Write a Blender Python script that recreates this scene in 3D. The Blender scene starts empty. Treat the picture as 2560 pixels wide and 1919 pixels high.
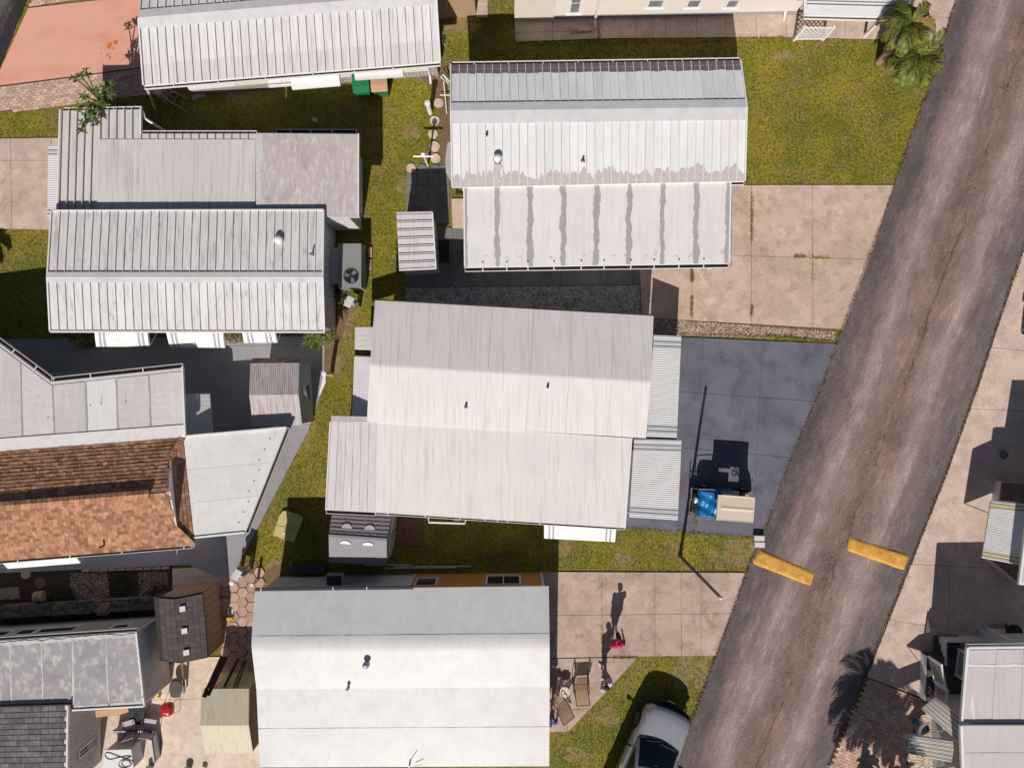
import bpy, bmesh, math, random
import numpy as np
from mathutils import Vector, Matrix
random.seed(7); RNG = np.random.default_rng(7)
V = Vector
SC = bpy.context.scene
COL = SC.collection
# ---------------------------------------------------------------- camera
F, H, CX, CY = 2000.0, 32.0, 1280.0, 959.5        # focal length in photo pixels, flying height, image centre
cam_d = bpy.data.cameras.new("camera"); cam = bpy.data.objects.new("camera", cam_d); COL.objects.link(cam)
cam_d.sensor_fit = 'HORIZONTAL'; cam_d.sensor_width = 36.0; cam_d.lens = F / 2560.0 * 36.0
cam_d.clip_start = 0.5; cam_d.clip_end = 600.0
cam.location = (0, 0, H); cam.rotation_euler = (0, 0, 0)
SC.camera = cam
# ---------------------------------------------------------------- sky and sun
SUN_EL = math.radians(42.4)
SHD = V((0.150, 0.9887, 0)).normalized()             # direction in which shadows fall
world = bpy.data.worlds.new("World"); SC.world = world; world.use_nodes = True
wn = world.node_tree.nodes; wl = world.node_tree.links; wn.clear()
sky = wn.new('ShaderNodeTexSky'); sky.sky_type = 'NISHITA'; sky.sun_disc = False
sky.sun_elevation = SUN_EL; sky.sun_rotation = math.atan2(-SHD.x, -SHD.y)
bg = wn.new('ShaderNodeBackground'); bg.inputs['Strength'].default_value = 0.05
wo = wn.new('ShaderNodeOutputWorld')
wl.new(sky.outputs[0], bg.inputs[0]); wl.new(bg.outputs[0], wo.inputs[0])
sun_d = bpy.data.lights.new("sun", 'SUN'); sun = bpy.data.objects.new("sun", sun_d); COL.objects.link(sun)
sun_d.energy = 5.0; sun_d.angle = math.radians(0.5); sun_d.color = (1.0, 0.94, 0.87)
light_dir = V((SHD.x*math.cos(SUN_EL), SHD.y*math.cos(SUN_EL), -math.sin(SUN_EL)))
sun.rotation_euler = light_dir.to_track_quat('-Z', 'Y').to_euler(); sun.location = (0, 0, 60)
SC.view_settings.view_transform = 'Standard'; SC.view_settings.look = 'None'
SC.view_settings.exposure = -0.18; SC.view_settings.gamma = 1.0
SC.view_settings.use_curve_mapping = False
# ---------------------------------------------------------------- pixel helpers
def P(px, py, z=0.0):
    return V(((px-CX)/F*(H-z), -(py-CY)/F*(H-z), z))
def PG(pts, z=0.0): return [P(x, y, z) for x, y in pts]
def lerp(a, b, t): return a + (b-a)*t
def onwall(px, py, A, B):
    """pixel on the vertical plane through A-B: distance along the wall and height"""
    d = V(((px-CX)/F, -(py-CY)/F)); ab = V((B.x-A.x, B.y-A.y)); L = ab.length; ab /= L
    n = V((-ab.y, ab.x)); a = V((A.x, A.y)); t = n.dot(a)/n.dot(d)
    return (d*t-a).dot(ab), H-t
# ---------------------------------------------------------------- mesh builder
ORG = {}
class MB:
    def __init__(s): s.v = []; s.f = []; s.m = []
    def add(s, vs, fs, mi=0):
        n = len(s.v); s.v += [tuple(v) for v in vs]
        for f in fs: s.f.append(tuple(i+n for i in f)); s.m.append(mi)
    def poly(s, pts, mi=0): s.add(pts, [tuple(range(len(pts)))], mi)
    def prism(s, top, thick=None, bottom=None, mi=0, nocap=False):
        n = len(top)
        if bottom is None: bottom = [V(p)-V((0, 0, thick)) for p in top]
        fs = [] if nocap else [tuple(range(n)), tuple(range(2*n-1, n-1, -1))]
        for i in range(n):
            j = (i+1) % n; fs.append((i, n+i, n+j, j))
        s.add(list(top)+list(bottom), fs, mi)
    def obox(s, o, ex, ey, ez, mi=0):
        o, ex, ey, ez = V(o), V(ex), V(ey), V(ez)
        vs = [o, o+ex, o+ex+ey, o+ey, o+ez, o+ex+ez, o+ex+ey+ez, o+ey+ez]
        s.add(vs, [(0, 3, 2, 1), (4, 5, 6, 7), (0, 1, 5, 4), (1, 2, 6, 5), (2, 3, 7, 6), (3, 0, 4, 7)], mi)
    def box(s, c, size, rz=0.0, mi=0):
        m = Matrix.Rotation(rz, 3, 'Z'); ex, ey, ez = (m@V((size[0], 0, 0)), m@V((0, size[1], 0)), V((0, 0, size[2])))
        s.obox(V(c)-ex/2-ey/2-ez/2, ex, ey, ez, mi)
    def bar(s, a, b, w, h, mi=0, up=V((0, 0, 1))):
        a, b = V(a), V(b); d = (b-a)
        side = d.cross(up)
        if side.length < 1e-6: side = d.cross(V((1, 0, 0)))
        side = side.normalized(); u = side.cross(d).normalized()
        s.obox(a-side*w/2-u*h/2, d, side*w, u*h, mi)
    def tube(s, pts, r, n=8, closed=False, mi=0):
        pts = [V(p) for p in pts]; N = len(pts)
        rs = r if isinstance(r, (list, tuple)) else [r]*N
        base = len(s.v); ref = None
        for i, p in enumerate(pts):
            if closed: t = pts[(i+1) % N]-pts[i-1]
            else: t = pts[min(i+1, N-1)]-pts[max(i-1, 0)]
            t = t.normalized() if t.length > 1e-9 else V((0, 0, 1))
            if ref is None: ref = V((0, 0, 1)) if abs(t.z) < 0.9 else V((1, 0, 0))
            a = t.cross(ref)
            if a.length < 1e-5: a = t.cross(V((0, 1, 0)))
            a.normalize(); b = t.cross(a).normalized(); ref = a.cross(t)
            for k in range(n):
                q = 2*math.pi*k/n; s.v.append(tuple(p+(a*math.cos(q)+b*math.sin(q))*rs[i]))
        rng = N if closed else N-1
        for i in range(rng):
            i2 = (i+1) % N
            for k in range(n):
                k2 = (k+1) % n
                s.f.append((base+i*n+k, base+i*n+k2, base+i2*n+k2, base+i2*n+k)); s.m.append(mi)
        if not closed:
            s.f.append(tuple(base+k for k in range(n-1, -1, -1))); s.m.append(mi)
            s.f.append(tuple(base+(N-1)*n+k for k in range(n))); s.m.append(mi)
    def lathe(s, c, prof, n=20, axis=None, mi=0):
        """prof: list of (radius, height) round a vertical axis at c"""
        c = V(c); q = (axis or V((0, 0, 1))).normalized().to_track_quat('Z', 'Y'); base = len(s.v)
        for r, h in prof:
            for k in range(n):
                a = 2*math.pi*k/n; s.v.append(tuple(c+q@V((r*math.cos(a), r*math.sin(a), h))))
        for i in range(len(prof)-1):
            for k in range(n):
                k2 = (k+1) % n
                s.f.append((base+i*n+k, base+i*n+k2, base+(i+1)*n+k2, base+(i+1)*n+k)); s.m.append(mi)
        s.f.append(tuple(base+k for k in range(n-1, -1, -1))); s.m.append(mi)
        e = base+(len(prof)-1)*n; s.f.append(tuple(e+k for k in range(n))); s.m.append(mi)
    def ball(s, c, r, nu=12, nv=8, sc=(1, 1, 1), rot=None, mi=0):
        c = V(c); base = len(s.v)
        for j in range(nv+1):
            th = math.pi*j/nv
            for k in range(nu):
                a = 2*math.pi*k/nu
                p = V((r*sc[0]*math.sin(th)*math.cos(a), r*sc[1]*math.sin(th)*math.sin(a), r*sc[2]*math.cos(th)))
                if rot is not None: p = rot@p
                s.v.append(tuple(c+p))
        for j in range(nv):
            for k in range(nu):
                k2 = (k+1) % nu
                s.f.append((base+j*nu+k, base+(j+1)*nu+k, base+(j+1)*nu+k2, base+j*nu+k2)); s.m.append(mi)
    def build(s, name, mats, parent=None, smooth=False, org=None):
        if org is None: org = ORG.get(parent.name, V((0, 0, 0))) if parent else V((0, 0, 0))
        me = bpy.data.meshes.new(name)
        vs = np.array(s.v, dtype=np.float64)-np.array(org)
        me.from_pydata(vs.tolist(), [], s.f)
        if not isinstance(mats, (list, tuple)): mats = [mats]
        for m in mats: me.materials.append(m)
        if len(mats) > 1: me.polygons.foreach_set('material_index', s.m)
        if smooth: me.polygons.foreach_set('use_smooth', [True]*len(me.polygons))
        o = bpy.data.objects.new(name, me); COL.objects.link(o)
        if parent: o.parent = parent
        else: o.location = org
        ORG[o.name] = V(org)
        return o
def tag(o, label=None, cat=None, group=None, kind=None):
    if label: o['label'] = label
    if cat: o['category'] = cat
    if group: o['group'] = group
    if kind: o['kind'] = kind
    return o
def thing(name, label, cat, loc, group=None):
    o = bpy.data.objects.new(name, None); COL.objects.link(o); o.location = loc; o.empty_display_size = 0.3
    ORG[o.name] = V(loc); return tag(o, label, cat, group)
def place(name, src, parent, loc, rz=0.0, scale=None, mat=None):
    """another object that shares the mesh of src (mesh built round 0,0,0)"""
    o = bpy.data.objects.new(name, src); COL.objects.link(o); o.parent = parent
    o.location = V(loc)-ORG.get(parent.name, V((0, 0, 0))); o.rotation_euler = (0, 0, rz)
    if scale: o.scale = scale
    ORG[o.name] = V(loc)
    if mat: o.material_slots[0].link = 'OBJECT'; o.material_slots[0].material = mat
    return o
def mesh_of(mb, name, mats):
    me = bpy.data.meshes.new(name); me.from_pydata(mb.v, [], mb.f)
    for m in (mats if isinstance(mats, (list, tuple)) else [mats]): me.materials.append(m)
    return me
def np_mesh(name, verts, faces, mat, k=3):
    """fast mesh from arrays; faces of k corners"""
    me = bpy.data.meshes.new(name); nv, nf = len(verts), len(faces)
    me.vertices.add(nv); me.vertices.foreach_set('co', np.ascontiguousarray(verts, dtype=np.float32).ravel())
    me.loops.add(nf*k); me.loops.foreach_set('vertex_index', np.ascontiguousarray(faces, dtype=np.int32).ravel())
    me.polygons.add(nf); me.polygons.foreach_set('loop_start', np.arange(0, nf*k, k, dtype=np.int32))
    me.update(); me.validate(); me.materials.append(mat); return me
# ---------------------------------------------------------------- materials
def _new(name):
    m = bpy.data.materials.new(name); m.use_nodes = True; nt = m.node_tree
    return m, nt.nodes, nt.links, nt.nodes['Principled BSDF']
def _mix(n, l, fac, a, b, mode='MIX'):
    x = n.new('ShaderNodeMix'); x.data_type = 'RGBA'; x.blend_type = mode
    for sock, val in ((0, fac), (6, a), (7, b)):
        if hasattr(val, 'links'): l.new(val, x.inputs[sock])
        elif sock == 0: x.inputs[0].default_value = val
        else: x.inputs[sock].default_value = (*val[:3], 1)
    return x.outputs[2]
def _noise(n, l, vec, scale, stretch=(1, 1, 1), detail=5, lo=0.4, hi=0.65, rough=0.6, off=0):
    mp = n.new('ShaderNodeMapping'); mp.inputs['Scale'].default_value = stretch; mp.inputs['Location'].default_value = (off, off*1.7, off*.3)
    l.new(vec, mp.inputs[0])
    t = n.new('ShaderNodeTexNoise'); t.inputs['Scale'].default_value = scale; t.inputs['Detail'].default_value = detail
    t.inputs['Roughness'].default_value = rough; l.new(mp.outputs[0], t.inputs['Vector'])
    r = n.new('ShaderNodeMapRange'); r.inputs[1].default_value = lo; r.inputs[2].default_value = hi
    l.new(t.outputs['Fac'], r.inputs[0]); return r.outputs[0]
def MAT(name, c1, layers=(), rnd=0.0, rough=0.75, metal=0.0, bump=0.0, bscale=40, bstretch=(1, 1, 1), spec=0.35, island=0.0, coat=0.0):
    """layers: (colour, strength, scale, stretch, lo, hi) noise masks laid over c1"""
    m, n, l, b = _new(name)
    tc = n.new('ShaderNodeTexCoord'); geo = n.new('ShaderNodeNewGeometry'); vec = geo.outputs['Position']
    col = n.new('ShaderNodeRGB'); col.outputs[0].default_value = (*c1, 1); c = col.outputs[0]
    for i, (cc, st, sc, stt, lo, hi) in enumerate(layers):
        f = _noise(n, l, vec, sc, stt, 5, lo, hi, off=3.1*i)
        mu = n.new('ShaderNodeMath'); mu.operation = 'MULTIPLY'; l.new(f, mu.inputs[0]); mu.inputs[1].default_value = st
        c = _mix(n, l, mu.outputs[0], c, cc)
    if rnd > 0 or island > 0:
        oi = n.new('ShaderNodeObjectInfo')
        r = n.new('ShaderNodeMapRange'); a = rnd or island
        r.inputs[3].default_value = 1-a; r.inputs[4].default_value = 1+a
        l.new(oi.outputs['Random'] if rnd > 0 else geo.outputs['Random Per Island'], r.inputs[0])
        hs = n.new('ShaderNodeHueSaturation'); l.new(r.outputs[0], hs.inputs['Value']); l.new(c, hs.inputs['Color']); c = hs.outputs[0]
    l.new(c, b.inputs['Base Color']); b.inputs['Roughness'].default_value = rough; b.inputs['Metallic'].default_value = metal
    b.inputs['Specular IOR Level'].default_value = spec; b.inputs['Coat Weight'].default_value = coat
    if bump > 0:
        f = _noise(n, l, vec, bscale, bstretch, 4, 0, 1)
        bp = n.new('ShaderNodeBump'); bp.inputs['Strength'].default_value = bump; bp.inputs['Distance'].default_value = 0.02
        l.new(f, bp.inputs['Height']); l.new(bp.outputs[0], b.inputs['Normal'])
    return m
# ---------------------------------------------------------------- the materials of the place
ST = (14, 0.7, 1)          # streaks that run north-south
def grass_mat(name, blade):
    m, n, l, b = _new(name); geo = n.new('ShaderNodeNewGeometry'); vec = geo.outputs['Position']
    f1 = _noise(n, l, vec, 0.55, (1, 1, 1), 6, 0.38, 0.66)
    f2 = _noise(n, l, vec, 1.1, (1, 1, 1), 8, 0.49, 0.66, off=5, rough=.7)
    f3 = _noise(n, l, vec, 11.0, (1, 1, 1), 3, 0.46, 0.66, off=9); f4 = _noise(n, l, vec, 13.0, (1, 1, 1), 3, 0.52, 0.70, off=13)
    c = _mix(n, l, f1, (0.175, 0.195, 0.014), (0.385, 0.31, 0.026))
    mu = n.new('ShaderNodeMath'); mu.operation = 'MULTIPLY'; l.new(f2, mu.inputs[0]); mu.inputs[1].default_value = 0.85
    c = _mix(n, l, mu.outputs[0], c, (0.33, 0.215, 0.095))
    mu = n.new('ShaderNodeMath'); mu.operation = 'MULTIPLY'; l.new(f3, mu.inputs[0]); mu.inputs[1].default_value = 0.8
    c = _mix(n, l, mu.outputs[0], c, (0.06, 0.072, 0.010))
    mu = n.new('ShaderNodeMath'); mu.operation = 'MULTIPLY'; l.new(f4, mu.inputs[0]); mu.inputs[1].default_value = 0.65
    c = _mix(n, l, mu.outputs[0], c, (0.46, 0.40, 0.12))
    if blade:
        r = n.new('ShaderNodeMapRange'); r.inputs[3].default_value = 0.55; r.inputs[4].default_value = 1.75
        l.new(geo.outputs['Random Per Island'], r.inputs[0])
        hs = n.new('ShaderNodeHueSaturation'); l.new(r.outputs[0], hs.inputs['Value']); l.new(c, hs.inputs['Color']); c = hs.outputs[0]
    else:
        c = _mix(n, l, 0.3, c, (0.08, 0.068, 0.022))
    l.new(c, b.inputs['Base Color']); b.inputs['Roughness'].default_value = 0.7; b.inputs['Specular IOR Level'].default_value = 0.2
    return m
M_GROUND = grass_mat("lawn_soil", False); M_BLADE = grass_mat("grass_blade", True)
def asphalt_mat(name, stops):
    m, n, l, b = _new(name); uv = n.new('ShaderNodeUVMap'); geo = n.new('ShaderNodeNewGeometry'); vec = geo.outputs['Position']
    sep = n.new('ShaderNodeSeparateXYZ'); l.new(uv.outputs[0], sep.inputs[0])
    w = _noise(n, l, uv.outputs[0], 1.0, (7, 0.22, 1), 9, 0.0, 1.0, rough=0.72)
    a = n.new('ShaderNodeMath'); a.operation = 'MULTIPLY_ADD'; l.new(w, a.inputs[0]); a.inputs[1].default_value = 0.40
    a2 = n.new('ShaderNodeMath'); a2.operation = 'SUBTRACT'; l.new(sep.outputs[0], a2.inputs[0]); a2.inputs[1].default_value = 0.20
    l.new(a2.outputs[0], a.inputs[2])
    cr = n.new('ShaderNodeValToRGB'); l.new(a.outputs[0], cr.inputs[0]); e = cr.color_ramp.elements
    e[0].position, e[0].color = stops[0][0], (*stops[0][1], 1); e[1].position, e[1].color = stops[-1][0], (*stops[-1][1], 1)
    for p, c in stops[1:-1]: q = e.new(p); q.color = (*c, 1)
    c = cr.outputs[0]
    p1 = _noise(n, l, vec, 1.1, (1, 1, 1), 8, 0.38, 0.66, off=2, rough=.7); c = _mix(n, l, p1, c, _mix(n, l, 1.0, c, (1.28, 1.22, 1.22), 'MULTIPLY'))
    p2 = _noise(n, l, uv.outputs[0], 1.0, (8, 0.55, 1), 8, 0.36, 0.66, off=4, rough=.75); c = _mix(n, l, p2, _mix(n, l, 1.0, c, (0.78, 0.775, 0.775), 'MULTIPLY'), _mix(n, l, 1.0, c, (1.22, 1.2, 1.19), 'MULTIPLY'))
    p3 = _noise(n, l, uv.outputs[0], 1.0, (30, 1.0, 1), 6, 0.52, 0.72, off=8, rough=.7); c = _mix(n, l, p3, c, _mix(n, l, 1.0, c, (1.45, 1.42, 1.42), 'MULTIPLY'))
    g = _noise(n, l, vec, 17, (1, 1, 1), 4, 0.34, 0.68, rough=0.85); c = _mix(n, l, g, _mix(n, l, 1.0, c, (0.62, 0.62, 0.63), 'MULTIPLY'), _mix(n, l, 1.0, c, (1.4, 1.38, 1.36), 'MULTIPLY'))
    vo = n.new('ShaderNodeTexVoronoi'); vo.feature = 'DISTANCE_TO_EDGE'; vo.inputs['Scale'].default_value = 5.0
    wv = n.new('ShaderNodeVectorMath'); wv.operation = 'ADD'; l.new(vec, wv.inputs[0])
    nz = n.new('ShaderNodeTexNoise'); nz.inputs['Scale'].default_value = 4; l.new(vec, nz.inputs['Vector']); l.new(nz.outputs['Color'], wv.inputs[1]); l.new(wv.outputs[0], vo.inputs['Vector'])
    r = n.new('ShaderNodeMapRange'); r.inputs[1].default_value = 0.02; r.inputs[2].default_value = 0.07; r.inputs[3].default_value = 1; r.inputs[4].default_value = 0
    l.new(vo.outputs['Distance'], r.inputs[0])
    band = n.new('ShaderNodeValToRGB'); l.new(a.outputs[0], band.inputs[0]); be = band.color_ramp.elements
    be[0].position, be[0].color = 0.40, (0, 0, 0, 1); be[1].position, be[1].color = 0.66, (0, 0, 0, 1); q = be.new(0.53); q.color = (1, 1, 1, 1)
    pm = _noise(n, l, vec, 0.7, (1, 1, 1), 4, 0.42, 0.62, off=7)
    mm = n.new('ShaderNodeMath'); mm.operation = 'MULTIPLY'; l.new(r.outputs[0], mm.inputs[0]); l.new(band.outputs[0], mm.inputs[1])
    m2 = n.new('ShaderNodeMath'); m2.operation = 'MULTIPLY'; l.new(mm.outputs[0], m2.inputs[0]); l.new(pm, m2.inputs[1])
    c = _mix(n, l, m2.outputs[0], c, (0.03, 0.022, 0.02))
    wob = _noise(n, l, uv.outputs[0], 1.0, (2, 0.9, 1), 7, 0.0, 1.0, off=11, rough=.7)
    ln = n.new('ShaderNodeMath'); ln.operation = 'MULTIPLY_ADD'; l.new(wob, ln.inputs[0]); ln.inputs[1].default_value = 0.10; l.new(sep.outputs[0], ln.inputs[2])
    ab = n.new('ShaderNodeMath'); ab.operation = 'SUBTRACT'; l.new(ln.outputs[0], ab.inputs[0]); ab.inputs[1].default_value = 0.585
    ab2 = n.new('ShaderNodeMath'); ab2.operation = 'ABSOLUTE'; l.new(ab.outputs[0], ab2.inputs[0])
    cm = n.new('ShaderNodeMapRange'); cm.inputs[1].default_value = 0.0015; cm.inputs[2].default_value = 0.0065; cm.inputs[3].default_value = 0.75; cm.inputs[4].default_value = 0; l.new(ab2.outputs[0], cm.inputs[0])
    br = _noise(n, l, uv.outputs[0], 1.0, (1, 0.8, 1), 4, 0.44, 0.58, off=17); cmm = n.new('ShaderNodeMath'); cmm.operation = 'MULTIPLY'; l.new(cm.outputs[0], cmm.inputs[0]); l.new(br, cmm.inputs[1])
    c = _mix(n, l, cmm.outputs[0], c, (0.035, 0.025, 0.022))
    l.new(c, b.inputs['Base Color']); b.inputs['Roughness'].default_value = 0.85; b.inputs['Specular IOR Level'].default_value = 0.25
    bp = n.new('ShaderNodeBump'); bp.inputs['Strength'].default_value = 0.35; bp.inputs['Distance'].default_value = 0.01; l.new(g, bp.inputs['Height']); l.new(bp.outputs[0], b.inputs['Normal'])
    return m
M_ROAD = asphalt_mat("asphalt", [(0.0, (0.102, 0.087, 0.089)), (0.08, (0.100, 0.084, 0.085)), (0.19, (0.185, 0.142, 0.134)), (0.29, (0.284, 0.222, 0.213)),
    (0.38, (0.211, 0.156, 0.144)), (0.50, (0.185, 0.132, 0.115)), (0.60, (0.204, 0.149, 0.134)), (0.73, (0.294, 0.232, 0.222)), (0.81, (0.198, 0.150, 0.144)), (0.92, (0.125, 0.106, 0.106)), (1.0, (0.128, 0.114, 0.116))])
M_ROAD2 = asphalt_mat("asphalt_side_road", [(0.0, (0.15, 0.12, 0.11)), (0.6, (0.11, 0.10, 0.09)), (0.84, (0.10, 0.09, 0.085)), (0.90, (0.03, 0.028, 0.032)), (1.0, (0.028, 0.026, 0.03))])
def conc(name, c, stain, rnd=0.06, st=0.6, bump=0.08):
    d = tuple(x*0.80 for x in c); lt = tuple(min(1, x*1.18) for x in c)
    return MAT(name, c, [(stain, st, 0.5, (1, 1, 1), 0.47, 0.66), (lt, 0.9, 0.8, (1, 1, 1), 0.48, 0.64), (d, 0.9, 2.4, (1, 1, 1), 0.45, 0.63), (stain, st*.85, 1.5, (1, 1, 1), 0.56, 0.67), (stain, .5, 6, (1, 1, 1), 0.60, 0.70), (lt, 0.5, 14, (1, 1, 1), 0.47, 0.68)], rnd=rnd, rough=0.85, bump=bump, bscale=70)
M_CONC = conc("tan_concrete", (0.545, 0.405, 0.325), (0.30, 0.20, 0.14))
M_CONC_W = conc("warm_concrete", (0.545, 0.42, 0.345), (0.33, 0.235, 0.185), st=0.6)
M_CONC_D = conc("driveway_concrete", (0.475, 0.35, 0.285), (0.24, 0.165, 0.12), st=0.75)
M_CONC_R = conc("pale_concrete", (0.58, 0.445, 0.37), (0.36, 0.265, 0.215), st=0.55)
M_CONC_G = conc("old_walk_concrete", (0.40, 0.29, 0.25), (0.17, 0.115, 0.09), st=0.8)
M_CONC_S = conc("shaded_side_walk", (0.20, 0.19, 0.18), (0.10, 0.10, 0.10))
M_CONC_B = conc("cream_patio_concrete", (0.62, 0.51, 0.42), (0.45, 0.34, 0.27), st=0.4)
M_BLUE = MAT("slate_blue_floor_paint", (0.128, 0.127, 0.158), [((0.18, 0.18, 0.24), 0.75, 0.5, (1, 1, 1), 0.45, 0.7), ((0.085, 0.083, 0.10), 0.8, 1.2, (1, 1, 1), 0.45, 0.66), ((0.27, 0.26, 0.28), 0.6, 3.5, (3, .7, 1), 0.66, 0.74), ((0.17, 0.165, 0.19), 0.6, 10, (1, 1, 1), 0.5, 0.75)], rnd=0.05, rough=0.6, bump=0.06, bscale=60)
M_GREYP = MAT("grey_floor_paint", (0.30, 0.295, 0.31), [((0.20, 0.195, 0.21), 0.6, 0.8, (1, 1, 1), 0.5, 0.72), ((0.37, 0.36, 0.37), 0.5, 6, (1, 1, 1), 0.5, 0.72)], rnd=0.05, rough=0.6, bump=0.05, bscale=60)
M_DGREYP = MAT("dark_grey_floor_paint", (0.115, 0.118, 0.145), [((0.08, 0.08, 0.10), 0.6, 0.9, (1, 1, 1), 0.5, 0.72)], rnd=0.06, rough=0.6)
M_SALMON = MAT("salmon_floor_paint", (0.70, 0.375, 0.28), [((0.62, 0.25, 0.165), 0.55, 0.9, (0.6, 1.4, 1), 0.48, 0.7), ((0.80, 0.36, 0.25), 0.6, 2.5, (1, 1, 1), 0.5, 0.75), ((0.50, 0.19, 0.12), 0.5, 16, (1, 1, 1), 0.66, 0.78)], rough=0.6, bump=0.04, bscale=70)
M_RUST = MAT("rust_stain", (0.62, 0.17, 0.03), [((0.42, 0.10, 0.02), 0.6, 20, (1, 1, 1), 0.45, 0.7)], rough=0.9)
M_PAVER = MAT("pink_paver", (0.57, 0.365, 0.285), [((0.64, 0.49, 0.41), 0.7, 4, (1, 1, 1), 0.45, 0.6), ((0.32, 0.20, 0.165), 0.5, 9, (1, 1, 1), 0.5, 0.7)], rnd=0.22, rough=0.9, bump=0.15, bscale=60)
M_HEX = MAT("terracotta_hexagon_paver", (0.47, 0.315, 0.25), [((0.34, 0.225, 0.185), 0.6, 5, (1, 1, 1), 0.45, 0.65)], rnd=0.18, rough=0.9, bump=0.1, bscale=60)
M_JOINT = MAT("joint_dirt", (0.13, 0.092, 0.065), [((0.16, 0.10, 0.05), 0.8, 6, (1, 1, 1), 0.45, 0.6)], rough=1.0)
M_SOIL = MAT("mulch_soil", (0.19, 0.115, 0.075), [((0.30, 0.19, 0.12), 0.8, 14, (1, 1, 1), 0.45, 0.65), ((0.08, 0.05, 0.03), 0.7, 30, (1, 1, 1), 0.45, 0.65), ((0.12, 0.12, 0.02), 0.6, 2, (1, 1, 1), 0.5, 0.65)], rough=1.0, bump=0.4, bscale=40)
M_THATCH = MAT("dry_thatch", (0.26, 0.19, 0.085), [((0.34, 0.235, 0.12), 0.8, 5, (1, 1, 1), 0.45, 0.62), ((0.12, 0.12, 0.03), 0.8, 8, (1, 1, 1), 0.48, 0.62)], rough=1.0, bump=0.4, bscale=40)
M_DSOIL = MAT("dark_garden_soil", (0.055, 0.043, 0.035), [((0.11, 0.08, 0.06), 0.8, 10, (1, 1, 1), 0.5, 0.65)], rough=1.0, bump=0.4, bscale=40)
def pebble(name, c, v=0.5): return MAT(name, c, [((c[0]*.6, c[1]*.5, c[2]*.45), 0.7, 3, (1, 1, 1), 0.45, 0.65)], island=v, rough=0.85)
M_PEBW = pebble("white_gravel_stone", (0.58, 0.46, 0.38), 0.45); M_PEBD = pebble("grey_gravel_stone", (0.52, 0.50, 0.48), 0.65); M_PEBP = pebble("pink_gravel_stone", (0.46, 0.33, 0.27), 0.5)
M_PEBK = pebble("pale_shell_stone", (0.72, 0.62, 0.52), 0.35)
M_YELLOW = MAT("worn_yellow_road_paint", (0.66, 0.34, 0.05), [((0.50, 0.24, 0.04), 0.8, 2.2, (1, 1, 1), 0.42, 0.62), ((0.74, 0.48, 0.16), 0.7, 5, (1, 1, 1), 0.5, 0.66), ((0.34, 0.19, 0.07), 0.6, 4, (2.5, .8, 1), 0.58, 0.70), ((0.16, 0.10, 0.06), 0.8, 12, (1, 1, 1), 0.66, 0.70)], rough=0.85, bump=0.25, bscale=25)
# ---- roofs and walls
def roofmat(name, c, dirt, d=0.6, streak=ST, rnd=0.05, patch=None, metal=0.0, rough=0.55):
    ly = [(dirt, d, 1.0, streak, 0.50, 0.72), (tuple(x*.86 for x in c), 0.6, 0.9, (1, 1, 1), 0.45, 0.7), (tuple(x*.9 for x in c), 0.7, 1.6, (streak[0]*2, streak[1], 1), 0.45, 0.65)]
    if patch: ly.append(patch)
    return MAT(name, c, ly, rnd=rnd, rough=rough, metal=metal, bump=0.03, bscale=12, bstretch=streak)
M_PAN_A = roofmat("white_pan_metal_streaked", (0.71, 0.685, 0.69), (0.30, 0.27, 0.28), 0.7)
M_PAN_A2 = roofmat("lower_lap_pan_metal", (0.645, 0.605, 0.61), (0.33, 0.28, 0.29), 0.75)
M_PAN_B = roofmat("clean_white_pan_metal", (0.745, 0.745, 0.75), (0.55, 0.53, 0.54), 0.5)
M_PAN_BN = roofmat("grey_white_pan_metal", (0.72, 0.72, 0.74), (0.42, 0.40, 0.43), 0.6)
M_PAN_E = roofmat("chalky_pan_metal", (0.70, 0.675, 0.67), (0.38, 0.37, 0.38), 0.9, (6, 0.7, 1), patch=((0.30, 0.30, 0.31), 0.55, 2.0, (4, 0.8, 1), 0.57, 0.67))
M_PEEL = MAT("bare_weathered_metal", (0.55, 0.485, 0.47), [((0.34, 0.28, 0.28), 0.7, 6, (8, 1, 1), 0.45, 0.65), ((0.52, 0.45, 0.43), 0.6, 10, (6, 1, 1), 0.5, 0.7)], rough=0.6)
M_PEELD = MAT("dark_bare_metal", (0.145, 0.105, 0.115), [((0.26, 0.19, 0.20), 0.7, 5, (8, 1, 1), 0.45, 0.65), ((0.07, 0.05, 0.06), 0.6, 8, (8, 1, 1), 0.5, 0.7)], rough=0.6)
M_CAP = roofmat("ridge_cap_metal", (0.62, 0.61, 0.625), (0.42, 0.40, 0.42), 0.6, (2, 2, 1))
M_MEMB_C = roofmat("pale_pink_roof_membrane", (0.725, 0.675, 0.66), (0.40, 0.33, 0.31), 0.55, (11, 0.45, 1), rnd=0.01)
M_MEMB_B = roofmat("cream_roof_coating", (0.72, 0.685, 0.665), (0.56, 0.51, 0.49), 0.6, (9, 0.5, 1), rnd=0.03)
M_MEMB_E = roofmat("stained_roof_membrane", (0.64, 0.60, 0.585), (0.30, 0.28, 0.28), 0.75, (10, 0.5, 1), rnd=0.04)
M_MEMB_E2 = roofmat("mottled_pink_membrane", (0.53, 0.46, 0.45), (0.30, 0.25, 0.25), 0.7, (3, 1.2, 1), rnd=0.02, patch=((0.66, 0.62, 0.61), 0.8, 3, (2.4, 0.9, 1), 0.5, 0.68))
M_MEMB_D = roofmat("bright_white_membrane", (0.685, 0.682, 0.675), (0.58, 0.56, 0.54), 0.7, (1.5, 1.5, 1), rnd=0.0, rough=0.42)
M_MEMB_G = roofmat("grey_fibreglass_panel", (0.60, 0.56, 0.56), (0.42, 0.38, 0.38), 0.6, (1.2, 12, 1), rnd=0.06, patch=((0.64, 0.62, 0.62), 0.7, 1.2, (4, .6, 1), 0.5, 0.7))
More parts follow.
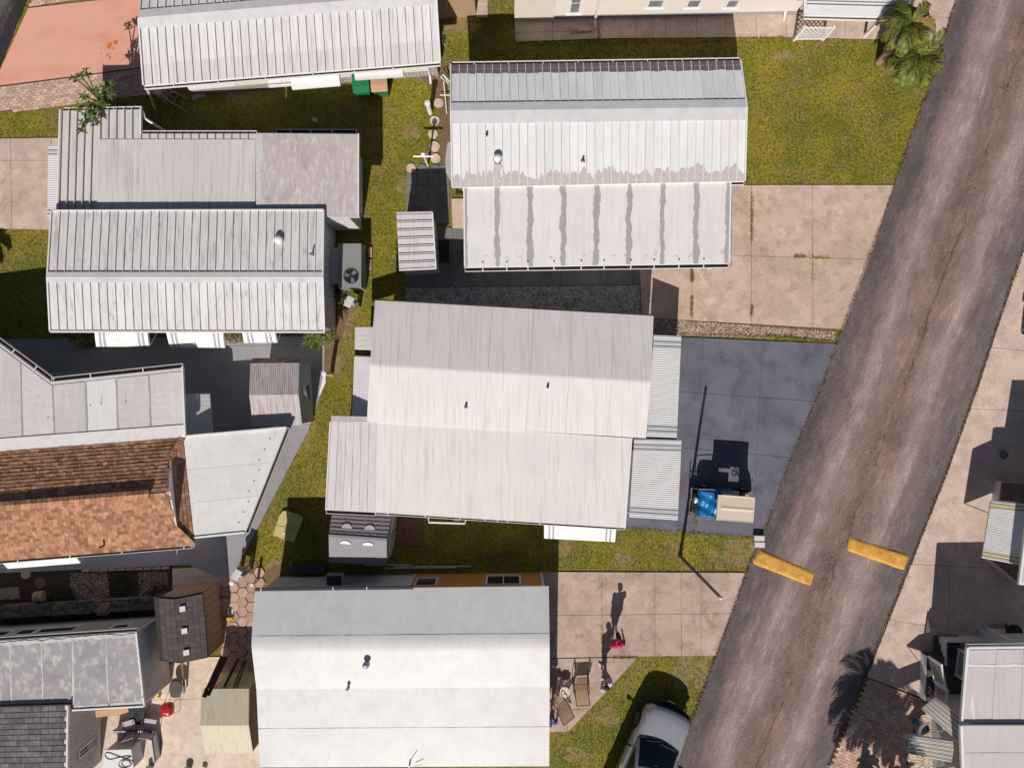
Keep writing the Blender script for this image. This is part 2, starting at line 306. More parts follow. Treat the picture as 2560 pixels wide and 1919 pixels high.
M_MEMB_GW = roofmat("white_fibreglass_panel", (0.70, 0.70, 0.695), (0.58, 0.57, 0.57), 0.5, (8, 0.5, 1), rnd=0.0)
M_MEMB_G3 = roofmat("white_roof_sheet_dirty", (0.70, 0.68, 0.665), (0.50, 0.47, 0.46), 0.55, (1.5, 1.5, 1), rnd=0.03, patch=((0.28, 0.24, 0.23), 0.7, 1.0, (2.2, 0.8, 1), 0.66, 0.74))
M_MEMB_H = roofmat("grey_mottled_tar_roof", (0.36, 0.335, 0.345), (0.21, 0.19, 0.20), 0.7, (2, 2, 1), rnd=0.0, patch=((0.62, 0.57, 0.56), 0.8, 2.2, (1.4, 1.1, 1), 0.5, 0.68))
M_MEMB_K = roofmat("lilac_white_roof_sheet", (0.60, 0.535, 0.545), (0.46, 0.40, 0.41), 0.6, (5, 0.6, 1), rnd=0.03)
M_SEAL = MAT("grey_sealant", (0.37, 0.35, 0.36), [((0.27, 0.26, 0.27), 0.7, 4, (6, 1, 1), 0.45, 0.65), ((0.50, 0.48, 0.48), 0.6, 8, (6, 1, 1), 0.55, 0.7)], rough=0.6)
M_WHITE = MAT("white_trim_paint", (0.74, 0.73, 0.725), [((0.60, 0.58, 0.57), 0.5, 3, (1, 1, 1), 0.5, 0.7)], rough=0.45)
M_WHITED = MAT("dull_white_trim", (0.58, 0.56, 0.56), [((0.40, 0.37, 0.36), 0.6, 5, (1, 1, 1), 0.5, 0.7)], rough=0.55)
M_AWN = MAT("white_awning_metal", (0.745, 0.735, 0.73), [((0.63, 0.60, 0.60), 0.5, 2, (1, 1, 1), 0.5, 0.7)], rough=0.4)
M_AWNG = MAT("blue_grey_awning_stripe", (0.31, 0.325, 0.36), rough=0.45); M_AWNY = MAT("mustard_awning_stripe", (0.46, 0.36, 0.12), rough=0.5)
M_AWNT = MAT("tan_awning_stripe", (0.50, 0.40, 0.25), rough=0.5)
M_DIRTSHADE = MAT("gutter_dirt_and_shade", (0.045, 0.035, 0.032), [((0.12, 0.08, 0.05), 0.7, 8, (1, 1, 1), 0.5, 0.65)], rough=1.0)
M_CREAM = MAT("cream_siding", (0.67, 0.605, 0.54), [((0.60, 0.535, 0.47), 0.4, 1.5, (1, 1, 1), 0.5, 0.7)], rough=0.6)
M_PALE = MAT("pale_grey_siding", (0.56, 0.55, 0.57), [((0.46, 0.45, 0.47), 0.5, 2, (1, 1, 1), 0.5, 0.7)], rough=0.6)
M_TAUPE = MAT("taupe_siding", (0.40, 0.34, 0.30), [((0.33, 0.27, 0.24), 0.5, 2, (1, 1, 1), 0.5, 0.7)], rough=0.65)
M_WOOD = MAT("orange_stained_wood", (0.52, 0.22, 0.055), [((0.36, 0.14, 0.03), 0.8, 3.5, (1, 3, 3), 0.45, 0.65), ((0.20, 0.08, 0.02), 0.7, 5, (1, 1, 1), 0.68, 0.74)], rough=0.6)
M_SKIRT = MAT("grey_skirting", (0.30, 0.30, 0.31), rough=0.7)
def glass_mat():
    m, n, l, b = _new("window_glass"); b.inputs['Base Color'].default_value = (0.02, 0.024, 0.028, 1); b.inputs['Roughness'].default_value = 0.06; b.inputs['Specular IOR Level'].default_value = 0.6; return m
M_GLASS = glass_mat()
M_CURTAIN = MAT("pale_curtain_glass", (0.17, 0.17, 0.18), [((0.32, 0.31, 0.30), 0.7, 1.5, (2, 1, .5), 0.45, 0.65), ((0.08, 0.08, 0.09), .6, 1, (1, 1, 2), .5, .65)], rough=0.12)
M_METAL = MAT("galvanised_metal", (0.42, 0.42, 0.43), rough=0.4, metal=0.6); M_DMETAL = MAT("dark_metal", (0.03, 0.03, 0.032), rough=0.45, spec=0.4)
M_BLACK = MAT("black_plastic", (0.018, 0.018, 0.019), rough=0.5); M_WPLAS = MAT("white_plastic", (0.75, 0.74, 0.72), rough=0.35)
M_GREYBOX = MAT("grey_enamel_box", (0.42, 0.41, 0.40), [((.34, .33, .32), .5, 4, (1, 1, 1), .5, .7)], rough=0.45)
M_CORR = MAT("weathered_corrugated_metal", (0.52, 0.46, 0.46), [((0.30, 0.24, 0.25), 0.7, 1.5, (7, 1, 1), 0.48, 0.68), ((0.62, 0.58, 0.57), 0.6, 2, (5, 1, 1), 0.5, 0.7)], rough=0.55)
M_CORRC = MAT("cream_corrugated_metal", (0.66, 0.60, 0.46), [((0.48, 0.42, 0.32), 0.5, 1.5, (7, 1, 1), 0.5, 0.7)], rough=0.5)
M_RUSTM = MAT("rusty_metal", (0.34, 0.20, 0.15), [((0.16, 0.05, 0.03), 0.8, 4, (1, 2, 1), 0.45, 0.6), ((0.48, 0.38, 0.33), 0.8, 3, (1, 1, 1), 0.5, 0.65)], rough=0.7)
# ---- plants
def leafmat(name, c, v=0.45): return MAT(name, c, [((c[0]*.5, c[1]*.55, c[2]*.6), 0.8, 4, (1, 1, 1), 0.42, 0.66)], island=v, rough=0.55, spec=0.2)
M_PALM = leafmat("palm_leaf", (0.125, 0.142, 0.025), 0.8); M_PALMDRY = leafmat("dry_palm_leaf", (0.42, 0.27, 0.08)); M_LEAF = leafmat("rubbery_tree_leaf", (0.12, 0.165, 0.042), 0.55)
M_YUCCA = leafmat("yucca_leaf", (0.16, 0.19, 0.045), 0.5); M_BUSH = leafmat("bush_leaf", (0.07, 0.085, 0.022), 0.6); M_BUSHB = leafmat("dry_bush_leaf", (0.26, 0.17, 0.05), 0.6)
M_BARK = MAT("tree_bark", (0.16, 0.12, 0.09), [((0.09, 0.065, 0.05), 0.7, 8, (1, 1, 3), 0.45, 0.65)], rough=0.9, bump=0.3)
M_TRUNK = MAT("palm_trunk", (0.36, 0.24, 0.17), [((0.18, 0.12, 0.09), 0.7, 6, (1, 1, 4), 0.45, 0.65)], rough=0.9, bump=0.3)
# ---------------------------------------------------------------- ground, roads, paving
HARD = []                                   # world polygons where no grass grows
def hard(poly): HARD.append(np.array([(p.x, p.y) for p in poly]))
def offset_poly(pts, d):
    """inset of a counter-clockwise or clockwise polygon by d"""
    n = len(pts); area = sum(pts[i].x*pts[(i+1) % n].y-pts[(i+1) % n].x*pts[i].y for i in range(n)); sg = 1 if area > 0 else -1
    out = []
    for i in range(n):
        a, b, c = pts[i-1], pts[i], pts[(i+1) % n]
        e1 = V((b.x-a.x, b.y-a.y)); e2 = V((c.x-b.x, c.y-b.y))
        if e1.length < 1e-6 or e2.length < 1e-6: out.append(b.copy()); continue
        e1.normalize(); e2.normalize(); n1 = V((-e1.y, e1.x))*sg; n2 = V((-e2.y, e2.x))*sg
        k = 1+n1.dot(n2); q = (n1+n2)*(d/max(k, 0.35)); out.append(V((b.x+q.x, b.y+q.y, b.z)))
    return out
def split(poly, p, q):
    d = V((q.x-p.x, q.y-p.y)); nn = V((-d.y, d.x)); s = [nn.dot(V((v.x-p.x, v.y-p.y))) for v in poly]
    if min(s) > -1e-4 or max(s) < 1e-4: return [poly]
    A, B, cut = [], [], []
    for i, v in enumerate(poly):
        j = (i+1) % len(poly); w = poly[j]
        if s[i] >= 0: A.append(v)
        if s[i] <= 0: B.append(v)
        if s[i]*s[j] < 0:
            x = lerp(v, w, s[i]/(s[i]-s[j])); A.append(x); B.append(x); cut.append(x)
    if len(cut) >= 2:
        m = (cut[0]+cut[1])/2; t = d.dot(V((m.x-p.x, m.y-p.y)))/d.length_squared
        if t < -0.05 or t > 1.05: return [poly]
    return [r for r in (A, B) if len(r) >= 3]
def slabs(name, px, cuts, mat, z=0.05, gap=0.015, bed=M_JOINT, slab='slab', nohard=False):
    poly = PG(px)
    o = MB(); o.prism([V((p.x, p.y, z-0.022)) for p in poly], 0.05); st = tag(o.build(name, bed), kind='structure')
    if not nohard: hard(poly)
    pieces = [[V((p.x, p.y, z)) for p in poly]]
    for a, b in cuts:
        A, B = P(*a), P(*b); pieces = [r for q in pieces for r in split(q, A, B)]
    for q in pieces:
        q = offset_poly(q, gap/2); m = MB(); m.prism([p+V((0, 0, random.uniform(-0.004, 0.004))) for p in q], 0.07); m.build(slab, mat, st)
    return st
g = MB(); g.poly([V((-220, -220, 0)), V((220, -220, 0)), V((220, 220, 0)), V((-220, 220, 0))]); tag(g.build("ground", M_GROUND), kind='structure')
def road(name, L, R, mat, z=0.02):
    L, R = PG(L, 0), PG(R, 0); N = 60
    def along(pts, t):
        d = [0]
        for i in range(len(pts)-1): d.append(d[-1]+(pts[i+1]-pts[i]).length)
        x = t*d[-1]
        for i in range(len(pts)-1):
            if x <= d[i+1]+1e-9: return lerp(pts[i], pts[i+1], (x-d[i])/max(d[i+1]-d[i], 1e-6))
        return pts[-1]
    mb = MB(); uvs = []; K = 6
    for i in range(N+1):
        a, b = along(L, i/N), along(R, i/N); jl = random.uniform(-.03, .03); jr = random.uniform(-.03, .03)
        for k in range(K+1):
            p = lerp(a, b, k/K); cz = z+0.05*(1-(2*k/K-1)**2)
            if k == 0: p = p+(b-a).normalized()*jl
            if k == K: p = p+(b-a).normalized()*jr
            mb.v.append((p.x, p.y, cz)); uvs.append((k/K, i/N*(L[-1]-L[0]).length))
    for i in range(N):
        for k in range(K):
            q = i*(K+1)+k; mb.f.append((q, q+1, q+K+2, q+K+1)); mb.m.append(0)
    o = mb.build(name, mat, smooth=True); uv = o.data.uv_layers.new(name="UVMap")
    for lp in o.data.loops: uv.data[lp.index].uv = uvs[lp.vertex_index]
    hard([along(L, i/10) for i in range(11)]+[along(R, 1-i/10) for i in range(11)])
    return tag(o, kind='structure')
ROAD_L = [(2600, -600), (2388, 0), (2354, 110), (2316, 237), (2273, 353), (2235, 463), (2169, 648), (2105, 819), (2056, 958), (1975, 1148), (1920, 1300), (1862, 1437), (1789, 1639), (1723, 1812), (1683, 1919), (1480, 2500)]
ROAD_R = [(2960, -600), (2765, 0), (2558, 619), (2487, 827), (2444, 960), (2360, 1192), (2262, 1440), (2218, 1549), (2157, 1700), (2068, 1919), (1860, 2500)]
road("road", ROAD_L, ROAD_R, M_ROAD)
road("side_road", [(-100, -400), (-420, 400)], [(232, -400), (69, 0), (0, 171), (-100, 420)], M_ROAD2)
# speed humps: two worn yellow strips, low rounded mounds
def hump(px, label):
    a, b, c, d = PG(px, 0.07); mb = MB(); K, N = 8, 26
    for i in range(N+1):
        t = i/N; e = min(1, min(t, 1-t)*14)**.5
        for k in range(K+1):
            s = k/K; w = 0.5+(s-0.5)*(0.86+0.14*e)
            p = lerp(lerp(a, b, t), lerp(d, c, t), w); edge = k in (0, K) or i in (0, N)
            z = 0.01 if edge else 0.078+0.035*(1-abs(2*s-1)**4)*e
            mb.v.append((p.x+random.uniform(-.006, .006), p.y+random.uniform(-.012, .012)*edge, z))
    for i in range(N):
        for k in range(K):
            q = i*(K+1)+k; mb.f.append((q, q+1, q+K+2, q+K+1)); mb.m.append(0)
    o = mb.build("speed_hump", M_YELLOW, smooth=True, org=P(*px[0])); tag(o, label, "speed hump", "yellow speed humps across the road")
hump([(2122, 1338), (2275, 1386), (2262, 1427), (2114, 1378)], "worn yellow speed hump on the road half beside the pale right-hand concrete drive")
hump([(1901, 1372), (2041, 1429), (2029, 1469), (1878, 1408)], "worn yellow speed hump beside the two white concrete blocks at the verge")
# driveways and walks, joint by joint
slabs("driveway", [(1598, 664), (1690, 664), (1828, 664), (1828, 463), (2234, 463), (2173, 647), (2107, 823), (1692, 799), (1604, 795)],
      [((1878, 463), (1877, 790)), ((2030, 463), (2031, 825)), ((1729, 660), (1729, 800)), ((1729, 637), (2172, 648)), ((1620, 664), (1620, 668))], M_CONC)
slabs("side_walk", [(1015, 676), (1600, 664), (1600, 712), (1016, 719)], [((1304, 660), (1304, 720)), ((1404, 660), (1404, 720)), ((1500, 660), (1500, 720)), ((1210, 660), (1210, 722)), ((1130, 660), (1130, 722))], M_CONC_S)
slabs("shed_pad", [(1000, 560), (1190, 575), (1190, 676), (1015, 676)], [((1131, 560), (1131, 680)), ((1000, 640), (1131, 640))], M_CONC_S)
slabs("carport_floor", [(1190, 480), (1600, 470), (1828, 463), (1828, 664), (1190, 676)], [((1400, 470), (1400, 680)), ((1600, 460), (1600, 680))], M_CONC)
slabs("stoop", [(1128, 496), (1162, 496), (1190, 575), (1131, 572)], [((1128, 497), (1190, 497))], M_CONC_W)
slabs("painted_driveway", [(1560, 836), (1694, 842), (2092, 859), (2058, 958), (2036, 1003), (1978, 1146), (1944, 1246), (1900, 1343), (1735, 1334), (1500, 1316), (1480, 1000)],
      [((1690, 978), (2040, 1003)), ((1690, 1117), (1978, 1143)), ((1758, 838), (1733, 1340)), ((1905, 850), (1880, 1340))], M_BLUE, gap=0.014)
slabs("house_driveway", [(1368, 1428), (1863, 1430), (1838, 1505), (1789, 1637), (1595, 1639), (1378, 1643), (1340, 1643), (1340, 1428)],
      [((1504, 1428), (1505, 1642)), ((1636, 1428), (1637, 1640)), ((1702, 1428), (1703, 1640)), ((1752, 1428), (1752, 1638)), ((1340, 1537), (1830, 1532))], M_CONC_D)
slabs("patio", [(1340, 1645), (1594, 1641), (1510, 1733), (1420, 1827), (1340, 1828)], [((1340, 1770), (1480, 1770)), ((1418, 1741), (1418, 1830)), ((1475, 1702), (1515, 1740)), ((1475, 1702), (1520, 1662))], M_CONC_D)
slabs("concrete_apron", [(2900, -300), (2900, 1700), (2560, 1740), (2302, 1741), (2166, 1690), (2262, 1444), (2362, 1193), (2446, 960), (2489, 827), (2560, 619), (2790, -40)],
      [((2360, 1188), (2560, 1208)), ((2476, 868), (2900, 912)), ((2412, 1021), (2900, 1040)), ((2262, 1408), (2900, 1440)), ((2214, 1547), (2900, 1650)), ((2456, 1020), (2452, 1190)), ((2373, 1410), (2368, 1730))], M_CONC_R)
slabs("walkway", [(1288, 107), (1500, 98), (1960, 94), (2354, 104), (2386, 2), (2420, -100), (1960, -100), (1960, 36), (1286, 48)],
      [((1382, 40), (1381, 110)), ((1496, 30), (1497, 110)), ((1590, 30), (1590, 110)), ((1664, 30), (1664, 110)), ((1741, 30), (1741, 110)), ((1814, 30), (1814, 110)), ((1889, 30), (1891, 110)), ((1962, -100), (1965, 110)), ((2110, -100), (2112, 110)), ((2260, -100), (2262, 110)), ((1286, 83), (1496, 79)), ((1960, 38), (2400, 46))], M_CONC_W)
slabs("stepping_walk", [(1187, -120), (1217, -120), (1220, 46), (1190, 46)], [((1180, 16), (1230, 17)), ((1180, -40), (1230, -40))], M_CONC_R)
slabs("parking_pad", [(-200, 349), (165, 345), (140, 575), (-200, 568)], [((-200, 402), (170, 402)), ((28, 345), (31, 570)), ((130, 345), (131, 402))], M_CONC_W)
slabs("painted_drive", [(72, 22), (330, -8), (700, -50), (700, 125), (390, 165), (0, 215), (-20, 218), (4, 171)], [], M_SALMON, bed=M_JOINT)
slabs("grey_painted_drive", [(-200, 848), (813, 840), (812, 960), (772, 1075), (590, 1425), (566, 1452), (566, 1407), (-200, 1440), (-200, 1100)],
      [((118, 850), (120, 1100)), ((228, 850), (232, 1100)), ((412, 850), (414, 1100)), ((-200, 872), (813, 862)), ((604, 860), (612, 1090)), ((-200, 1100), (780, 1060)), ((640, 1180), (735, 1197)), ((570, 1300), (660, 1305)), ((566, 1000), (566, 1452)), ((145, 1400), (146, 1440)), ((217, 1400), (218, 1440)), ((288, 1395), (289, 1440)), ((355, 1395), (356, 1440)), ((432, 1390), (432, 1440)), ((501, 1385), (501, 1440))], M_GREYP, gap=0.014)
slabs("back_patio", [(432, 1420), (553, 1412), (553, 1480), (520, 1640), (640, 1640), (660, 2100), (120, 2100), (120, 1740), (360, 1700), (440, 1650), (432, 1500)], [((432, 1443), (560, 1440)), ((395, 1740), (560, 1620)), ((480, 1640), (485, 1745)), ((380, 1748), (480, 1745))], M_CONC_B, gap=0.012)
# brick pavers beside the salmon drive and at the lower right
def paver_field(parent_name, px, org, du, dv, nu, nv, mat, z=0.05, limit=300, bond=0.5, g=0.006):
    poly = PG(px); hard(poly); o = MB(); o.prism([V((p.x, p.y, z-0.015)) for p in poly], 0.05); st = tag(o.build(parent_name, M_JOINT), kind='structure')
    arr = np.array([(p.x, p.y) for p in poly]); O = P(*org); du, dv = V((*du, 0)), V((*dv, 0)); cells = []
    one = MB(); eu, ev = du.normalized()*g, dv.normalized()*g
    t = [eu+ev, du-eu+ev, du-eu+dv-ev, dv+eu-ev]; one.prism([p+V((0, 0, .012)) for p in t], 0.05); me = mesh_of(one, "paver", mat)
    for j in range(nv):
        for i in range(-1, nu):
            p = O+du*(i+bond*(j % 2))+dv*j; c = p+(du+dv)/2
            if pip(np.array([[c.x, c.y]]), arr)[0]: cells.append(p)
    vis = sorted(cells, key=lambda p: (abs((p.x)/H*F) > 1290) + (abs(p.y/H*F) > 965))
    rest = MB()
    for k, p in enumerate(vis):
        p = p+V((0, 0, z-0.012+random.uniform(-.003, .003)))
        if k < limit: place("paver", me, st, p)
        else: rest.prism([q+V((0, 0, .012))+p for q in t], 0.05)
    if rest.v: tag(rest.build("paver_field", mat, st), kind='stuff')
    return st
def pip(pts, poly):
    x, y = pts[:, 0], pts[:, 1]; ins = np.zeros(len(pts), bool); n = len(poly); j = n-1
    for i in range(n):
        xi, yi = poly[i]; xj, yj = poly[j]
        c = ((yi > y) != (yj > y)) & (x < (xj-xi)*(y-yi)/(yj-yi+1e-12)+xi); ins ^= c; j = i
    return ins
a = math.radians(7.5)
paver_field("paver_border", [(-20, 219), (395, 166), (425, 205), (425, 228), (250, 252), (-20, 284)], (-20, 288), (0.215*math.cos(a), 0.215*math.sin(a)), (-0.105*math.sin(a), 0.105*math.cos(a)), 36, 12, M_PAVER)
paver_field("paver_verge", [(76, 16), (330, -14), (330, -60), (96, -60)], (76, 30), (0.215*math.cos(a), 0.215*math.sin(a)), (-0.105*math.sin(a), 0.105*math.cos(a)), 22, 12, M_PAVER)
a = math.radians(-21)
paver_field("brick_drive", [(2168, 1695), (2302, 1745), (2316, 1760), (2270, 1850), (2270, 2100), (1990, 2100), (2068, 1922)], (1890, 2080), (0.235*math.cos(a), 0.235*math.sin(a)), (-0.115*math.sin(a), 0.115*math.cos(a)), 34, 66, M_PAVER)
# bare, worn soil showing through the lawns
SPARSE = []
for cx, cy, rx, ry in ((1862, 1378, 46, 34), (1800, 1395, 30, 22), (1735, 1670, 60, 26), (1765, 1690, 22, 60), (1700, 1700, 26, 20), (1075, 178, 34, 24), (1150, 66, 48, 20), (1030, 330, 22, 16), (700, 1425, 34, 28), (1010, 470, 16, 24), (870, 800, 20, 50), (845, 905, 16, 30), (690, 1010, 14, 30), (1400, 1370, 30, 18), (1560, 1395, 26, 14), (2228, 178, 26, 14), (600, 240, 46, 18), (760, 1090, 18, 30), (1960, 140, 30, 12), (1440, 1885, 30, 20), (1520, 1790, 26, 22)):
    pts_ = []
    for k in range(22):
        a_ = k*2*math.pi/22; q_ = 1+.22*math.sin(3*a_+cx)+.18*math.sin(5*a_+cy)+random.uniform(-.12, .12); pts_.append((cx+rx*q_*math.cos(a_), cy+ry*q_*math.sin(a_)))
    m = MB(); m.poly([V((p.x, p.y, .004+.0003*len(SPARSE))) for p in PG(pts_)]); tag(m.build("bare_soil", M_THATCH), kind='structure'); SPARSE.append(np.array([(p.x, p.y) for p in PG(pts_)]))
# round stepping stones, old square flagstones by the shed, hexagon pavers
def stone(cx, cy, r, label, mat=M_CONC_R):
    c = P(cx, cy); mb = MB(); n = 16; pr = [(r*.98, 0.0), (r, .03), (r*.95, .05), (0.01, .052)]
    mb.lathe((0, 0, 0), pr, n); mb.v = [(x*(1+.04*math.sin(3*math.atan2(y, x)+cx)), y*(1+.05*math.cos(2*math.atan2(y, x)+cy)), z) for x, y, z in mb.v]
    o = mb.build("stepping_stone", mat, org=V((0, 0, 0))); o.location = (c.x, c.y, 0.005); tag(o, label, "stepping stone", "round stepping stones along the narrow garden path")
    hard([c+V((r*math.cos(q), r*math.sin(q), 0)) for q in np.linspace(0, 5.8, 10)])
SG = "round pale stepping stone in the narrow path beside the white home"
for cx, cy, r in ((1097, 258, .2), (1087, 302, .2), (1082, 335, .2), (1087, 367, .21), (1089, 396, .2)): stone(cx, cy, r, SG)
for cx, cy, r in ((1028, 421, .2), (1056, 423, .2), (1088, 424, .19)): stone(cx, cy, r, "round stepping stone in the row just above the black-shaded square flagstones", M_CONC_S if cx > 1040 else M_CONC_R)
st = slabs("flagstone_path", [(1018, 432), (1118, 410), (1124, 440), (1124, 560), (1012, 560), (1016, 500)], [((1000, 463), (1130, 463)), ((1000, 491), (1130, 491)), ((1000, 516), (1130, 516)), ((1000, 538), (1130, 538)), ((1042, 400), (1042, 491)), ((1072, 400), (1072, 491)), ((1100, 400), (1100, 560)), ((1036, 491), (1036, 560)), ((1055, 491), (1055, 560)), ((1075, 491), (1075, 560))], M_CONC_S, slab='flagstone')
hx = MB(); R_ = 0.213; hx.prism([V((R_*math.cos(k*math.pi/3), R_*math.sin(k*math.pi/3), 0)) for k in range(6)], 0.05); hexm = mesh_of(hx, "hexagon_paver", M_HEX)
hb = MB(); hp = PG([(548, 1415), (575, 1412), (640, 1400), (660, 1440), (655, 1480), (660, 1720), (545, 1720), (553, 1480)]); hb.prism([V((p.x, p.y, 0.02)) for p in hp], .05)
hexst = tag(hb.build("hexagon_path", M_SOIL), kind='structure'); hard(hp)
for j in range(13):
    for i in range(5):
        cx = 564+i*21.5+random.uniform(-1, 1); cy = 1430+j*24.6+(12.3 if i % 2 else 0)+random.uniform(-1, 1)
        if cx > 660 or (j == 0 and i < 1) or (j > 9 and random.random() < .5): continue
        place("hexagon_paver", hexm, hexst, P(cx, cy)+V((0, 0, 0.06+random.uniform(-.008, .008))), random.uniform(-.05, .05))
# garden beds
def bed(name, px, mat, z=0.02, kind='structure'):
    poly = PG(px); m = MB(); m.prism([V((p.x, p.y, z)) for p in poly], 0.05); hard(poly); return tag(m.build(name, mat), kind=kind)
bed("garden_bed", [(-200, 1425), (432, 1412), (432, 1500), (400, 1560), (-200, 1580)], M_DSOIL)
bed("mulch_strip", [(806, 840), (822, 700), (868, 690), (876, 770), (850, 860), (830, 900), (814, 960)], M_SOIL, 0.012)
bed("path_soil", [(1096, 250), (1128, 250), (1130, 480), (1112, 420), (1100, 400)], M_SOIL, 0.012)
bed("hose_corner_soil", [(1045, 185), (1110, 160), (1120, 240), (1100, 260)], M_SOIL, 0.008)
bed("dirt_patch", [(640, 1440), (720, 1400), (728, 1430), (700, 1480), (640, 1490)], M_SOIL, 0.012)
def gravel(name, px, mat, size=0.03, dens=420, z=0.015, label=None, base=M_SOIL):
    poly = PG(px); bed(name+"_bed", px, base, z); arr = np.array([(p.x, p.y) for p in poly]); lo, hi = arr.min(0), arr.max(0)
    n = int((hi-lo).prod()*dens); pts = RNG.uniform(lo, hi, (n, 2)); pts = pts[pip(pts, arr)]; n = len(pts)
    octa = np.array([(1, 0, 0), (0, 1, 0), (-1, 0, 0), (0, -1, 0), (0, 0, 1), (0, 0, -.4)]); fc = np.array([(0, 1, 4), (1, 2, 4), (2, 3, 4), (3, 0, 4), (1, 0, 5), (2, 1, 5), (3, 2, 5), (0, 3, 5)])
    s = RNG.uniform(.6, 1.3, (n, 1, 3))*size*np.array([1, 1, .55]); ang = RNG.uniform(0, 6.28, n); ca, sa = np.cos(ang), np.sin(ang)
    v = octa[None]*s; x = v[:, :, 0]*ca[:, None]-v[:, :, 1]*sa[:, None]; y = v[:, :, 0]*sa[:, None]+v[:, :, 1]*ca[:, None]
    v = np.stack([x+pts[:, None, 0], y+pts[:, None, 1], v[:, :, 2]+z+RNG.uniform(0, size*.5, (n, 1))], -1).reshape(-1, 3)
    f = (fc[None]+np.arange(n)[:, None, None]*6).reshape(-1, 3)
    o = bpy.data.objects.new(name, np_mesh(name, v, f, mat)); COL.objects.link(o); return tag(o, label, "gravel", kind='stuff')
gravel("white_gravel", [(1604, 795), (1692, 800), (2087, 827), (2085, 850), (1960, 845), (1694, 838), (1604, 834)], M_PEBW, 0.026, 1100, label="pale gravel strip between the tan drive and the slate blue drive")
gravel("grey_gravel", [(1016, 720), (1600, 713), (1602, 832), (1300, 830), (1016, 800)], M_PEBD, 0.036, 700, label="shaded grey gravel bed between the two white homes", base=M_PEBD)
gravel("pink_gravel", [(176, 1432), (270, 1426), (276, 1498), (192, 1502), (176, 1465)], M_PEBP, 0.03, 900, label="mixed pink gravel patch between the dark garden beds", base=M_DSOIL)
gravel("fine_pink_gravel", [(345, 1430), (418, 1424), (424, 1490), (350, 1494)], M_PEBP, 0.026, 900, label="mixed pink gravel square beside the brown shed", base=M_DSOIL)
gravel("corner_gravel", [(480, 1346), (556, 1338), (553, 1374), (480, 1384)], M_PEBP, 0.026, 900, label="gravel filled corner below the orange shingle roof", base=M_DSOIL)
gravel("shell_gravel", [(2270, 1765), (2312, 1752), (2400, 1800), (2420, 2000), (2270, 2000)], M_PEBK, 0.032, 900, label="pale shell gravel bed under the tan striped awnings", base=M_PEBK)
# ---------------------------------------------------------------- building helpers
M_SEAM = MAT("seam_dirt_and_shade", (0.13, 0.12, 0.13), rough=0.9)
def nrm(a, b, d):
    n = (b-a).cross(d-a).normalized()
    return n if n.z > 0 else -n
def pans(roof, a, b, c, d, n, mat, rib=0.055, rw=0.028, name='roof_panel', off=0.012, dirt=0.018, flip=False):  # dirt: width of the dark rib-foot strip, dirt plus painted shade
    """n panels side by side from a-b down to d-c, each with its standing seam"""
    N = nrm(a, b, d)
    for i in range(n):
        A, B, C, D = lerp(a, b, i/n), lerp(a, b, (i+1)/n), lerp(d, c, (i+1)/n), lerp(d, c, i/n)
        g = (B-A).normalized()*0.002; m = MB(); q = N*off
        m.prism([A+g+q, B-g+q, C-g+q, D+g+q], bottom=[A+g+N*.002, B-g+N*.002, C-g+N*.002, D+g+N*.002])
        if rib:
            x = (B-A).normalized(); w = x*rw
            if flip: m.obox(B-w+q*.5, w, D-A, N*rib)
            else: m.obox(A+q*.5, w, D-A, N*rib)
            if dirt:
                o = (B-w-x*dirt) if flip else (A+w)
                m.obox(o+q*1.05, x*dirt, D-A, N*.003, mi=1)  # dark strip at the rib foot: dirt plus painted rib shade
        m.build(name, [mat, M_SEAM], roof)
def sheets(roof, a, b, c, d, n, mat, name='roof_sheet', off=0.014, gap=0.006, lap=0.004, mats=None, cuts=None):
    N = nrm(a, b, d); cuts = cuts or [i/n for i in range(n+1)]
    for i in range(len(cuts)-1):
        A, B, C, D = lerp(a, b, cuts[i]), lerp(a, b, cuts[i+1]), lerp(d, c, cuts[i+1]), lerp(d, c, cuts[i])
        g = (B-A).normalized()*gap/2; q1 = N*(off+lap); q2 = N*off; m = MB()
        m.prism([A+g+q1, B-g+q2, C-g+q2, D+g+q1], bottom=[A+g+N*.002, B-g+N*.002, C-g+N*.002, D+g+N*.002]); m.build(name, mats[i] if mats else mat, roof)
def deck(root, planes, mat=None, thick=0.09, name='roof'):
    m = MB()
    for p in planes: m.prism(p, thick)
    return m.build(name, mat or M_WHITE, root)
def walls(root, px_or_pts, z0, z1, mat, name='wall'):
    m = MB(); m.prism([V((p.x, p.y, z1)) for p in px_or_pts], z1-z0); return m.build(name, mat, root)
def inset_quad(pts, d): return offset_poly([V((p.x, p.y, 0)) for p in pts], d)
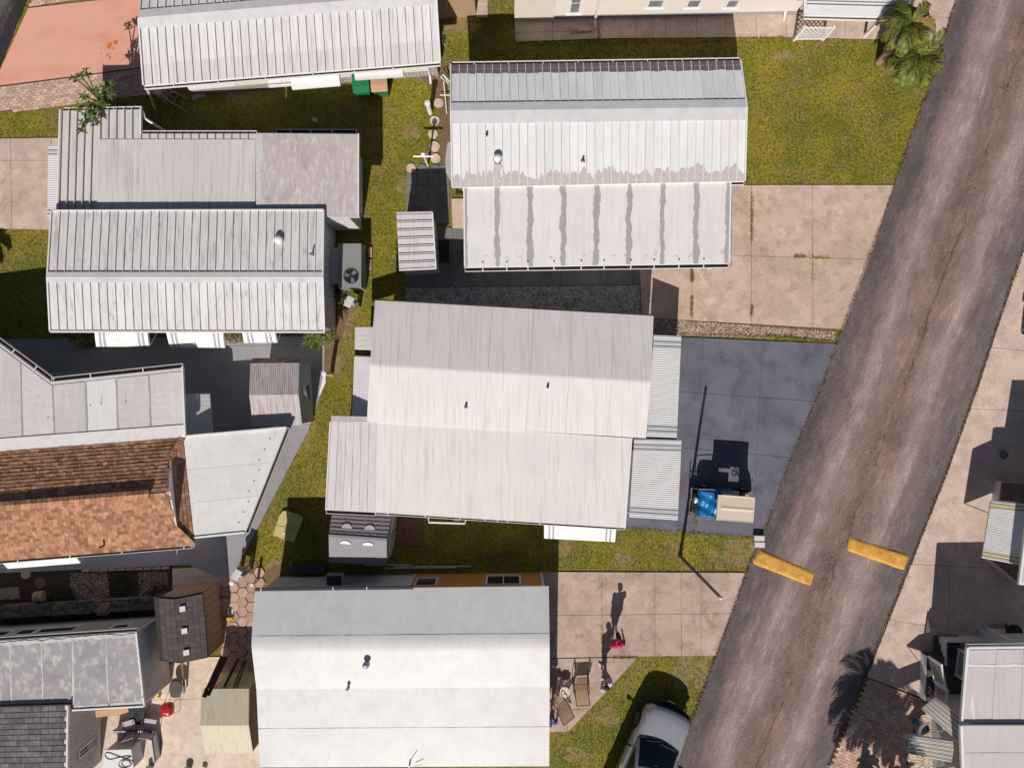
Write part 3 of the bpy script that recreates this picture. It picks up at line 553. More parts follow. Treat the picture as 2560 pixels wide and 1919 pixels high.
def gutter(root, p0, p1, out, w=0.11, h=0.09, hang=(), mat=None, drop=0.03, hm=None):
    p0, p1 = V(p0), V(p1); out = V((out[0], out[1], 0)).normalized(); mat = mat or M_WHITE; dz = V((0, 0, -drop)); L = p1-p0; t = 0.014
    m = MB(); a = p0+dz-V((0, 0, h))
    m.obox(a+out*w, L, out*t, V((0, 0, h+.02))); m.obox(a, L, out*t, V((0, 0, h)))
    m.obox(a+out*t-V((0, 0, t)), L, out*w, V((0, 0, t)))
    e = L.normalized()*t
    m.obox(a, e, out*w, V((0, 0, h))); m.obox(a+L-e, e, out*w, V((0, 0, h)))
    g = m.build('gutter', mat, root)
    d = MB(); d.obox(a+out*(t+.001)+e, L-e*2, out*(w-t-.002), V((0, 0, .02))); d.build('leaf_dirt_and_shade', M_DIRTSHADE, g)  # dark floor strip: leaf dirt with the gutter's inner shade painted in
    for s in hang:
        q = lerp(p0, p1, s)+dz; k = MB(); u = L.normalized()*0.032; k.obox(q-u/2-out*.08+V((0, 0, .005)), u, out*(w+.09), V((0, 0, .022))); k.build('gutter_hanger', hm or mat, g)
    return g
def awning(root, px, zin, zout, ribs=24, mats=None, stripes=(1, 3), arms=True, name='awning', lip=0.06, amp=0.018, curve=0.0):
    """px: wall-left, wall-right, outer-right, outer-left"""
    a, b = P(*px[0], zin), P(*px[1], zin); c, d = P(*px[2], zout), P(*px[3], zout); N = nrm(a, b, d); K = 5; m = MB(); mats = mats or [M_AWN, M_AWNG]
    cols = []
    for i in range(ribs):
        for t, h in ((0.0, 0), (0.42, 0), (0.5, 1), (0.92, 1)): cols.append(((i+t)/ribs, h*amp, i))
    cols.append((1.0, 0, ribs-1)); nc = len(cols)
    for k in range(K+1):
        s = k/K
        for u, h, i in cols:
            p = lerp(lerp(a, b, u), lerp(d, c, u), s)+N*(h+curve*math.sin(s*math.pi)); m.v.append(tuple(p))
    base = len(m.v)
    for u, h, i in cols: m.v.append(tuple(lerp(d, c, u)+N*h-V((0, 0, lip))))
    def mi(i): return 1 if (i in stripes or ribs-1-i in stripes) else 0
    for k in range(K):
        for j in range(nc-1): q = k*nc+j; m.f.append((q, q+1, q+nc+1, q+nc)); m.m.append(mi(cols[j][2]))
    for j in range(nc-1): m.f.append((K*nc+j, K*nc+j+1, base+j+1, base+j)); m.m.append(mi(cols[j][2]))
    aw = m.build(name, mats, root)
    for p, q in ((a, d), (b, c)):
        e = MB(); e.bar(p-N*.03, q-N*.03, 0.025, 0.05); e.build('side_rail', M_WHITE, aw)
    if arms:
        for p, q in ((a, d), (b, c)):
            r = MB(); r.tube([q-N*.05, V((p.x, p.y, max(0.4, zin-0.9)))], 0.012, 6); r.build('support_arm', M_WHITE, aw)
    return aw
def wframe(A, B):
    ab = V((B.x-A.x, B.y-A.y, 0)).normalized(); n = V((ab.y, -ab.x, 0))
    if n.dot(-V((A.x, A.y, 0))) < 0: n = -n            # towards the middle of the picture, the side we see
    return ab, n
def window(root, A, B, u0, u1, z0, z1, panes=1, fr=0.07, glass=None, mat=None, split_h=False, name='window'):
    ab, n = wframe(A, B); o = V((A.x, A.y, 0)); mat = mat or M_WHITE
    pt = lambda u, z: o+ab*u+V((0, 0, z))
    m = MB(); dz = V((0, 0, 1)); dep = n*0.05
    m.obox(pt(u0, z0), ab*(u1-u0), dep, dz*fr); m.obox(pt(u0, z1-fr), ab*(u1-u0), dep, dz*fr)
    m.obox(pt(u0, z0+fr), ab*fr, dep, dz*(z1-z0-2*fr)); m.obox(pt(u1-fr, z0+fr), ab*fr, dep, dz*(z1-z0-2*fr))
    for k in range(1, panes):
        if split_h: m.obox(pt(u0+fr, lerp(z0, z1, k/panes)-.02), ab*(u1-u0-2*fr), dep*.8, dz*.04)
        else: m.obox(pt(lerp(u0, u1, k/panes)-.02, z0+fr), ab*.04, dep*.8, dz*(z1-z0-2*fr))
    w = m.build(name, mat, root)
    for k in range(panes):
        g = MB()
        if split_h: g.obox(pt(u0+fr, lerp(z0+fr, z1-fr, k/panes)), ab*(u1-u0-2*fr), n*.034, dz*((z1-z0-2*fr)/panes-.01))
        else: g.obox(pt(lerp(u0+fr, u1-fr, k/panes), z0+fr), ab*((u1-u0-2*fr)/panes-.01), n*.034, dz*(z1-z0-2*fr))
        g.build('pane', glass or M_GLASS, w)
    s = MB(); s.obox(pt(u0-.04, z0-.04), ab*(u1-u0+.08), n*.09, dz*.04); s.build('sill', mat, w)
    return w
def winpx(root, A, B, x0, y0, x1, y1, **k):
    """window whose opposite corners stand at two pixels of the wall A-B"""
    ua, za = onwall(x0, y0, A, B); ub, zb = onwall(x1, y1, A, B)
    return window(root, A, B, min(ua, ub), max(ua, ub), min(za, zb), max(za, zb), **k)
def siding(root, A, B, z0, z1, mat, lap=0.16, vertical=False, name='siding'):
    """clapboards laid over a wall face, one part of real steps"""
    ab, n = wframe(A, B); L = (V((B.x, B.y))-V((A.x, A.y))).length; m = MB(); o = V((A.x, A.y, 0))
    if vertical:
        k = max(1, int(L/lap))
        if lap >= .28:
            holder = None
            for i in range(k): b_ = MB(); b_.obox(o+ab*(L*i/k+.01)+V((0, 0, z0))+n*.001, ab*(L/k-.03), n*.018, V((0, 0, z1-z0))); holder = b_.build('siding_board', mat, root)
            return holder
        for i in range(k): m.obox(o+ab*(L*i/k+.01)+V((0, 0, z0))+n*.001, ab*(L/k-.03), n*.018, V((0, 0, z1-z0)))
    else:
        k = max(1, int((z1-z0)/lap)); h = (z1-z0)/k
        for i in range(k):
            p = o+V((0, 0, z0+h*i))+n*.001; q = p+V((0, 0, h))
            m.add([p, p+ab*L, p+ab*L+n*.022, p+n*.022, q, q+ab*L, q+ab*L+n*.006, q+n*.006], [(0, 1, 2, 3), (3, 2, 6, 7), (4, 7, 6, 5), (0, 3, 7, 4), (1, 5, 6, 2)])
    return tag(m.build(name, mat, root), kind='stuff')
def vent(root, px, py, z, r=0.05, h=0.25, cap=True, mat=None, name='roof_vent'):
    c = P(px, py, z); m = MB()
    m.lathe(c-V((0, 0, .05)), [(r*1.9, 0), (r*1.9, .06), (r*1.05, .09), (r, .1), (r, h)], 14); v = m.build(name, mat or M_METAL, root, smooth=False)
    if cap: k = MB(); k.lathe(c+V((0, 0, h-.05)), [(r*1.05, 0), (r*1.7, .02), (r*1.6, .07), (r*.6, .12), (.005, .13)], 14); k.build('vent_cap', M_WPLAS if r > .08 else (mat or M_METAL), v, smooth=True)
    else: k = MB(); k.lathe(c+V((0, 0, h-.05)), [(r*.82, 0), (r*.82, .052)], 12); k.build('vent_opening', M_BLACK, v)
    return v
def strip(root, a, b, w, N, mat, jag=0.02, seg=26, lift=0.004, name='sealant_strip'):
    """a brushed strip with uneven edges from a to b"""
    d = (b-a); x = d.normalized().cross(N).normalized(); m = MB()
    wl = wr_ = 0.0
    for i in range(seg+1):
        wl = wl*.7+random.uniform(-jag, jag)*.9; wr_ = wr_*.7+random.uniform(-jag, jag)*.9
        p = a+d*i/seg+N*lift; m.v += [tuple(p-x*max(.003, w/2+wl)), tuple(p+x*max(.003, w/2+wr_))]
    for i in range(seg): m.f.append((2*i, 2*i+1, 2*i+3, 2*i+2)); m.m.append(0)
    return m.build(name, mat, root)
def jagband(root, a, b, c, d, N, mat, n=60, jag=0.3, lift=0.004, name='bare_metal_band'):
    """band along d-c whose upper edge (towards a-b) is brushed unevenly"""
    m = MB(); k = random.random()
    for i in range(n+1):
        t = i/n
        if i % 2 == 0: k = min(1, max(0.15, k*.4+random.random()*.6))
        lo = lerp(d, c, t); up = lerp(a, b, t); m.v += [tuple(lo+N*lift), tuple(lerp(lo, up, (1-jag)+jag*(k+random.uniform(-.12, .12)))+N*lift)]
    for i in range(n): m.f.append((2*i, 2*i+2, 2*i+3, 2*i+1)); m.m.append(0)
    return m.build(name, mat, root)
def ridgecap(roof, a, b, da, db, mat, lift=0.07, name='ridge_cap', mats=None):
    """folded cap along the ridge a-b; da, db: unit-slope vectors down both sides times width"""
    m = MB(); m.prism([a+da+V((0, 0, lift)), b+da+V((0, 0, lift)), b+V((0, 0, lift+.015)), a+V((0, 0, lift+.015))], 0.03)
    m.prism([a+V((0, 0, lift+.015)), b+V((0, 0, lift+.015)), b+db+V((0, 0, lift)), a+db+V((0, 0, lift))], 0.03)
    return m.build(name, mat, roof)
def gable_ends(root, ew, er, es, mat, name='gable_wall'):
    m = MB(); m.add([ew, er, es], [(0, 1, 2)]); return m.build(name, mat, root)
def screws(roof, a, b, n, N, r=0.012, mat=None, jit=0.01, name='screw_row'):
    m = MB()
    for i in range(n):
        p = lerp(a, b, (i+.5)/n)+N*.016+V((random.uniform(-jit, jit), random.uniform(-jit, jit), 0)); m.lathe(p, [(r, 0), (r*.9, .006), (.002, .009)], 6, axis=N)
    return tag(m.build(name, mat or M_METAL, roof), kind='stuff')
def fp(pts): hard([V((p.x, p.y, 0)) for p in pts])
# ================================================================ home A: streaked pan roof, upper left
A = thing("mobile_home", "white mobile home with streaked pan roof beside the salmon painted drive", "house", P(720, 60))
ze, zr = 2.6, 3.05
RW, RE = P(348, 47, zr), P(1091, -14, zr); SW, SE = P(360, 214, ze), P(1101, 155, ze)
dn = V((RW.x-SW.x, RW.y-SW.y, 0)); NWp, NEp = RW+dn*1.0+V((0, 0, ze-zr)), RE+dn*1.0+V((0, 0, ze-zr))
r = deck(A, [[RW, RE, SE, SW], [NWp, NEp, RE, RW]])
n = 36; LW, LE = lerp(RW, SW, .68), lerp(RE, SE, .68)
pans(r, RW, RE, LE, LW, n, M_PAN_A); Nn = nrm(RW, RE, SW)
pans(r, LW-Nn*.004, LE-Nn*.004, SE-Nn*.004, SW-Nn*.004, n, M_PAN_A2)
screws(r, lerp(RW, SW, .675), lerp(RE, SE, .675), 110, Nn)
pans(r, RW, RE, NEp, NWp, n, M_PAN_A)
sl = (SW-RW).normalized(); nl = (NWp-RW).normalized(); ridgecap(r, RW, RE, nl*.33, sl*.36, M_CAP)
gutter(A, SW, SE, (SW-RW)[:2], hang=[.1, .25, .41, .57, .71, .84])
for s, t in ((RW, SW), (RE, SE)):
    m = MB(); m.bar(s+V((0, 0, .04)), t+V((0, 0, .04)), .05, .1); m.build('verge_trim', M_WHITE, A)
u = (SE-SW).normalized(); up = V((-u.y, u.x, 0))
wa, wb = SW+u*.9+up*.55, SE-u*.35+up*.55; wc, wd = NEp-u*.35-up*.3, NWp+u*.9-up*.3
walls(A, [wa, wb, wc, wd], 0.0, 2.5, M_CREAM); fp([wa, wb, wc, wd])
AA, AB = V((wa.x, wa.y, 0)), V((wb.x, wb.y, 0)); siding(A, AA+u*.0, AB, .55, 2.48, M_CREAM); siding(A, AA, AB, 0.02, .52, M_SKIRT, .14, True, 'skirting')
awning(A, [(466, 205), (586, 196), (590, 214), (473, 225)], 2.3, 1.75, 30, stripes=())
awning(A, [(727, 185), (847, 175), (851, 214), (731, 224)], 2.3, 1.75, 30, stripes=(), curve=.06)
awning(A, [(886, 174), (1006, 164), (1009, 191), (889, 200)], 2.3, 1.75, 30, stripes=(), curve=.06)
L_ = (AB-AA).length
for uu in (.24, .59, .83): window(A, AA, AB, L_*uu-.6, L_*uu+.6, 1.1, 2.05, 2)
window(A, AA, AB, L_*.42-.8, L_*.42+.8, 1.05, 2.1, 2)
m = MB(); q = AA+u*(L_*.42-.85)+V((0, 0, .85)); m.obox(q-up*.32, u*1.7, up*.3, V((0, 0, .16))); m.obox(q-up*.3+V((0, 0, .16)), u*1.66, up*.02, V((0, 0, .05))); m.build('flower_box', M_WHITE, A)
m = MB(); m.tube([P(364, 216, 2.35), P(370, 228, 1.9), P(386, 268, .6), P(388, 275, .1)], .05, 8); m.build('corner_downspout', M_WHITED, A)
m = MB(); q = AB-u*.25-up*.06; m.tube([q+V((0, 0, 2.4)), q+V((0, 0, .15)), q-up*.3+V((0, 0, .05))], .045, 8); m.build('downspout', M_WHITE, A)
m = MB(); q = AB-u*.75; m.obox(q-up*.12+V((0, 0, 1.3)), u*.36, up*.12, V((0, 0, .45))); m.lathe(q-up*.13+u*.18+V((0, 0, 1.55)), [(.09, 0), (.09, .08), (.05, .11), (.005, .12)], 14, axis=-up); m.build('meter_box', M_GREYBOX, A)
# ================================================================ home B: clean white pan roof with flat carport
B = thing("mobile_home", "white mobile home with pan roof and flat cream carport beside the tan drive", "house", P(1490, 320))
ze, zr = 2.8, 3.16
NW, NE, RW, RE, SW, SE = P(1127, 163, ze), P(1850, 152, ze), P(1127, 279, zr), P(1866, 270, zr), P(1131, 469, ze), P(1861, 453, ze)
r = deck(B, [[NW, NE, RE, RW], [RW, RE, SE, SW]]); n = 35
pans(r, RW, RE, NE, NW, n, M_PAN_BN, rib=.05, rw=.02, dirt=.012); pans(r, RW, RE, SE, SW, n, M_PAN_B, rib=.035, rw=.018, dirt=.012)
nN, nS = nrm(RW, RE, NW), nrm(RW, RE, SW); nl, sl = (NW-RW).normalized(), (SW-RW).normalized()
ridgecap(r, RW, RE, nl*.32, sl*.44, M_CAP)
jagband(r, lerp(NW, RW, .22), lerp(NE, RE, .22), NE, NW, nN, M_PEELD, 110, .18, .018)
jagband(r, lerp(SW, RW, .27), lerp(SE, RE, .27), SE, SW, nS, M_PEEL, 210, .75, .018)
screws(r, lerp(NW, RW, .1), lerp(NE, RE, .1), 105, nN, mat=M_WHITE); screws(r, lerp(SW, RW, .06), lerp(SE, RE, .06), 105, nS, mat=M_WHITE)
for s, t in ((RW, SW), (RE, SE), (RW, NW), (RE, NE)):
    m = MB(); m.bar(s+V((0, 0, .05)), t+V((0, 0, .05)), .05, .1); m.build('verge_trim', M_WHITE, B)
gutter(B, NW, NE, (NW-RW)[:2], hang=[.08, .2, .32, .44, .56, .68, .8, .92])
gutter(B, lerp(SW, SE, .955), SE, (SW-RW)[:2], hang=[])
w4 = inset_quad([NW, NE, SE, SW], .28); walls(B, w4, 0, 2.7, M_PALE); fp(w4)
WA, WB = V((w4[3].x, w4[3].y, 0)), V((w4[0].x, w4[0].y, 0)); siding(B, WA, WB, .3, 2.6, M_PALE)
c1, c2, c3, c4 = P(1160, 466, 2.70), P(1826, 455, 2.70), P(1822, 658, 2.45), P(1162, 668, 2.45)
cr = deck(B, [[c1, c2, c3, c4]], thick=.12, name='carport_roof'); cx = [1160, 1243, 1325, 1407, 1490, 1572, 1655, 1740, 1824]
sheets(cr, c1, c2, c3, c4, 8, M_MEMB_B, cuts=[(x-1160)/(1824-1160) for x in cx], gap=.004, lap=.006); nC = nrm(c1, c2, c4)
for x in cx[1:]:
    t = (x-1160)/(1824-1160)-(.006 if x > 1800 else 0); strip(cr, lerp(c1, c2, t), lerp(c4, c3, t), .19, nC, M_SEAL, .035, 34, .022)
strip(cr, c1+V((.06, 0, 0)), c4+V((.06, 0, 0)), .12, nC, M_SEAL, .02, 34, .022)
for k in range(17):
    p = lerp(c4, c3, (k+.5)/17+random.uniform(-.01, .01))+(c1-c4).normalized()*random.uniform(.28, .4)
    strip(cr, p, p+V((random.uniform(-.22, .22), random.uniform(.1, .3), 0)), .16, nC, MAT("dab", (0.47, 0.42, 0.39), [((.66, .62, .6), .8, 9, (3, 1, 1), .45, .6)]) if k == 0 else bpy.data.materials["dab"], .05, 6, .02, 'sealant_dab')
g = gutter(B, c4, c3, (c4-c1)[:2], w=.14)
for x in (1207, 1267, 1320, 1385, 1453, 1510, 1577, 1635, 1697, 1759):
    q = lerp(c4, c3, (x-1162)/660); d = (c4-c1).normalized(); m = MB(); m.tube([q-d*.16+V((0, 0, .03)), q+d*.15+V((0, 0, .01))], .022, 8); m.build('gutter_strap', M_WHITE, g)
    m = MB(); m.lathe(q-d*.16+V((0, 0, .02)), [(.026, 0), (.026, .04), (.002, .042)], 8); m.build('strap_bolt', M_DMETAL, g)
for s, t in ((c1, c4), (c2, c3)):
    m = MB(); m.bar(s+V((0, 0, .0)), t+V((0, 0, .0)), .05, .12); m.build('verge_trim', M_WHITE, B)
for q in (lerp(c4, c3, .98), lerp(c4, c3, .66), lerp(c4, c3, .33), lerp(c4, c3, .02)):
    m = MB(); q = q+(c1-c4).normalized()*.15; m.obox(V((q.x-.05, q.y-.05, 0)), V((.1, 0, 0)), V((0, .1, 0)), V((0, 0, q.z-.1))); m.build('post', M_WHITE, B)
wl_ = [P(1170, 474), P(1600, 470), P(1600, 640), P(1170, 645)]; walls(B, wl_, 0, 2.3, M_PALE, 'annex_wall')
vent(B, 1217, 340, 3.02, .045, .2, False); vent(B, 1244, 398, 2.94, .09, .22); vent(B, 1457, 403, 2.94, .045, .18, False)
strip(r, P(1244, 410, 2.98), P(1243, 462, 2.82), .26, nS, M_PEEL, .03, 16, .02, 'stain_strip')
m = MB(); a0, b0 = P(1118, 356, 2.25), P(1126, 352, 2.3); 
pts = [P(1116, 372, 2.3), P(1119, 356, 2.3), P(1136, 354, 2.35), P(1140, 452, 2.35), P(1126, 452, 2.3), P(1115, 432, 2.25), P(1113, 400, 2.25)]; m.prism(pts, .05); m.build('side_canopy', M_GREYBOX, B)
# ================================================================ home C: pale membrane roof with awnings, centre
C = thing("mobile_home", "pale pink-white membrane roofed home with striped awnings by the slate blue drive", "house", P(1220, 1020))
ze, zr = 2.6, 3.06
NW, NE, RW, RE, SW, SE = P(938, 749, ze), P(1634, 788, ze), P(925, 912, zr), P(1627, 955, zr), P(917, 1053, 2.68), P(1615, 1095, 2.68)
def round_roof(root, NW, NE, RW, RE, SW, SE, mat, soft=.35, thick=.09, name='roof', seg=12, extra=()):
    """a membrane roof whose ridge is softly rounded; extra: further rows of points down the south side"""
    def row(A, R, S):
        na, ns = (A-R), (S-R); a1 = R+na.normalized()*soft; b1 = R+ns.normalized()*soft; pts = [A]
        for i in range(seg+1):
            t = i/seg; pts.append((a1*(1-t)**2+R*2*t*(1-t)+b1*t*t))
        return pts+[S]
    W, E = row(NW, RW, SW)+[e[0] for e in extra], row(NE, RE, SE)+[e[1] for e in extra]; m = MB(); K = len(W)
    for p in W+E: m.v.append(tuple(p))
    for p in W+E: m.v.append(tuple(p-V((0, 0, thick))))
    for i in range(K-1):
        m.f.append((i, i+1, K+i+1, K+i)); m.f.append((2*K+i, 3*K+i, 3*K+i+1, 2*K+i+1)); m.f.append((i, 2*K+i, 2*K+i+1, i+1)); m.f.append((K+i, K+i+1, 3*K+i+1, 3*K+i))
    m.f += [(0, K, 3*K, 2*K), (K-1, 3*K-1, 4*K-1, 2*K-1)]; m.m = [0]*len(m.f)
    return m.build(name, mat, root)
r = round_roof(C, NW, NE, RW, RE, SW, SE, M_MEMB_C, .07)
nN, nS = nrm(RW, RE, NW), nrm(RW, RE, SW)
for t in (.14, .28, .42, .57, .71, .86):
    strip(r, lerp(NW, NE, t), lerp(RW, RE, t)+(NW-RW).normalized()*.1, .012, nN, M_SEAL, .003, 8, .006, 'membrane_seam'); strip(r, lerp(SW, SE, t), lerp(RW, RE, t)+(SW-RW).normalized()*.1, .01, nS, M_SEAL, .003, 8, .006, 'membrane_seam')
m = MB(); m.bar(NW+V((0, 0, .01)), NE+V((0, 0, .01)), .05, .06); m.build('drip_edge', M_DMETAL, C)
w4 = inset_quad([NW, NE, SE, SW], .22); walls(C, w4, 0, 2.5, M_PALE); fp(w4)
s1, s2, s3, s4 = P(942, 1052, 2.62), P(1579, 1095, 2.62), P(1562, 1319, 2.38), P(938, 1280, 2.38)
sr = deck(C, [[s1, s2, s3, s4]], M_MEMB_C, .1, 'lower_roof'); nL = nrm(s1, s2, s4)
sheets(sr, s1, s2, s3, s4, 6, M_MEMB_C, gap=.003, lap=.004)
l1, l2, l4 = P(826, 1054, 2.6), s1.copy(), P(815, 1274, 2.38); l3 = s4.copy()
lr = deck(C, [[l1, l2-V((.01, 0, 0)), l3-V((.01, 0, 0)), l4]], M_WHITE, .1, 'porch_roof'); pans(lr, l1, l2-V((.03, 0, 0)), l3-V((.03, 0, 0)), l4, 6, M_PAN_A2, rib=.05, rw=.03, dirt=.0)
m = MB(); m.prism([P(828, 1039, 2.63), P(918, 1041, 2.66), P(918, 1056, 2.66), P(828, 1054, 2.63)], .06); m.build('flashing', M_MEMB_E2, C)
gutter(C, l4, l3, (l4-l1)[:2], w=.13, hang=[]); gutter(C, s4, s3, (s4-s1)[:2], w=.07, hang=[.05, .2, .34, .44, .49, .53, .66])
for s, t in ((l1, l4), (s2, s3)):
    m = MB(); m.bar(s+V((0, 0, -.03)), t+V((0, 0, -.03)), .05, .13); m.build('verge_trim', M_WHITE, C)
w4 = inset_quad([l2, s2, s3, l3], .2); walls(C, w4, 0, 2.25, M_PALE, 'annex_wall'); fp(w4)
CA, CB = V((w4[3].x, w4[3].y, 0)), V((w4[2].x, w4[2].y, 0))
for q in (l4, lerp(l4, l3, .5)):
    m = MB(); q = q+V((.12, .12, 0)); m.obox(V((q.x-.05, q.y-.05, 0)), V((.1, 0, 0)), V((0, .1, 0)), V((0, 0, q.z-.1))); m.build('post', M_WHITE, C)
awning(C, [(1634, 838), (1616, 1090), (1692, 1093), (1703, 841)], 2.3, 1.95, 44, stripes=(2, 4), arms=True)
awning(C, [(1585, 1098), (1573, 1291), (1694, 1299), (1704, 1101)], 2.25, 1.9, 38, stripes=(2, 4))
awning(C, [(1362, 1300), (1540, 1312), (1537, 1354), (1361, 1345)], 2.1, 1.7, 36, stripes=(2, 4))
awning(C, [(957, 818), (951, 875), (887, 872), (888, 817)], 2.25, 1.9, 18, stripes=())
awning(C, [(950, 893), (940, 1041), (880, 1040), (886, 890)], 2.25, 1.9, 34, stripes=())
vent(C, 1165, 1016, 2.8, .045, .2, False); vent(C, 1369, 967, 2.95, .045, .2, False)
m = MB()  # white pipe frame of a planter shelf under the south gutter
f1, f2, f3, f4 = P(1071, 1290, 1.6), P(1072, 1305, 1.6), P(1162, 1308, 1.6), P(1166, 1294, 1.6); m.tube([f1, f2, f3, f4], .035, 8); m.build('shelf_frame', M_WHITE, C)
m = MB(); q = P(1144, 1290, 1.1); K = 12
top = [q+V((.27*math.cos(math.pi+math.pi*k/K), .17*math.sin(math.pi+math.pi*k/K), 0)) for k in range(K+1)]; m.prism(top, .05); pl = m.build('arched_plaque', MAT("salmon_plaque", (.5, .22, .15), rough=.7), C)
for k in range(3):
    m = MB(); m.obox(q+V((-.085+k*.07, -.06, .002)), V((.035, 0, 0)), V((0, .055, 0)), V((0, 0, .006))); m.build('plaque_mark', M_BLACK, pl)
# ================================================================ home D: bright white roof with wood clad wall, bottom
D = thing("mobile_home", "bright white roofed home with orange wood clad wall and parked car beside it", "house", P(1005, 1690))
NW, NE, RW, RE = P(637, 1476, 2.7), P(1372, 1467, 2.7), P(628, 1611, 3.22), P(1374, 1605, 3.22)
M1W, M1E, SW, SE = P(641, 1722, 2.98), P(1374, 1716, 2.98), P(650, 1917, 2.72), P(1373, 1914, 2.72)
r = round_roof(D, NW, NE, RW, RE, M1W, M1E, M_MEMB_D, .3, extra=[(SW, SE)]); nN = nrm(RW, RE, NW); nS = nrm(M1W, M1E, SW)
for q0, q1, N in ((lerp(NW, RW, .84), lerp(NE, RE, .84), nN), (lerp(M1W, SW, .50), lerp(M1E, SE, .50), nS)): strip(r, q0, q1, .014, N, M_SEAL, .006, 60, .006, 'membrane_seam')
m = MB(); m.bar(NW+V((0, .04, -.03)), lerp(NW, NE, .54)+V((0, .04, -.03)), .1, .1); m.build('dark_gutter', M_DMETAL, D)
m = MB(); m.bar(lerp(NW, NE, .54)+V((0, .02, -.02)), NE+V((0, .02, -.02)), .06, .07); m.build('drip_edge', M_METAL, D)
for t in (.02, .265, .38): 
    m = MB(); q = lerp(NW, NE, t); m.obox(q+V((0, .0, .0)), V((.03, 0, 0)), V((0, .1, 0)), V((0, 0, .03))); m.build('gutter_hanger', M_WHITE, D)
w4 = inset_quad([NW, NE, SE, SW], .12); walls(D, w4, 0, 2.6, M_PALE); fp(w4)
DA, DB = V((w4[0].x, w4[0].y, 0)), V((w4[1].x, w4[1].y, 0)); dab = (DB-DA).normalized(); uw, _ = onwall(1030, 1450, DA, DB); Ld = (DB-DA).length
siding(D, DA, DA+dab*(uw-.05), .3, 2.55, M_PALE, .12); siding(D, DA, DA+dab*uw, .02, .28, M_SKIRT, .2, True, 'skirting')
siding(D, DA+dab*uw, DB, .02, 2.58, M_WOOD, .2, False, 'wood_cladding')
ab, nn = wframe(DA, DB)
for uu in (uw, Ld-.06):
    m = MB(); m.obox(DA+dab*(uu-.05)+nn*.001, dab*.1, nn*.04, V((0, 0, 2.58))); m.build('corner_trim', M_WHITED, D)
winpx(D, DA, DB, 1033, 1466, 1097, 1447, panes=1, mat=M_WHITED); winpx(D, DA, DB, 1213, 1463, 1302, 1440, panes=2, mat=M_WHITED)
u0, z0 = onwall(816, 1463, DA, DB); m = MB(); m.obox(DA+dab*u0+V((0, 0, 1.25)), dab*.62, nn*.42, V((0, 0, .4))); m.obox(DA+dab*(u0+.04)+V((0, 0, 1.652)), dab*.54, nn*.38, V((0, 0, .012)), mi=1)
m.build('window_air_conditioner', [M_GREYBOX, M_DMETAL], D)
vent(D, 917, 1657, 3.1, .075, .24); vent(D, 871, 1717, 2.98, .035, .2)
m = MB(); q = P(1024, 1911, 2.73); m.tube([q, q+V((0, 0, .2))], .03, 8); m.tube([q+V((0, 0, .18)), q+V((.25, .35, .25))], .012, 6); m.tube([q+V((.2, 0, .1)), q+V((.5, .1, .15))], .012, 6); m.build('antenna', M_METAL, D)
# ================================================================ home E: chalky pan gable with stained annex, left
E = thing("mobile_home", "chalky pan roofed home with stained flat annex and package air conditioner", "house", P(470, 560))
ze, zr = 2.78, 3.02
NW, NE, RW, RE, SW, SE = P(130, 529, ze), P(810, 527, ze), P(120, 693, zr), P(808, 693, zr), P(127, 827, 2.7), P(812, 828, 2.7)
r = deck(E, [[NW, NE, RE, RW], [RW, RE, SE, SW]]); n = 33
pans(r, RW, RE, NE, NW, n, M_PAN_E, rib=.045, rw=.02); pans(r, RW, RE, SE, SW, n, M_PAN_E, rib=.045, rw=.02)
ridgecap(r, RW, RE, (NW-RW).normalized()*.19, (SW-RW).normalized()*.2, M_CAP)
for s, t in ((RW, SW), (RE, SE), (RW, NW), (RE, NE)):
    m = MB(); m.bar(s+V((0, 0, .03)), t+V((0, 0, .03)), .05, .1); m.build('verge_trim', M_WHITE, E)
m = MB(); m.bar(SW+V((0, -.03, 0)), SE+V((0, -.03, 0)), .06, .12); m.build('fascia', M_WHITE, E); m = MB(); m.bar(NW+V((0, .03, 0)), NE+V((0, .03, 0)), .06, .1); m.build('fascia', M_WHITE, E)
w4 = inset_quad([NW, NE, SE, SW], .2); walls(E, w4, 0, 2.6, M_PALE); fp(w4)
EA, EB = V((w4[1].x, w4[1].y, 0)), V((w4[2].x, w4[2].y, 0)); siding(E, EA, EB, .1, 2.55, M_PALE, .2, True)
z1, z2 = 2.36, 2.45
e1, e2, e3, e4 = P(155, 277, z1), P(252, 275, z1), P(245, 529, z2), P(148, 529, z2)
zf = lambda y: z1+(z2-z1)*(y-277)/252
ar = deck(E, [[e1, e2, e3, e4], [e2, P(353, 274, z1), P(353, 350, zf(350)), P(250, 350, zf(350))], [P(353, 334, zf(334)), P(642, 334, zf(334)), P(642, 350, zf(350)), P(353, 350, zf(350))], [P(250, 350, zf(350)), P(642, 350, zf(350)), P(640, 529, z2), e3]], M_WHITE, .1, 'annex_roof')
pans(ar, e1, e2, e3, e4, 5, M_MEMB_E, rib=.09, rw=.03); pans(ar, e2, P(351, 274, z1), P(351, 349, zf(349)), P(251, 349, zf(349)), 5, M_MEMB_E, rib=.09, rw=.03)
pans(ar, P(353, 336, zf(336)), P(640, 336, zf(336)), P(640, 352, zf(352)), P(353, 352, zf(352)), 14, M_WHITED, rib=.08, rw=.025, name='pan_end')
k0, k1, k2, k3 = P(247, 349, z1+.05), P(638, 349, z1+.05), P(638, 529, z2+.05), P(243, 529, z2+.05)
m = MB(); m.prism([k0, k1, k2, k3], .045); mr = m.build('membrane', M_MEMB_E, E)
sheets(mr, k0, k1, k2, k3, 5, M_MEMB_E, gap=.008, lap=.006, cuts=[0, .25, .435, .635, .835, 1])
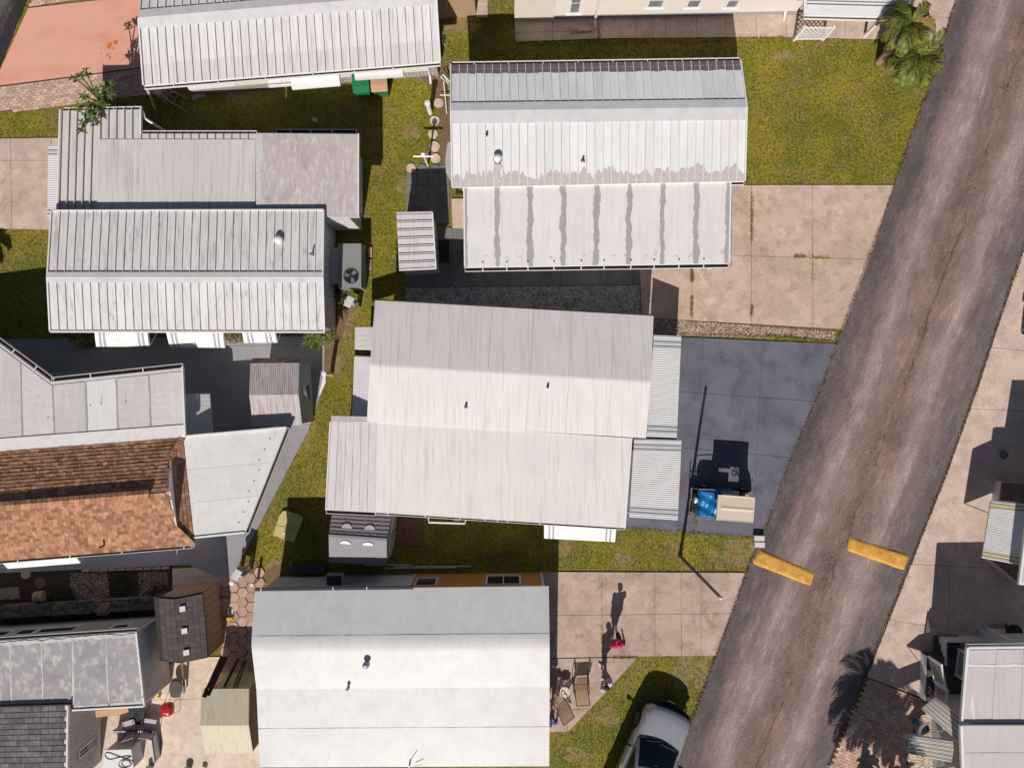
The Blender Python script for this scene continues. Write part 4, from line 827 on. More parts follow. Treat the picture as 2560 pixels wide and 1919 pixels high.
y0, y1, y2, y3 = P(641, 333, 2.56), P(897, 336, 2.56), P(897, 542, 2.62), P(640, 540, 2.62)
m = MB(); m.prism([y0, y1, y2, y3], .22); yr = m.build('side_roof', M_WHITED, E); sheets(yr, y0, y1, y2, y3, 3, M_MEMB_E2, gap=.004, lap=.008); nY = nrm(y0, y1, y3)
strip(yr, y0+V((.1, -.05, 0)), y3+V((.1, .1, 0)), .16, nY, M_WHITED, .04, 20, .024); screws(yr, y0+V((.3, -.3, 0)), y1+V((-.6, -.3, 0)), 14, nY, .022, M_WHITE); screws(yr, lerp(y0, y1, .8), lerp(y3, y2, .8), 12, nY, .018, M_WHITE)
gutter(E, P(155, 277, z1), P(353, 273, z1), (0, 1), w=.1, hang=[.35, .5, .65, .8]); gutter(E, P(353, 334, z1), P(641, 334, z1), (0, 1), w=.1, hang=[]); gutter(E, P(690, 333, 2.3), P(890, 333, 2.3), (0, 1), w=.14, hang=[.18, .43, .7])
for s, t in ((P(153, 276, z1), P(146, 529, z2)), (P(354, 273, z1), P(354, 334, z1)), (y1, y2)):
    m = MB(); m.bar(s+V((0, 0, .04)), t+V((0, 0, .04)), .05, .13); m.build('verge_trim', M_WHITE, E)
w4 = inset_quad([P(353, 336, z1), P(897, 336, z1), P(897, 529, z2), P(353, 529, z2)], .3); walls(E, w4, 0, 2.3, M_PALE, 'annex_wall'); fp(w4); fp([P(150, 277, z1), P(353, 277, z1), P(353, 529, z1), P(150, 529, z1)])
w5 = [V((p.x, p.y, 0)) for p in (P(700, 500, 2.4), P(874, 500, 2.4), P(874, 545, 2.4), P(700, 545, 2.4))]; walls(E, w5, 0, 2.36, M_WHITED, 'side_wall'); fp(w5); siding(E, w5[3], w5[2], .1, 2.3, M_WHITED, .16)
m = MB(); q0, q1 = P(356, 276, 2.3), P(412, 328, 1.6); m.tube([q0, P(362, 296, 2.2), q1, P(432, 345, .6)], .05, 8); m.build('downspout', M_WHITE, E)
awning(E, [(236, 822), (368, 822), (374, 866), (241, 866)], 2.25, 1.85, 26, stripes=(2, 4), curve=.03); awning(E, [(414, 822), (557, 822), (562, 869), (425, 867)], 2.25, 1.85, 28, stripes=(2, 4), curve=.03); awning(E, [(604, 822), (686, 822), (693, 856), (611, 857)], 2.25, 1.9, 16, stripes=(2, 4), curve=.03)
awning(E, [(156, 364), (150, 545), (119, 545), (121, 364)], 2.15, 1.85, 40, stripes=(2, 4))
vent(E, 698, 600, 2.9, .1, .15); vent(E, 781, 637, 2.97, .035, .3, False)
# ================================================================ home G: orange shingle roof
G = thing("house", "orange shingle roofed house with grey flat carport and white wedge roof", "house", P(240, 1150))
ze, zr = 2.6, 3.58
GNW, GNE, GSW, GSE = P(-330, 1155, ze), P(457, 1095, ze), P(-330, 1428, ze), P(485, 1363, ze)
GRW, GRE = P(-330, 1291, zr), P(420, 1229, zr)
def hit(px, py, a, b, c):
    n_ = (b-a).cross(c-a); d_ = V(((px-CX)/F, -(py-CY)/F, -1)); t_ = n_.dot(a-V((0, 0, H)))/n_.dot(d_); return V((0, 0, H))+d_*t_
KN, KS = hit(423, 1148, GNW, GNE, GRW), hit(438, 1318, GSW, GSE, GRW)
M_SHING = MAT("orange_brown_shingle", (0.385, 0.20, 0.118), [((0.50, 0.28, 0.175), 0.7, 2.5, (1, 1, 1), 0.45, 0.65), ((0.17, 0.075, 0.05), 0.75, 5, (1, 1, 1), 0.5, 0.7), ((.3, .13, .07), .5, 45, (1, 1, 1), .4, .65)], rnd=0.36, rough=0.95, bump=0.3, bscale=90)
M_SHINGI = MAT("orange_brown_shingle_field", (0.385, 0.20, 0.118), [((0.50, 0.28, 0.175), 0.7, 2.5, (1, 1, 1), 0.45, 0.65), ((0.17, 0.075, 0.05), 0.75, 5, (1, 1, 1), 0.5, 0.7), ((.3, .13, .07), .5, 45, (1, 1, 1), .4, .65)], island=0.36, rough=0.95, bump=0.3, bscale=90)
dd_ = V((0, 0, -.035)); gr = deck(G, [[p+dd_ for p in q] for q in ([GRW, GRE, KN, GNE, GNW], [GRW, GRE, KS, GSE, GSW], [KN, KS, GSE], [KN, GSE, GNE])], M_SHING, .1)
m = MB(); m.obox(V((GNW.x, GNW.y-.45, 2.25)), V((GNE.x-GNW.x, GNE.y-GNW.y, 0)), V((0, .6, 0)), V((0, 0, .33))); m.build('light_gap_filler', M_WHITED, G)  # added filler that blocks the light strip between carport and main roof
def shingle_plane(roof, o, ux, vy, poly, tw=0.165, th=0.145, limit=110):
    """courses of tabs: o lower corner, ux along the eave, vy up the slope"""
    N = ux.cross(vy).normalized(); N = N if N.z > 0 else -N
    arr = np.array([((p-o).dot(ux), (p-o).dot(vy)) for p in poly]); lo, hi = arr.min(0), arr.max(0); tabs = []
    j = 0; y = lo[1]
    while y < hi[1]:
        x = lo[0]-random.random()*tw
        while x < hi[0]:
            w = tw*random.choice((.8, 1, 1.25)); c = np.array([[x+w/2, y+th/2]])
            if pip(c, arr)[0]: tabs.append((x, y, w, random.uniform(.006, .02)))
            x += w
        y += th
    rest = MB(); cnt = 0
    order = list(range(len(tabs))); vis = [k for k in order if (o+ux*tabs[k][0]+vy*tabs[k][1]).x > -18.4]
    random.shuffle(vis); solo = set(vis[:limit])
    for k in order:
        x, y, w, h = tabs[k]; a = o+ux*x+vy*y-N*.012; dx, dy = ux*(w-.006), vy*(th*1.05)
        m = MB() if k in solo else rest
        m.add([a, a+dx, a+dx+dy, a+dy, a+N*(h+.012), a+dx+N*(h+.012), a+dx+dy+N*.003, a+dy+N*.003], [(4, 5, 6, 7), (0, 1, 5, 4), (1, 2, 6, 5), (3, 0, 4, 7)])
        if k in solo: m.build('shingle', M_SHING, roof)
    tag(rest.build('shingle_field', M_SHINGI, roof), kind='stuff')
ux = (GSE-GSW).normalized()
shingle_plane(gr, GSW, ux, ((GRW-GSW)-ux*(GRW-GSW).dot(ux)).normalized(), [GSW, GSE, KS, GRE, GRW], limit=150)
ux = (GNE-GNW).normalized(); shingle_plane(gr, GNW, ux, ((GRW-GNW)-ux*(GRW-GNW).dot(ux)).normalized(), [GNW, GNE, KN, GRE, GRW], limit=110)
ux = (GSE-GNE).normalized(); vy = (KS-GSE); vy = (vy-ux*vy.dot(ux)).normalized(); shingle_plane(gr, GNE, ux, vy, [GNE, GSE, KS, KN], limit=40)
m = MB(); m.add([KN, GRE, KS, KN+V((-.05, 0, 0)), GRE+V((-.05, 0, 0)), KS+V((-.05, 0, 0))], [(0, 1, 2), (3, 5, 4), (0, 2, 5, 3), (0, 3, 4, 1), (1, 4, 5, 2)]); m.v = [(x+.07, y, z-.01) for x, y, z in m.v]; m.build('gable_panel', M_PALE, G)
dN, dS = (GNW-GRW).normalized(), (GSW-GRW).normalized(); ru = (GRE-GRW).normalized(); rv0, rv1 = GRW, GRE-ru*.62
m = MB()
Lr = (rv1-rv0).length; kk = int(Lr/.19)
for i in range(kk):
    a0 = lerp(rv0, rv1, i/kk)+V((0, 0, .115)); a1 = lerp(rv0, rv1, (i+.97)/kk)+V((0, 0, .125)); m.prism([a0+dN*.16, a1+dN*.16, a1, a0], .05); m.prism([a0, a1, a1+dS*.24, a0+dS*.24], .05)
m.prism([rv0+dN*.14+V((0, 0, .08)), rv1+dN*.14+V((0, 0, .08)), rv1+dS*.2+V((0, 0, .08)), rv0+dS*.2+V((0, 0, .08))], .1)
tag(m.build('ridge_vent', M_SHINGI, G))
for s, t in ((KN, GNE), (KS, GSE)):
    m = MB(); n_ = 8
    for i in range(n_):
        p, q = lerp(t, s, i/n_), lerp(t, s, (i+1.1)/n_); m.bar(p+V((0, 0, .045)), q+V((0, 0, .035)), .22, .03)
    m.build('hip_cap', M_SHINGI, gr)
gutter(G, GSW, GSE, (GSW-GRW)[:2], w=.1, hang=[.46, .62, .78, .97]); m = MB(); m.tube([P(260, 1363, 2.76)-V((0, 0, .05)), P(260, 1363, 2.76)+V((0, 0, .3))], .035, 8); m.build('vent_pipe', M_DMETAL, G)
w4 = inset_quad([GNW, GNE, GSE, GSW], .3); walls(G, w4, 0, 2.5, M_PALE); fp(w4)
awning(G, [(0, 1400), (185, 1386), (201, 1407), (20, 1421)], 2.3, 1.9, 30, stripes=(), amp=.004)
# grey carport sheets
z0_ = 2.72
q = [P(-300, 888, z0_), P(-12, 850, z0_), P(128, 954, z0_), P(456, 919, z0_), P(463, 1088, z0_), P(-300, 1145, z0_)]
cr = deck(G, [q], M_WHITED, .1, 'carport_roof'); cutx = [-300, -120, 51, 131, 213, 290, 372, 458]
for i in range(len(cutx)-1):
    x0, x1 = cutx[i], cutx[i+1]
    def top(x): return 888-38*(x+300)/288 if x < -12 else (850+104*(x+12)/140 if x < 128 else 954-35*(x-128)/328)
    def bot(x): return 1145-57*(x+300)/763
    pts = [(x0+1, top(x0+1)+9)]+([(-12, 859)] if x0 < -12 < x1 else [])+([(128, 963)] if x0 < 128 < x1 else [])+[(x1-1, top(x1-1)+9), (x1+3, bot(x1+3)-28), (x0+5, bot(x0+5)-28)]
    m = MB(); m.prism([P(x, y, z0_+.02+.004*(i % 2)) for x, y in pts], .016); m.build('roof_sheet', M_MEMB_GW if i == 4 else M_MEMB_G, cr)
    strip(cr, P(x0, top(x0)+12, z0_+.03), P(x0+5, bot(x0)-30, z0_+.03), .06, V((0, 0, 1)), M_SEAL, .01, 10, .002) if i else None
m = MB(); m.prism([P(-300, bot(-300)-26, z0_+.06), P(461, bot(461)-27, z0_+.06), P(463, bot(463), z0_+.075), P(-300, bot(-300), z0_+.075)], .05); m.build('flashing', M_WHITE, G)
for (x, y) in ((226, 1013), (253, 1009), (314, 1004), (151, 1017), (120, 1043), (95, 991), (344, 1000), (393, 996), (75, 980)):
    m = MB(); m.lathe(P(x, y, z0_+.02), [(.03, 0), (.028, .012), (.005, .016)], 8); m.build('rusty_screw', M_RUST if x in (226, 253, 314, 120) else M_WHITED, cr)
for x, y in ((253, 1009), (314, 1004)): strip(cr, P(x, y, z0_+.027), P(x, y-24, z0_+.027), .014, V((0, 0, 1)), M_RUSTM, .005, 6, .002, 'rust_streak')
for a_, b_, o_ in (((-12, 850), (128, 954), (.6, .8)), ((128, 954), (456, 919), (-.1, 1)), ((-300, 888), (-12, 850), (.1, 1))): gutter(G, P(*a_, z0_), P(*b_, z0_), o_, w=.15, hang=[.3, .7])
m = MB(); m.bar(P(457, 916, z0_+.03), P(464, 1090, z0_+.07), .06, .14); m.build('verge_trim', M_WHITE, G)
for x, y in ((130, 990), (290, 970)):
    p = P(x, y, z0_); m = MB(); m.obox(V((p.x-.05, p.y-.05, 0)), V((.1, 0, 0)), V((0, .1, 0)), V((0, 0, z0_-.1))); m.build('post', M_WHITE, G)
# white wedge roof
z3 = 2.5; t1, t2, t3, t4 = P(452, 1091, z3+.06), P(716, 1068, z3), P(612, 1330, z3), P(466, 1345, z3+.06)
wr = deck(G, [[t1, t2, t3, t4]], M_WHITE, .1, 'wedge_roof'); sheets(wr, t1, t4, lerp(t2, t3, .985), lerp(t2, t3, .01), 3, M_MEMB_G3, gap=.006, lap=.006, cuts=[0, .33, .66, 1])
for s, t in ((t1, t4), (t1, t2), (t4, t3)):
    m = MB(); m.bar(s+V((0, 0, .02)), t+V((0, 0, .02)), .07, .08); m.build('edge_trim', M_WHITE, G)
gutter(G, t2, t3, ((t2-t3).cross(V((0, 0, 1))))[:2] if (t2-t3).cross(V((0, 0, 1))).x > 0 else (-(t2-t3).cross(V((0, 0, 1))))[:2], w=.13)
for k in range(9):
    p = lerp(lerp(t2, t3, .1+.1*k), lerp(t1, t4, .1+.1*k), .12+.02*(k % 3)); m = MB(); m.lathe(p+V((0, 0, .02)), [(.035, 0), (.03, .015), (.004, .018)], 8); m.build('roof_screw', M_SEAL, wr)
for q in (t2, t3, lerp(t2, t3, .5)):
    p = q+V((-1.0, -.1, 0)); m = MB(); m.obox(V((p.x-.04, p.y-.04, 0)), V((.08, 0, 0)), V((0, .08, 0)), V((0, 0, z3-.1))); m.build('post', M_WHITE, G)
awning(G, [(462, 985), (470, 1086), (532, 1083), (524, 984)], 2.1, 1.7, 30, stripes=(), arms=False)
# ================================================================ home H: grey mottled flat roof, lower left
Hh = thing("mobile_home", "home with grey mottled flat roof and dark shingle lean-to near the red grill", "house", P(150, 1720))
zh = 2.45
h1, h2, h3, h4, h5, h6 = P(-250, 1618, zh), P(342, 1579, zh), P(362, 1763, zh), P(180, 1773, zh), P(178, 1754, zh), P(-250, 1770, zh)
hr = deck(Hh, [[h1, h2, h3, h4, h5, h6]], M_WHITED, .1); nz = V((0, 0, 1))
for i, (xa, xb) in enumerate(((-250, -50), (-50, 27), (27, 105), (105, 183), (183, 262), (262, 341))):
    tp = lambda x: 1618-39*(x+250)/591; bt = lambda x: (1763+(362-x)*.055) if x > 178 else 1770-16*(x+250)/428
    m = MB(); xo = lambda x: x if x <= 183 else x+21*(x-183)/158
    m.prism([P(xa+1, tp(xa)+7, zh+.02), P(xb-1, tp(xb)+7, zh+.02), P(xo(xb)-2 if xb != 183 else 177, bt(xo(xb) if xb != 183 else 177)-3, zh+.02), P(xo(xa)-1 if xa != 183 else 182, bt(xo(xa))-3, zh+.02)], .018); m.build('roof_sheet', M_MEMB_H, hr)
    if i: strip(hr, P(xa, tp(xa)+9, zh+.022), P(xo(xa), bt(xo(xa))-5, zh+.022), .045, nz, M_WHITED, .02, 30, .003)
screws(hr, P(5, 1612, zh+.01), P(335, 1590, zh+.01), 22, nz, .03, M_WHITE); screws(hr, P(337, 1590, zh+.01), P(356, 1755, zh+.01), 12, nz, .025, M_WHITE)
strip(hr, P(-100, 1616, zh+.022), P(338, 1587, zh+.022), .1, nz, M_WHITED, .03, 60, .003); strip(hr, P(182, 1766, zh+.022), P(355, 1757, zh+.022), .12, nz, M_WHITED, .04, 40, .003)
gutter(Hh, h1, h2, (0, 1), w=.12)
for s, t in ((h2, h3), (h4, h3)):
    m = MB(); m.bar(s+V((0, 0, .01)), t+V((0, 0, .01)), .06, .13); m.build('verge_trim', M_WHITE, Hh)
wq = [P(-250, 1622, zh), P(338, 1583, zh), P(358, 1760, zh), P(180, 1771, zh), P(-250, 1790, zh)]; wq = [V((p.x, p.y, 0)) for p in wq]; walls(Hh, wq, 0, 2.36, M_TAUPE); fp(wq)
siding(Hh, wq[0], wq[1], .1, 2.3, M_TAUPE, .12); siding(Hh, wq[1], wq[2], .1, 2.3, M_PALE, .13, False)
for x0, y0, x1, y1 in ((270, 1574, 335, 1560), (75, 1586, 204, 1566), (25, 1590, 110, 1572), (-60, 1595, 40, 1577)): winpx(Hh, wq[0], wq[1], x0, y0, x1, y1, mat=M_WHITE)
m = MB(); m.obox(wq[1]+V((-.03, -.03, 0)), V((.1, 0, 0)), V((0, .1, 0)), V((0, 0, 2.34))); m.build('corner_trim', M_WHITED, Hh); m = MB(); m.obox(wq[2]+V((-.06, -.03, 0)), V((.1, 0, 0)), V((0, .1, 0)), V((0, 0, 2.34))); m.build('corner_trim', M_WHITE, Hh)
m = MB(); m.tube([P(358, 1742, 2.5), P(358, 1742, 2.7)], .03, 8); m.build('vent_pipe', M_WHITE, Hh)
zl = 2.62; d1, d2, d3, d4 = P(-250, 1775, zl), P(172, 1762, zl), P(169, 1990, zl+.1), P(-250, 1990, zl+.1)
sr = deck(Hh, [[d1, d2, d3, d4]], M_WHITED, .1, 'lean_to_roof')
M_SHG = MAT("dark_grey_shingle", (0.135, 0.12, 0.128), [((0.20, 0.185, 0.19), 0.7, 5, (1, 1, 1), 0.45, 0.65), ((0.06, 0.05, 0.055), 0.6, 1.2, (5, .7, 1), 0.5, 0.68)], rnd=0.22, rough=0.95, bump=0.3, bscale=80)
for j in range(16):
    y0 = 1764+j*14.2; a0, a1 = lerp(d1, d4, j/16), lerp(d2, d3, j/16); b0, b1 = lerp(d1, d4, (j+1.06)/16), lerp(d2, d3, (j+1.06)/16)
    for i in range(21):
        if i < 8: continue
        t0, t1_ = (i+(j % 2)*.5)/21.5, (i+(j % 2)*.5+.97)/21.5
        if t1_ > 1.02: continue
        m = MB(); up_ = V((0, 0, .028)); m.prism([lerp(a0, a1, t0)+up_*1.3, lerp(a0, a1, t1_)+up_*1.3, lerp(b0, b1, t1_)+up_*.6, lerp(b0, b1, t0)+up_*.6], .022); m.build('shingle', M_SHG, sr)
m = MB(); m.bar(d2+V((0, 0, .02)), d3+V((0, 0, .02)), .06, .14); m.build('verge_trim', M_WHITE, Hh)
wl2 = [V((p.x, p.y, 0)) for p in (P(-250, 1800, zl), P(166, 1772, zl), P(162, 1985, zl), P(-250, 1985, zl))]; walls(Hh, wl2, 0, 2.5, M_PALE, 'lean_to_wall'); fp(wl2)
siding(Hh, wl2[1], wl2[2], .1, 2.5, M_PALE, .16, True); winpx(Hh, wl2[1], wl2[2], 194, 1900, 239, 1838, panes=2, mat=M_WHITE)
# ================================================================ home J: cream siding, top right
J = thing("mobile_home", "cream clapboard home with white framed windows above the long walk", "house", P(1600, -40))
ja, jb = P(1383, 47), P(1985, 36); je = (jb-ja).normalized(); jn = V((-je.y, je.x, 0))
jw = [ja, jb, jb+jn*6.2, ja+jn*6.2]; walls(J, jw, 0, 2.75, M_CREAM); fp(jw); siding(J, ja, jb, .32, 2.72, M_CREAM, .125); siding(J, ja, jb, .02, .3, M_SKIRT, .3, True, 'skirting')
j0, j1 = P(1286, 49), P(1384, 47); jw2 = [j0, j1, j1+jn*4, j0+jn*4]; jw2 = [V((p.x, p.y-.06, 0)) for p in jw2]; walls(J, jw2, 0, 2.55, M_CREAM, 'bay_wall'); fp(jw2); siding(J, jw2[0], jw2[1], .3, 2.5, M_CREAM, .33, True, 'board_siding')
m = MB(); ev = 2.8
m.prism([V((p.x, p.y, ev)) for p in (ja-jn*.3-je*.3, jb-jn*.3+je*.3)]+[V((p.x, p.y, ev+.8)) for p in (jb+jn*3.1+je*.3, ja+jn*3.1-je*.3)], .1); m.prism([V((p.x, p.y, ev)) for p in (ja+jn*6.5-je*.3, jb+jn*6.5+je*.3)]+[V((p.x, p.y, ev+.8)) for p in (jb+jn*3.1+je*.3, ja+jn*3.1-je*.3)], .1); m.build('roof', M_PAN_B, J)
m = MB(); q = jw2; m.prism([V((q[0].x-.2, q[0].y-.25, 2.55)), V((q[1].x, q[1].y-.25, 2.55)), V((q[1].x, q[1].y+4, 2.9)), V((q[0].x-.2, q[0].y+4, 2.9))], .09); m.build('bay_roof', M_WHITE, J)
winpx(J, ja, jb, 1417, 33, 1463, -22, panes=2, split_h=True, glass=M_CURTAIN, fr=.12)
for x0, x1 in ((1612, 1673), (1709, 1768), (1806, 1866)): winpx(J, ja, jb, x0, 19, x1, -20, panes=2, split_h=True, glass=M_CURTAIN, fr=.1)
for x, y in ((1487, 62), (1958, 46)):
    p = P(x, y); m = MB(); b_ = V((p.x, p.y+.14, 0)); m.tube([b_+V((0, 0, 2.75)), b_+V((0, 0, .25)), b_+V((0, -.28, .1))], .05, 8); m.build('downspout', M_WHITE, J)
# carport at its east end
JC = [P(2009, -75, 2.62), P(2250, -70, 2.62), P(2248, 44, 2.5), P(2010, 38, 2.5)]
cr = deck(J, [JC], M_WHITE, .1, 'carport_roof'); pans(cr, JC[0]+V((.1, 0, 0)), JC[3]+V((.1, .1, 0)), JC[2]+V((-.15, .1, 0)), JC[1]+V((-.15, 0, 0)), 4, M_PAN_B, rib=.07, rw=.05, dirt=.05)
gutter(J, JC[3], JC[2], (0, -1), w=.1)
for x, y in ((2160, 91), (2075, 70), (2000, 66)):
    if x != 2160: continue
    p = P(x, y); m = MB(); m.obox(V((p.x-.05, p.y-.05, 0)), V((.1, 0, 0)), V((0, .1, 0)), V((0, 0, 2.45))); m.build('post', M_WHITE, J)
# ================================================================ home K: lilac-white roof with deck, lower right
K_ = thing("mobile_home", "lilac-white roofed home with white railed deck and tan striped awnings", "house", P(2520, 1760))
zk_ = 2.95
k1, k2, k3, k4 = P(2418, 1617, zk_), P(2760, 1612, zk_), P(2760, 1805, zk_), P(2403, 1805, zk_)
kr = deck(K_, [[k1, k2, k3, k4]], M_WHITE, .12); sheets(kr, k1+V((.08, -.1, 0)), k2+V((0, -.1, 0)), k3, k4+V((.08, 0, 0)), 5, M_MEMB_K, gap=.012, lap=.008)
strip(kr, P(2420, 1662, zk_+.02), P(2760, 1662, zk_+.02), .07, nz, M_WHITE, .012, 60, .006)
strip(kr, P(2430, 1735, zk_+.02), P(2433, 1800, zk_+.02), .06, nz, M_WHITE, .03, 12, .006)
z5 = zk_+.16; kk = [P(2402, 1812, z5), P(2760, 1812, z5), P(2760, 2100, z5-.3), P(2412, 2100, z5-.3)]
kr2 = deck(K_, [kk], M_WHITE, .12, 'rear_roof'); sheets(kr2, kk[0]+V((.08, 0, 0)), kk[1], kk[2], kk[3]+V((.08, 0, 0)), 1, M_MEMB_K)
strip(kr2, P(2408, 1883, z5-.03), P(2760, 1883, z5-.03), .012, nrm(kk[0], kk[1], kk[3]), M_SEAL, .004, 30, .01)
for s, t in ((k1, k4), (kk[0], kk[3])):
    m = MB(); m.bar(s, t, .1, .13); m.build('verge_trim', M_WHITE, K_)
gutter(K_, k1, k2, (0, 1), w=.09)
kw = [V((p.x, p.y, 0)) for p in (P(2560, 1630, zk_), P(2760, 1630, zk_), P(2760, 2090, zk_), P(2440, 2090, zk_), P(2430, 1800, zk_), P(2560, 1795, zk_))]; walls(K_, kw, 0, zk_-.15, M_PALE); fp(kw)
for q in (k1+V((2.2, 0, 0)), lerp(k1, k4, .6)+V((2.2, 0, 0))):
    m = MB(); m.obox(V((q.x+.1, q.y-.2, 0)), V((.1, 0, 0)), V((0, .1, 0)), V((0, 0, zk_-.12))); m.build('post', M_WHITE, K_)
# deck
zd = 0.55; dk = [P(2320, 1640, zd), P(2470, 1640, zd), P(2470, 1760, zd), P(2316, 1752, zd)]; M_DECK = MAT("dark_deck_board", (0.075, 0.06, 0.05), [((.12, .1, .085), .7, 6, (1, 6, 1), .45, .65)], rnd=.15, rough=.8)
dkb = MB(); dkb.prism([p-V((0, 0, .04)) for p in dk], zd-.06); dko = dkb.build('deck', M_DECK, K_); fp(dk)
for i in range(13):
    a0, a1 = lerp(dk[0], dk[3], i/13), lerp(dk[1], dk[2], i/13); b0, b1 = lerp(dk[0], dk[3], (i+.93)/13), lerp(dk[1], dk[2], (i+.93)/13); m = MB(); m.prism([a0, a1, b1, b0], .035); m.build('deck_board', M_DECK, dko)
sk0, sk1 = V((dk[0].x-.02, dk[0].y, 0)), V((dk[3].x-.02, dk[3].y, 0)); siding(K_, sk0, sk1, .02, zd-.03, M_WHITE, .11)
def railing(root, a, b, h=0.95, n=9, z=zd):
    m = MB(); a, b = V((a.x, a.y, z)), V((b.x, b.y, z)); m.bar(a+V((0, 0, h)), b+V((0, 0, h)), .07, .05); m.bar(a+V((0, 0, .08)), b+V((0, 0, .08)), .05, .05); o = m.build('railing', M_WHITE, root)
    for i in range(n+1):
        q = lerp(a, b, i/n); w = .035 if i in (0, n) else .011; m = MB(); m.obox(q+V((-w, -w, 0)), V((2*w, 0, 0)), V((0, 2*w, 0)), V((0, 0, h+(.04 if w > .03 else 0)))); m.build('baluster', M_WHITE, o)
railing(K_, P(2321, 1640, zd), P(2333, 1699, zd), n=10); railing(K_, P(2336, 1703, zd), P(2333, 1745, zd), n=7); railing(K_, P(2395, 1620, zd), P(2387, 1684, zd), n=11)
m = MB(); a0, a1 = P(2366, 1601, .7), P(2600, 1601, .7); m.obox(V((a0.x, a0.y-.07, 0)), V((a1.x-a0.x, 0, 0)), V((0, .07, 0)), V((0, 0, .7))); m.obox(V((a0.x, a0.y-1.0, 0)), V((.07, 0, 0)), V((0, .92, 0)), V((0, 0, .62))); m.build('porch_wall', M_WHITE, K_)
for i in range(3):
    m = MB(); q = P(2345, 1640, 0); m.obox(V((q.x-.2, q.y+.02+.28*i, 0)), V((.95, 0, 0)), V((0, .28, 0)), V((0, 0, .42-.14*i))); m.build('step', M_DECK, K_)
for px, zi, zo in (([(2399, 1788), (2394, 1850), (2304, 1770), (2338, 1742)], 2.3, 1.75), ([(2389, 1852), (2378, 1903), (2270, 1882), (2274, 1836)], 2.3, 1.75), ([(2392, 1912), (2400, 1990), (2290, 1990), (2340, 1920)], 2.3, 1.8)):
    awning(K_, px, zi, zo, 15, mats=[M_AWN, M_AWNT], stripes=(1, 4, 7), amp=.025)
# ================================================================ home L: deck and mustard striped awning, right edge
L2 = thing("mobile_home", "home with mustard striped awning over a brown ribbed deck by the concrete apron", "house", P(2580, 1330))
l1 = [P(2568, 1290, 2.9), P(2820, 1300, 2.9), P(2820, 1480, 2.9), P(2547, 1461, 2.9)]; lr = deck(L2, [l1], M_WHITE, .12); sheets(lr, l1[0]+V((.1, 0, 0)), l1[1], l1[2], l1[3]+V((.1, .08, 0)), 2, M_MEMB_K)
lw = [V((p.x, p.y, 0)) for p in (P(2610, 1210, 0), P(2820, 1210, 0), P(2820, 1440, 0), P(2610, 1440, 0))]; walls(L2, lw, 0, 2.75, M_PALE); fp(lw)
rf2 = deck(L2, [[P(2620, 1160, 2.9), P(2820, 1160, 2.9), P(2820, 1289, 2.9), P(2600, 1289, 2.9)]], M_WHITE, .12, 'side_roof')
zd2 = .5; dq = [P(2506, 1204, zd2), P(2620, 1215, zd2), P(2620, 1462, zd2), P(2545, 1462, zd2), P(2476, 1404, zd2)]; M_BDECK = MAT("brown_ribbed_deck", (0.20, 0.135, 0.115), [((.13, .085, .07), .6, 5, (1, 1, 1), .5, .7)], rnd=.08, rough=.8)
m = MB(); m.prism([p-V((0, 0, .03)) for p in dq], zd2-.04); dd = m.build('deck', M_WHITED, L2); fp(dq)
for i in range(12):
    x0 = 2506+i*7.2; m = MB(); yb = 1404+(x0-6-2476)*58/69; m.prism([P(x0, 1204.5+(x0-2506)*.08, zd2), P(x0+6.3, 1205+(x0-2506)*.08, zd2), P(x0+6.3-20, min(1462, yb-14), zd2), P(x0-20, min(1462, yb-19), zd2)], .028); m.build('deck_board', M_BDECK, dd)
sa, sb = P(2506, 1204, zd2), P(2476, 1404, zd2); siding(L2, V((sa.x-.02, sa.y, 0)), V((sb.x-.02, sb.y, 0)), .02, zd2-.03, M_WHITE, .12)
awning(L2, [(2580, 1262), (2556, 1412), (2455, 1393), (2478, 1251)], 2.35, 1.75, 34, mats=[M_AWN, M_AWNY], stripes=(1, 3), amp=.02)
# ================================================================ sheds
def corr_plane(m, a, b, c, d, n, amp, mi=0):
    """corrugated sheet: ribs run from a-b down to d-c"""
    N = nrm(a, b, d); base = len(m.v); K = n*4+1
    for P0, P1 in ((a, b), (d, c)):
        for j in range(K):
            h = amp*(0, 1, 1, 0)[j % 4]; m.v.append(tuple(lerp(P0, P1, j/(K-1))+N*h))
    for j in range(K-1): m.f.append((base+j, base+j+1, base+K+j+1, base+K+j)); m.m.append(mi)
def shed_body(root, foot, z0, z1, mat, ridge=None, name='wall'):
    return walls(root, foot, z0, z1, mat, name)
# --- small pan roofed shed by the flagstones
S1 = thing("garden_shed", "small white shed with flat pan roof beside the black flagstones", "shed", P(1040, 605))
z = 2.0; a, b, c, d = P(991, 533, z), P(1081, 531, z), P(1090, 671, z-.06), P(998, 675, z-.06); r = deck(S1, [[a, b, c, d]], M_WHITE, .09)
pans(r, a, d, c, b, 7, M_PAN_A2, rib=.05, rw=.03, dirt=.03); w4 = inset_quad([a, b, c, d], .06); walls(S1, w4, 0, 1.9, M_WHITED); fp(w4)
for s, t in ((a, b), (b, c), (c, d)):
    m = MB(); m.bar(s, t, .05, .1); m.build('edge_trim', M_WHITE, S1)
e0, e1 = V((w4[1].x, w4[1].y, 0)), V((w4[2].x, w4[2].y, 0)); siding(S1, e0, e1, .02, 1.88, M_WHITED, .2, True); el = (e1-e0).length
m = MB(); ab, nn = wframe(e0, e1); m.obox(e0+ab*.7+nn*.02, ab*.8, nn*.03, V((0, 0, 1.8))); dr = m.build('door', M_GREYBOX, S1); m = MB(); m.obox(e0+ab*1.4+nn*.05+V((0, 0, .9)), ab*.03, nn*.04, V((0, 0, .14))); m.build('handle', M_DMETAL, dr)
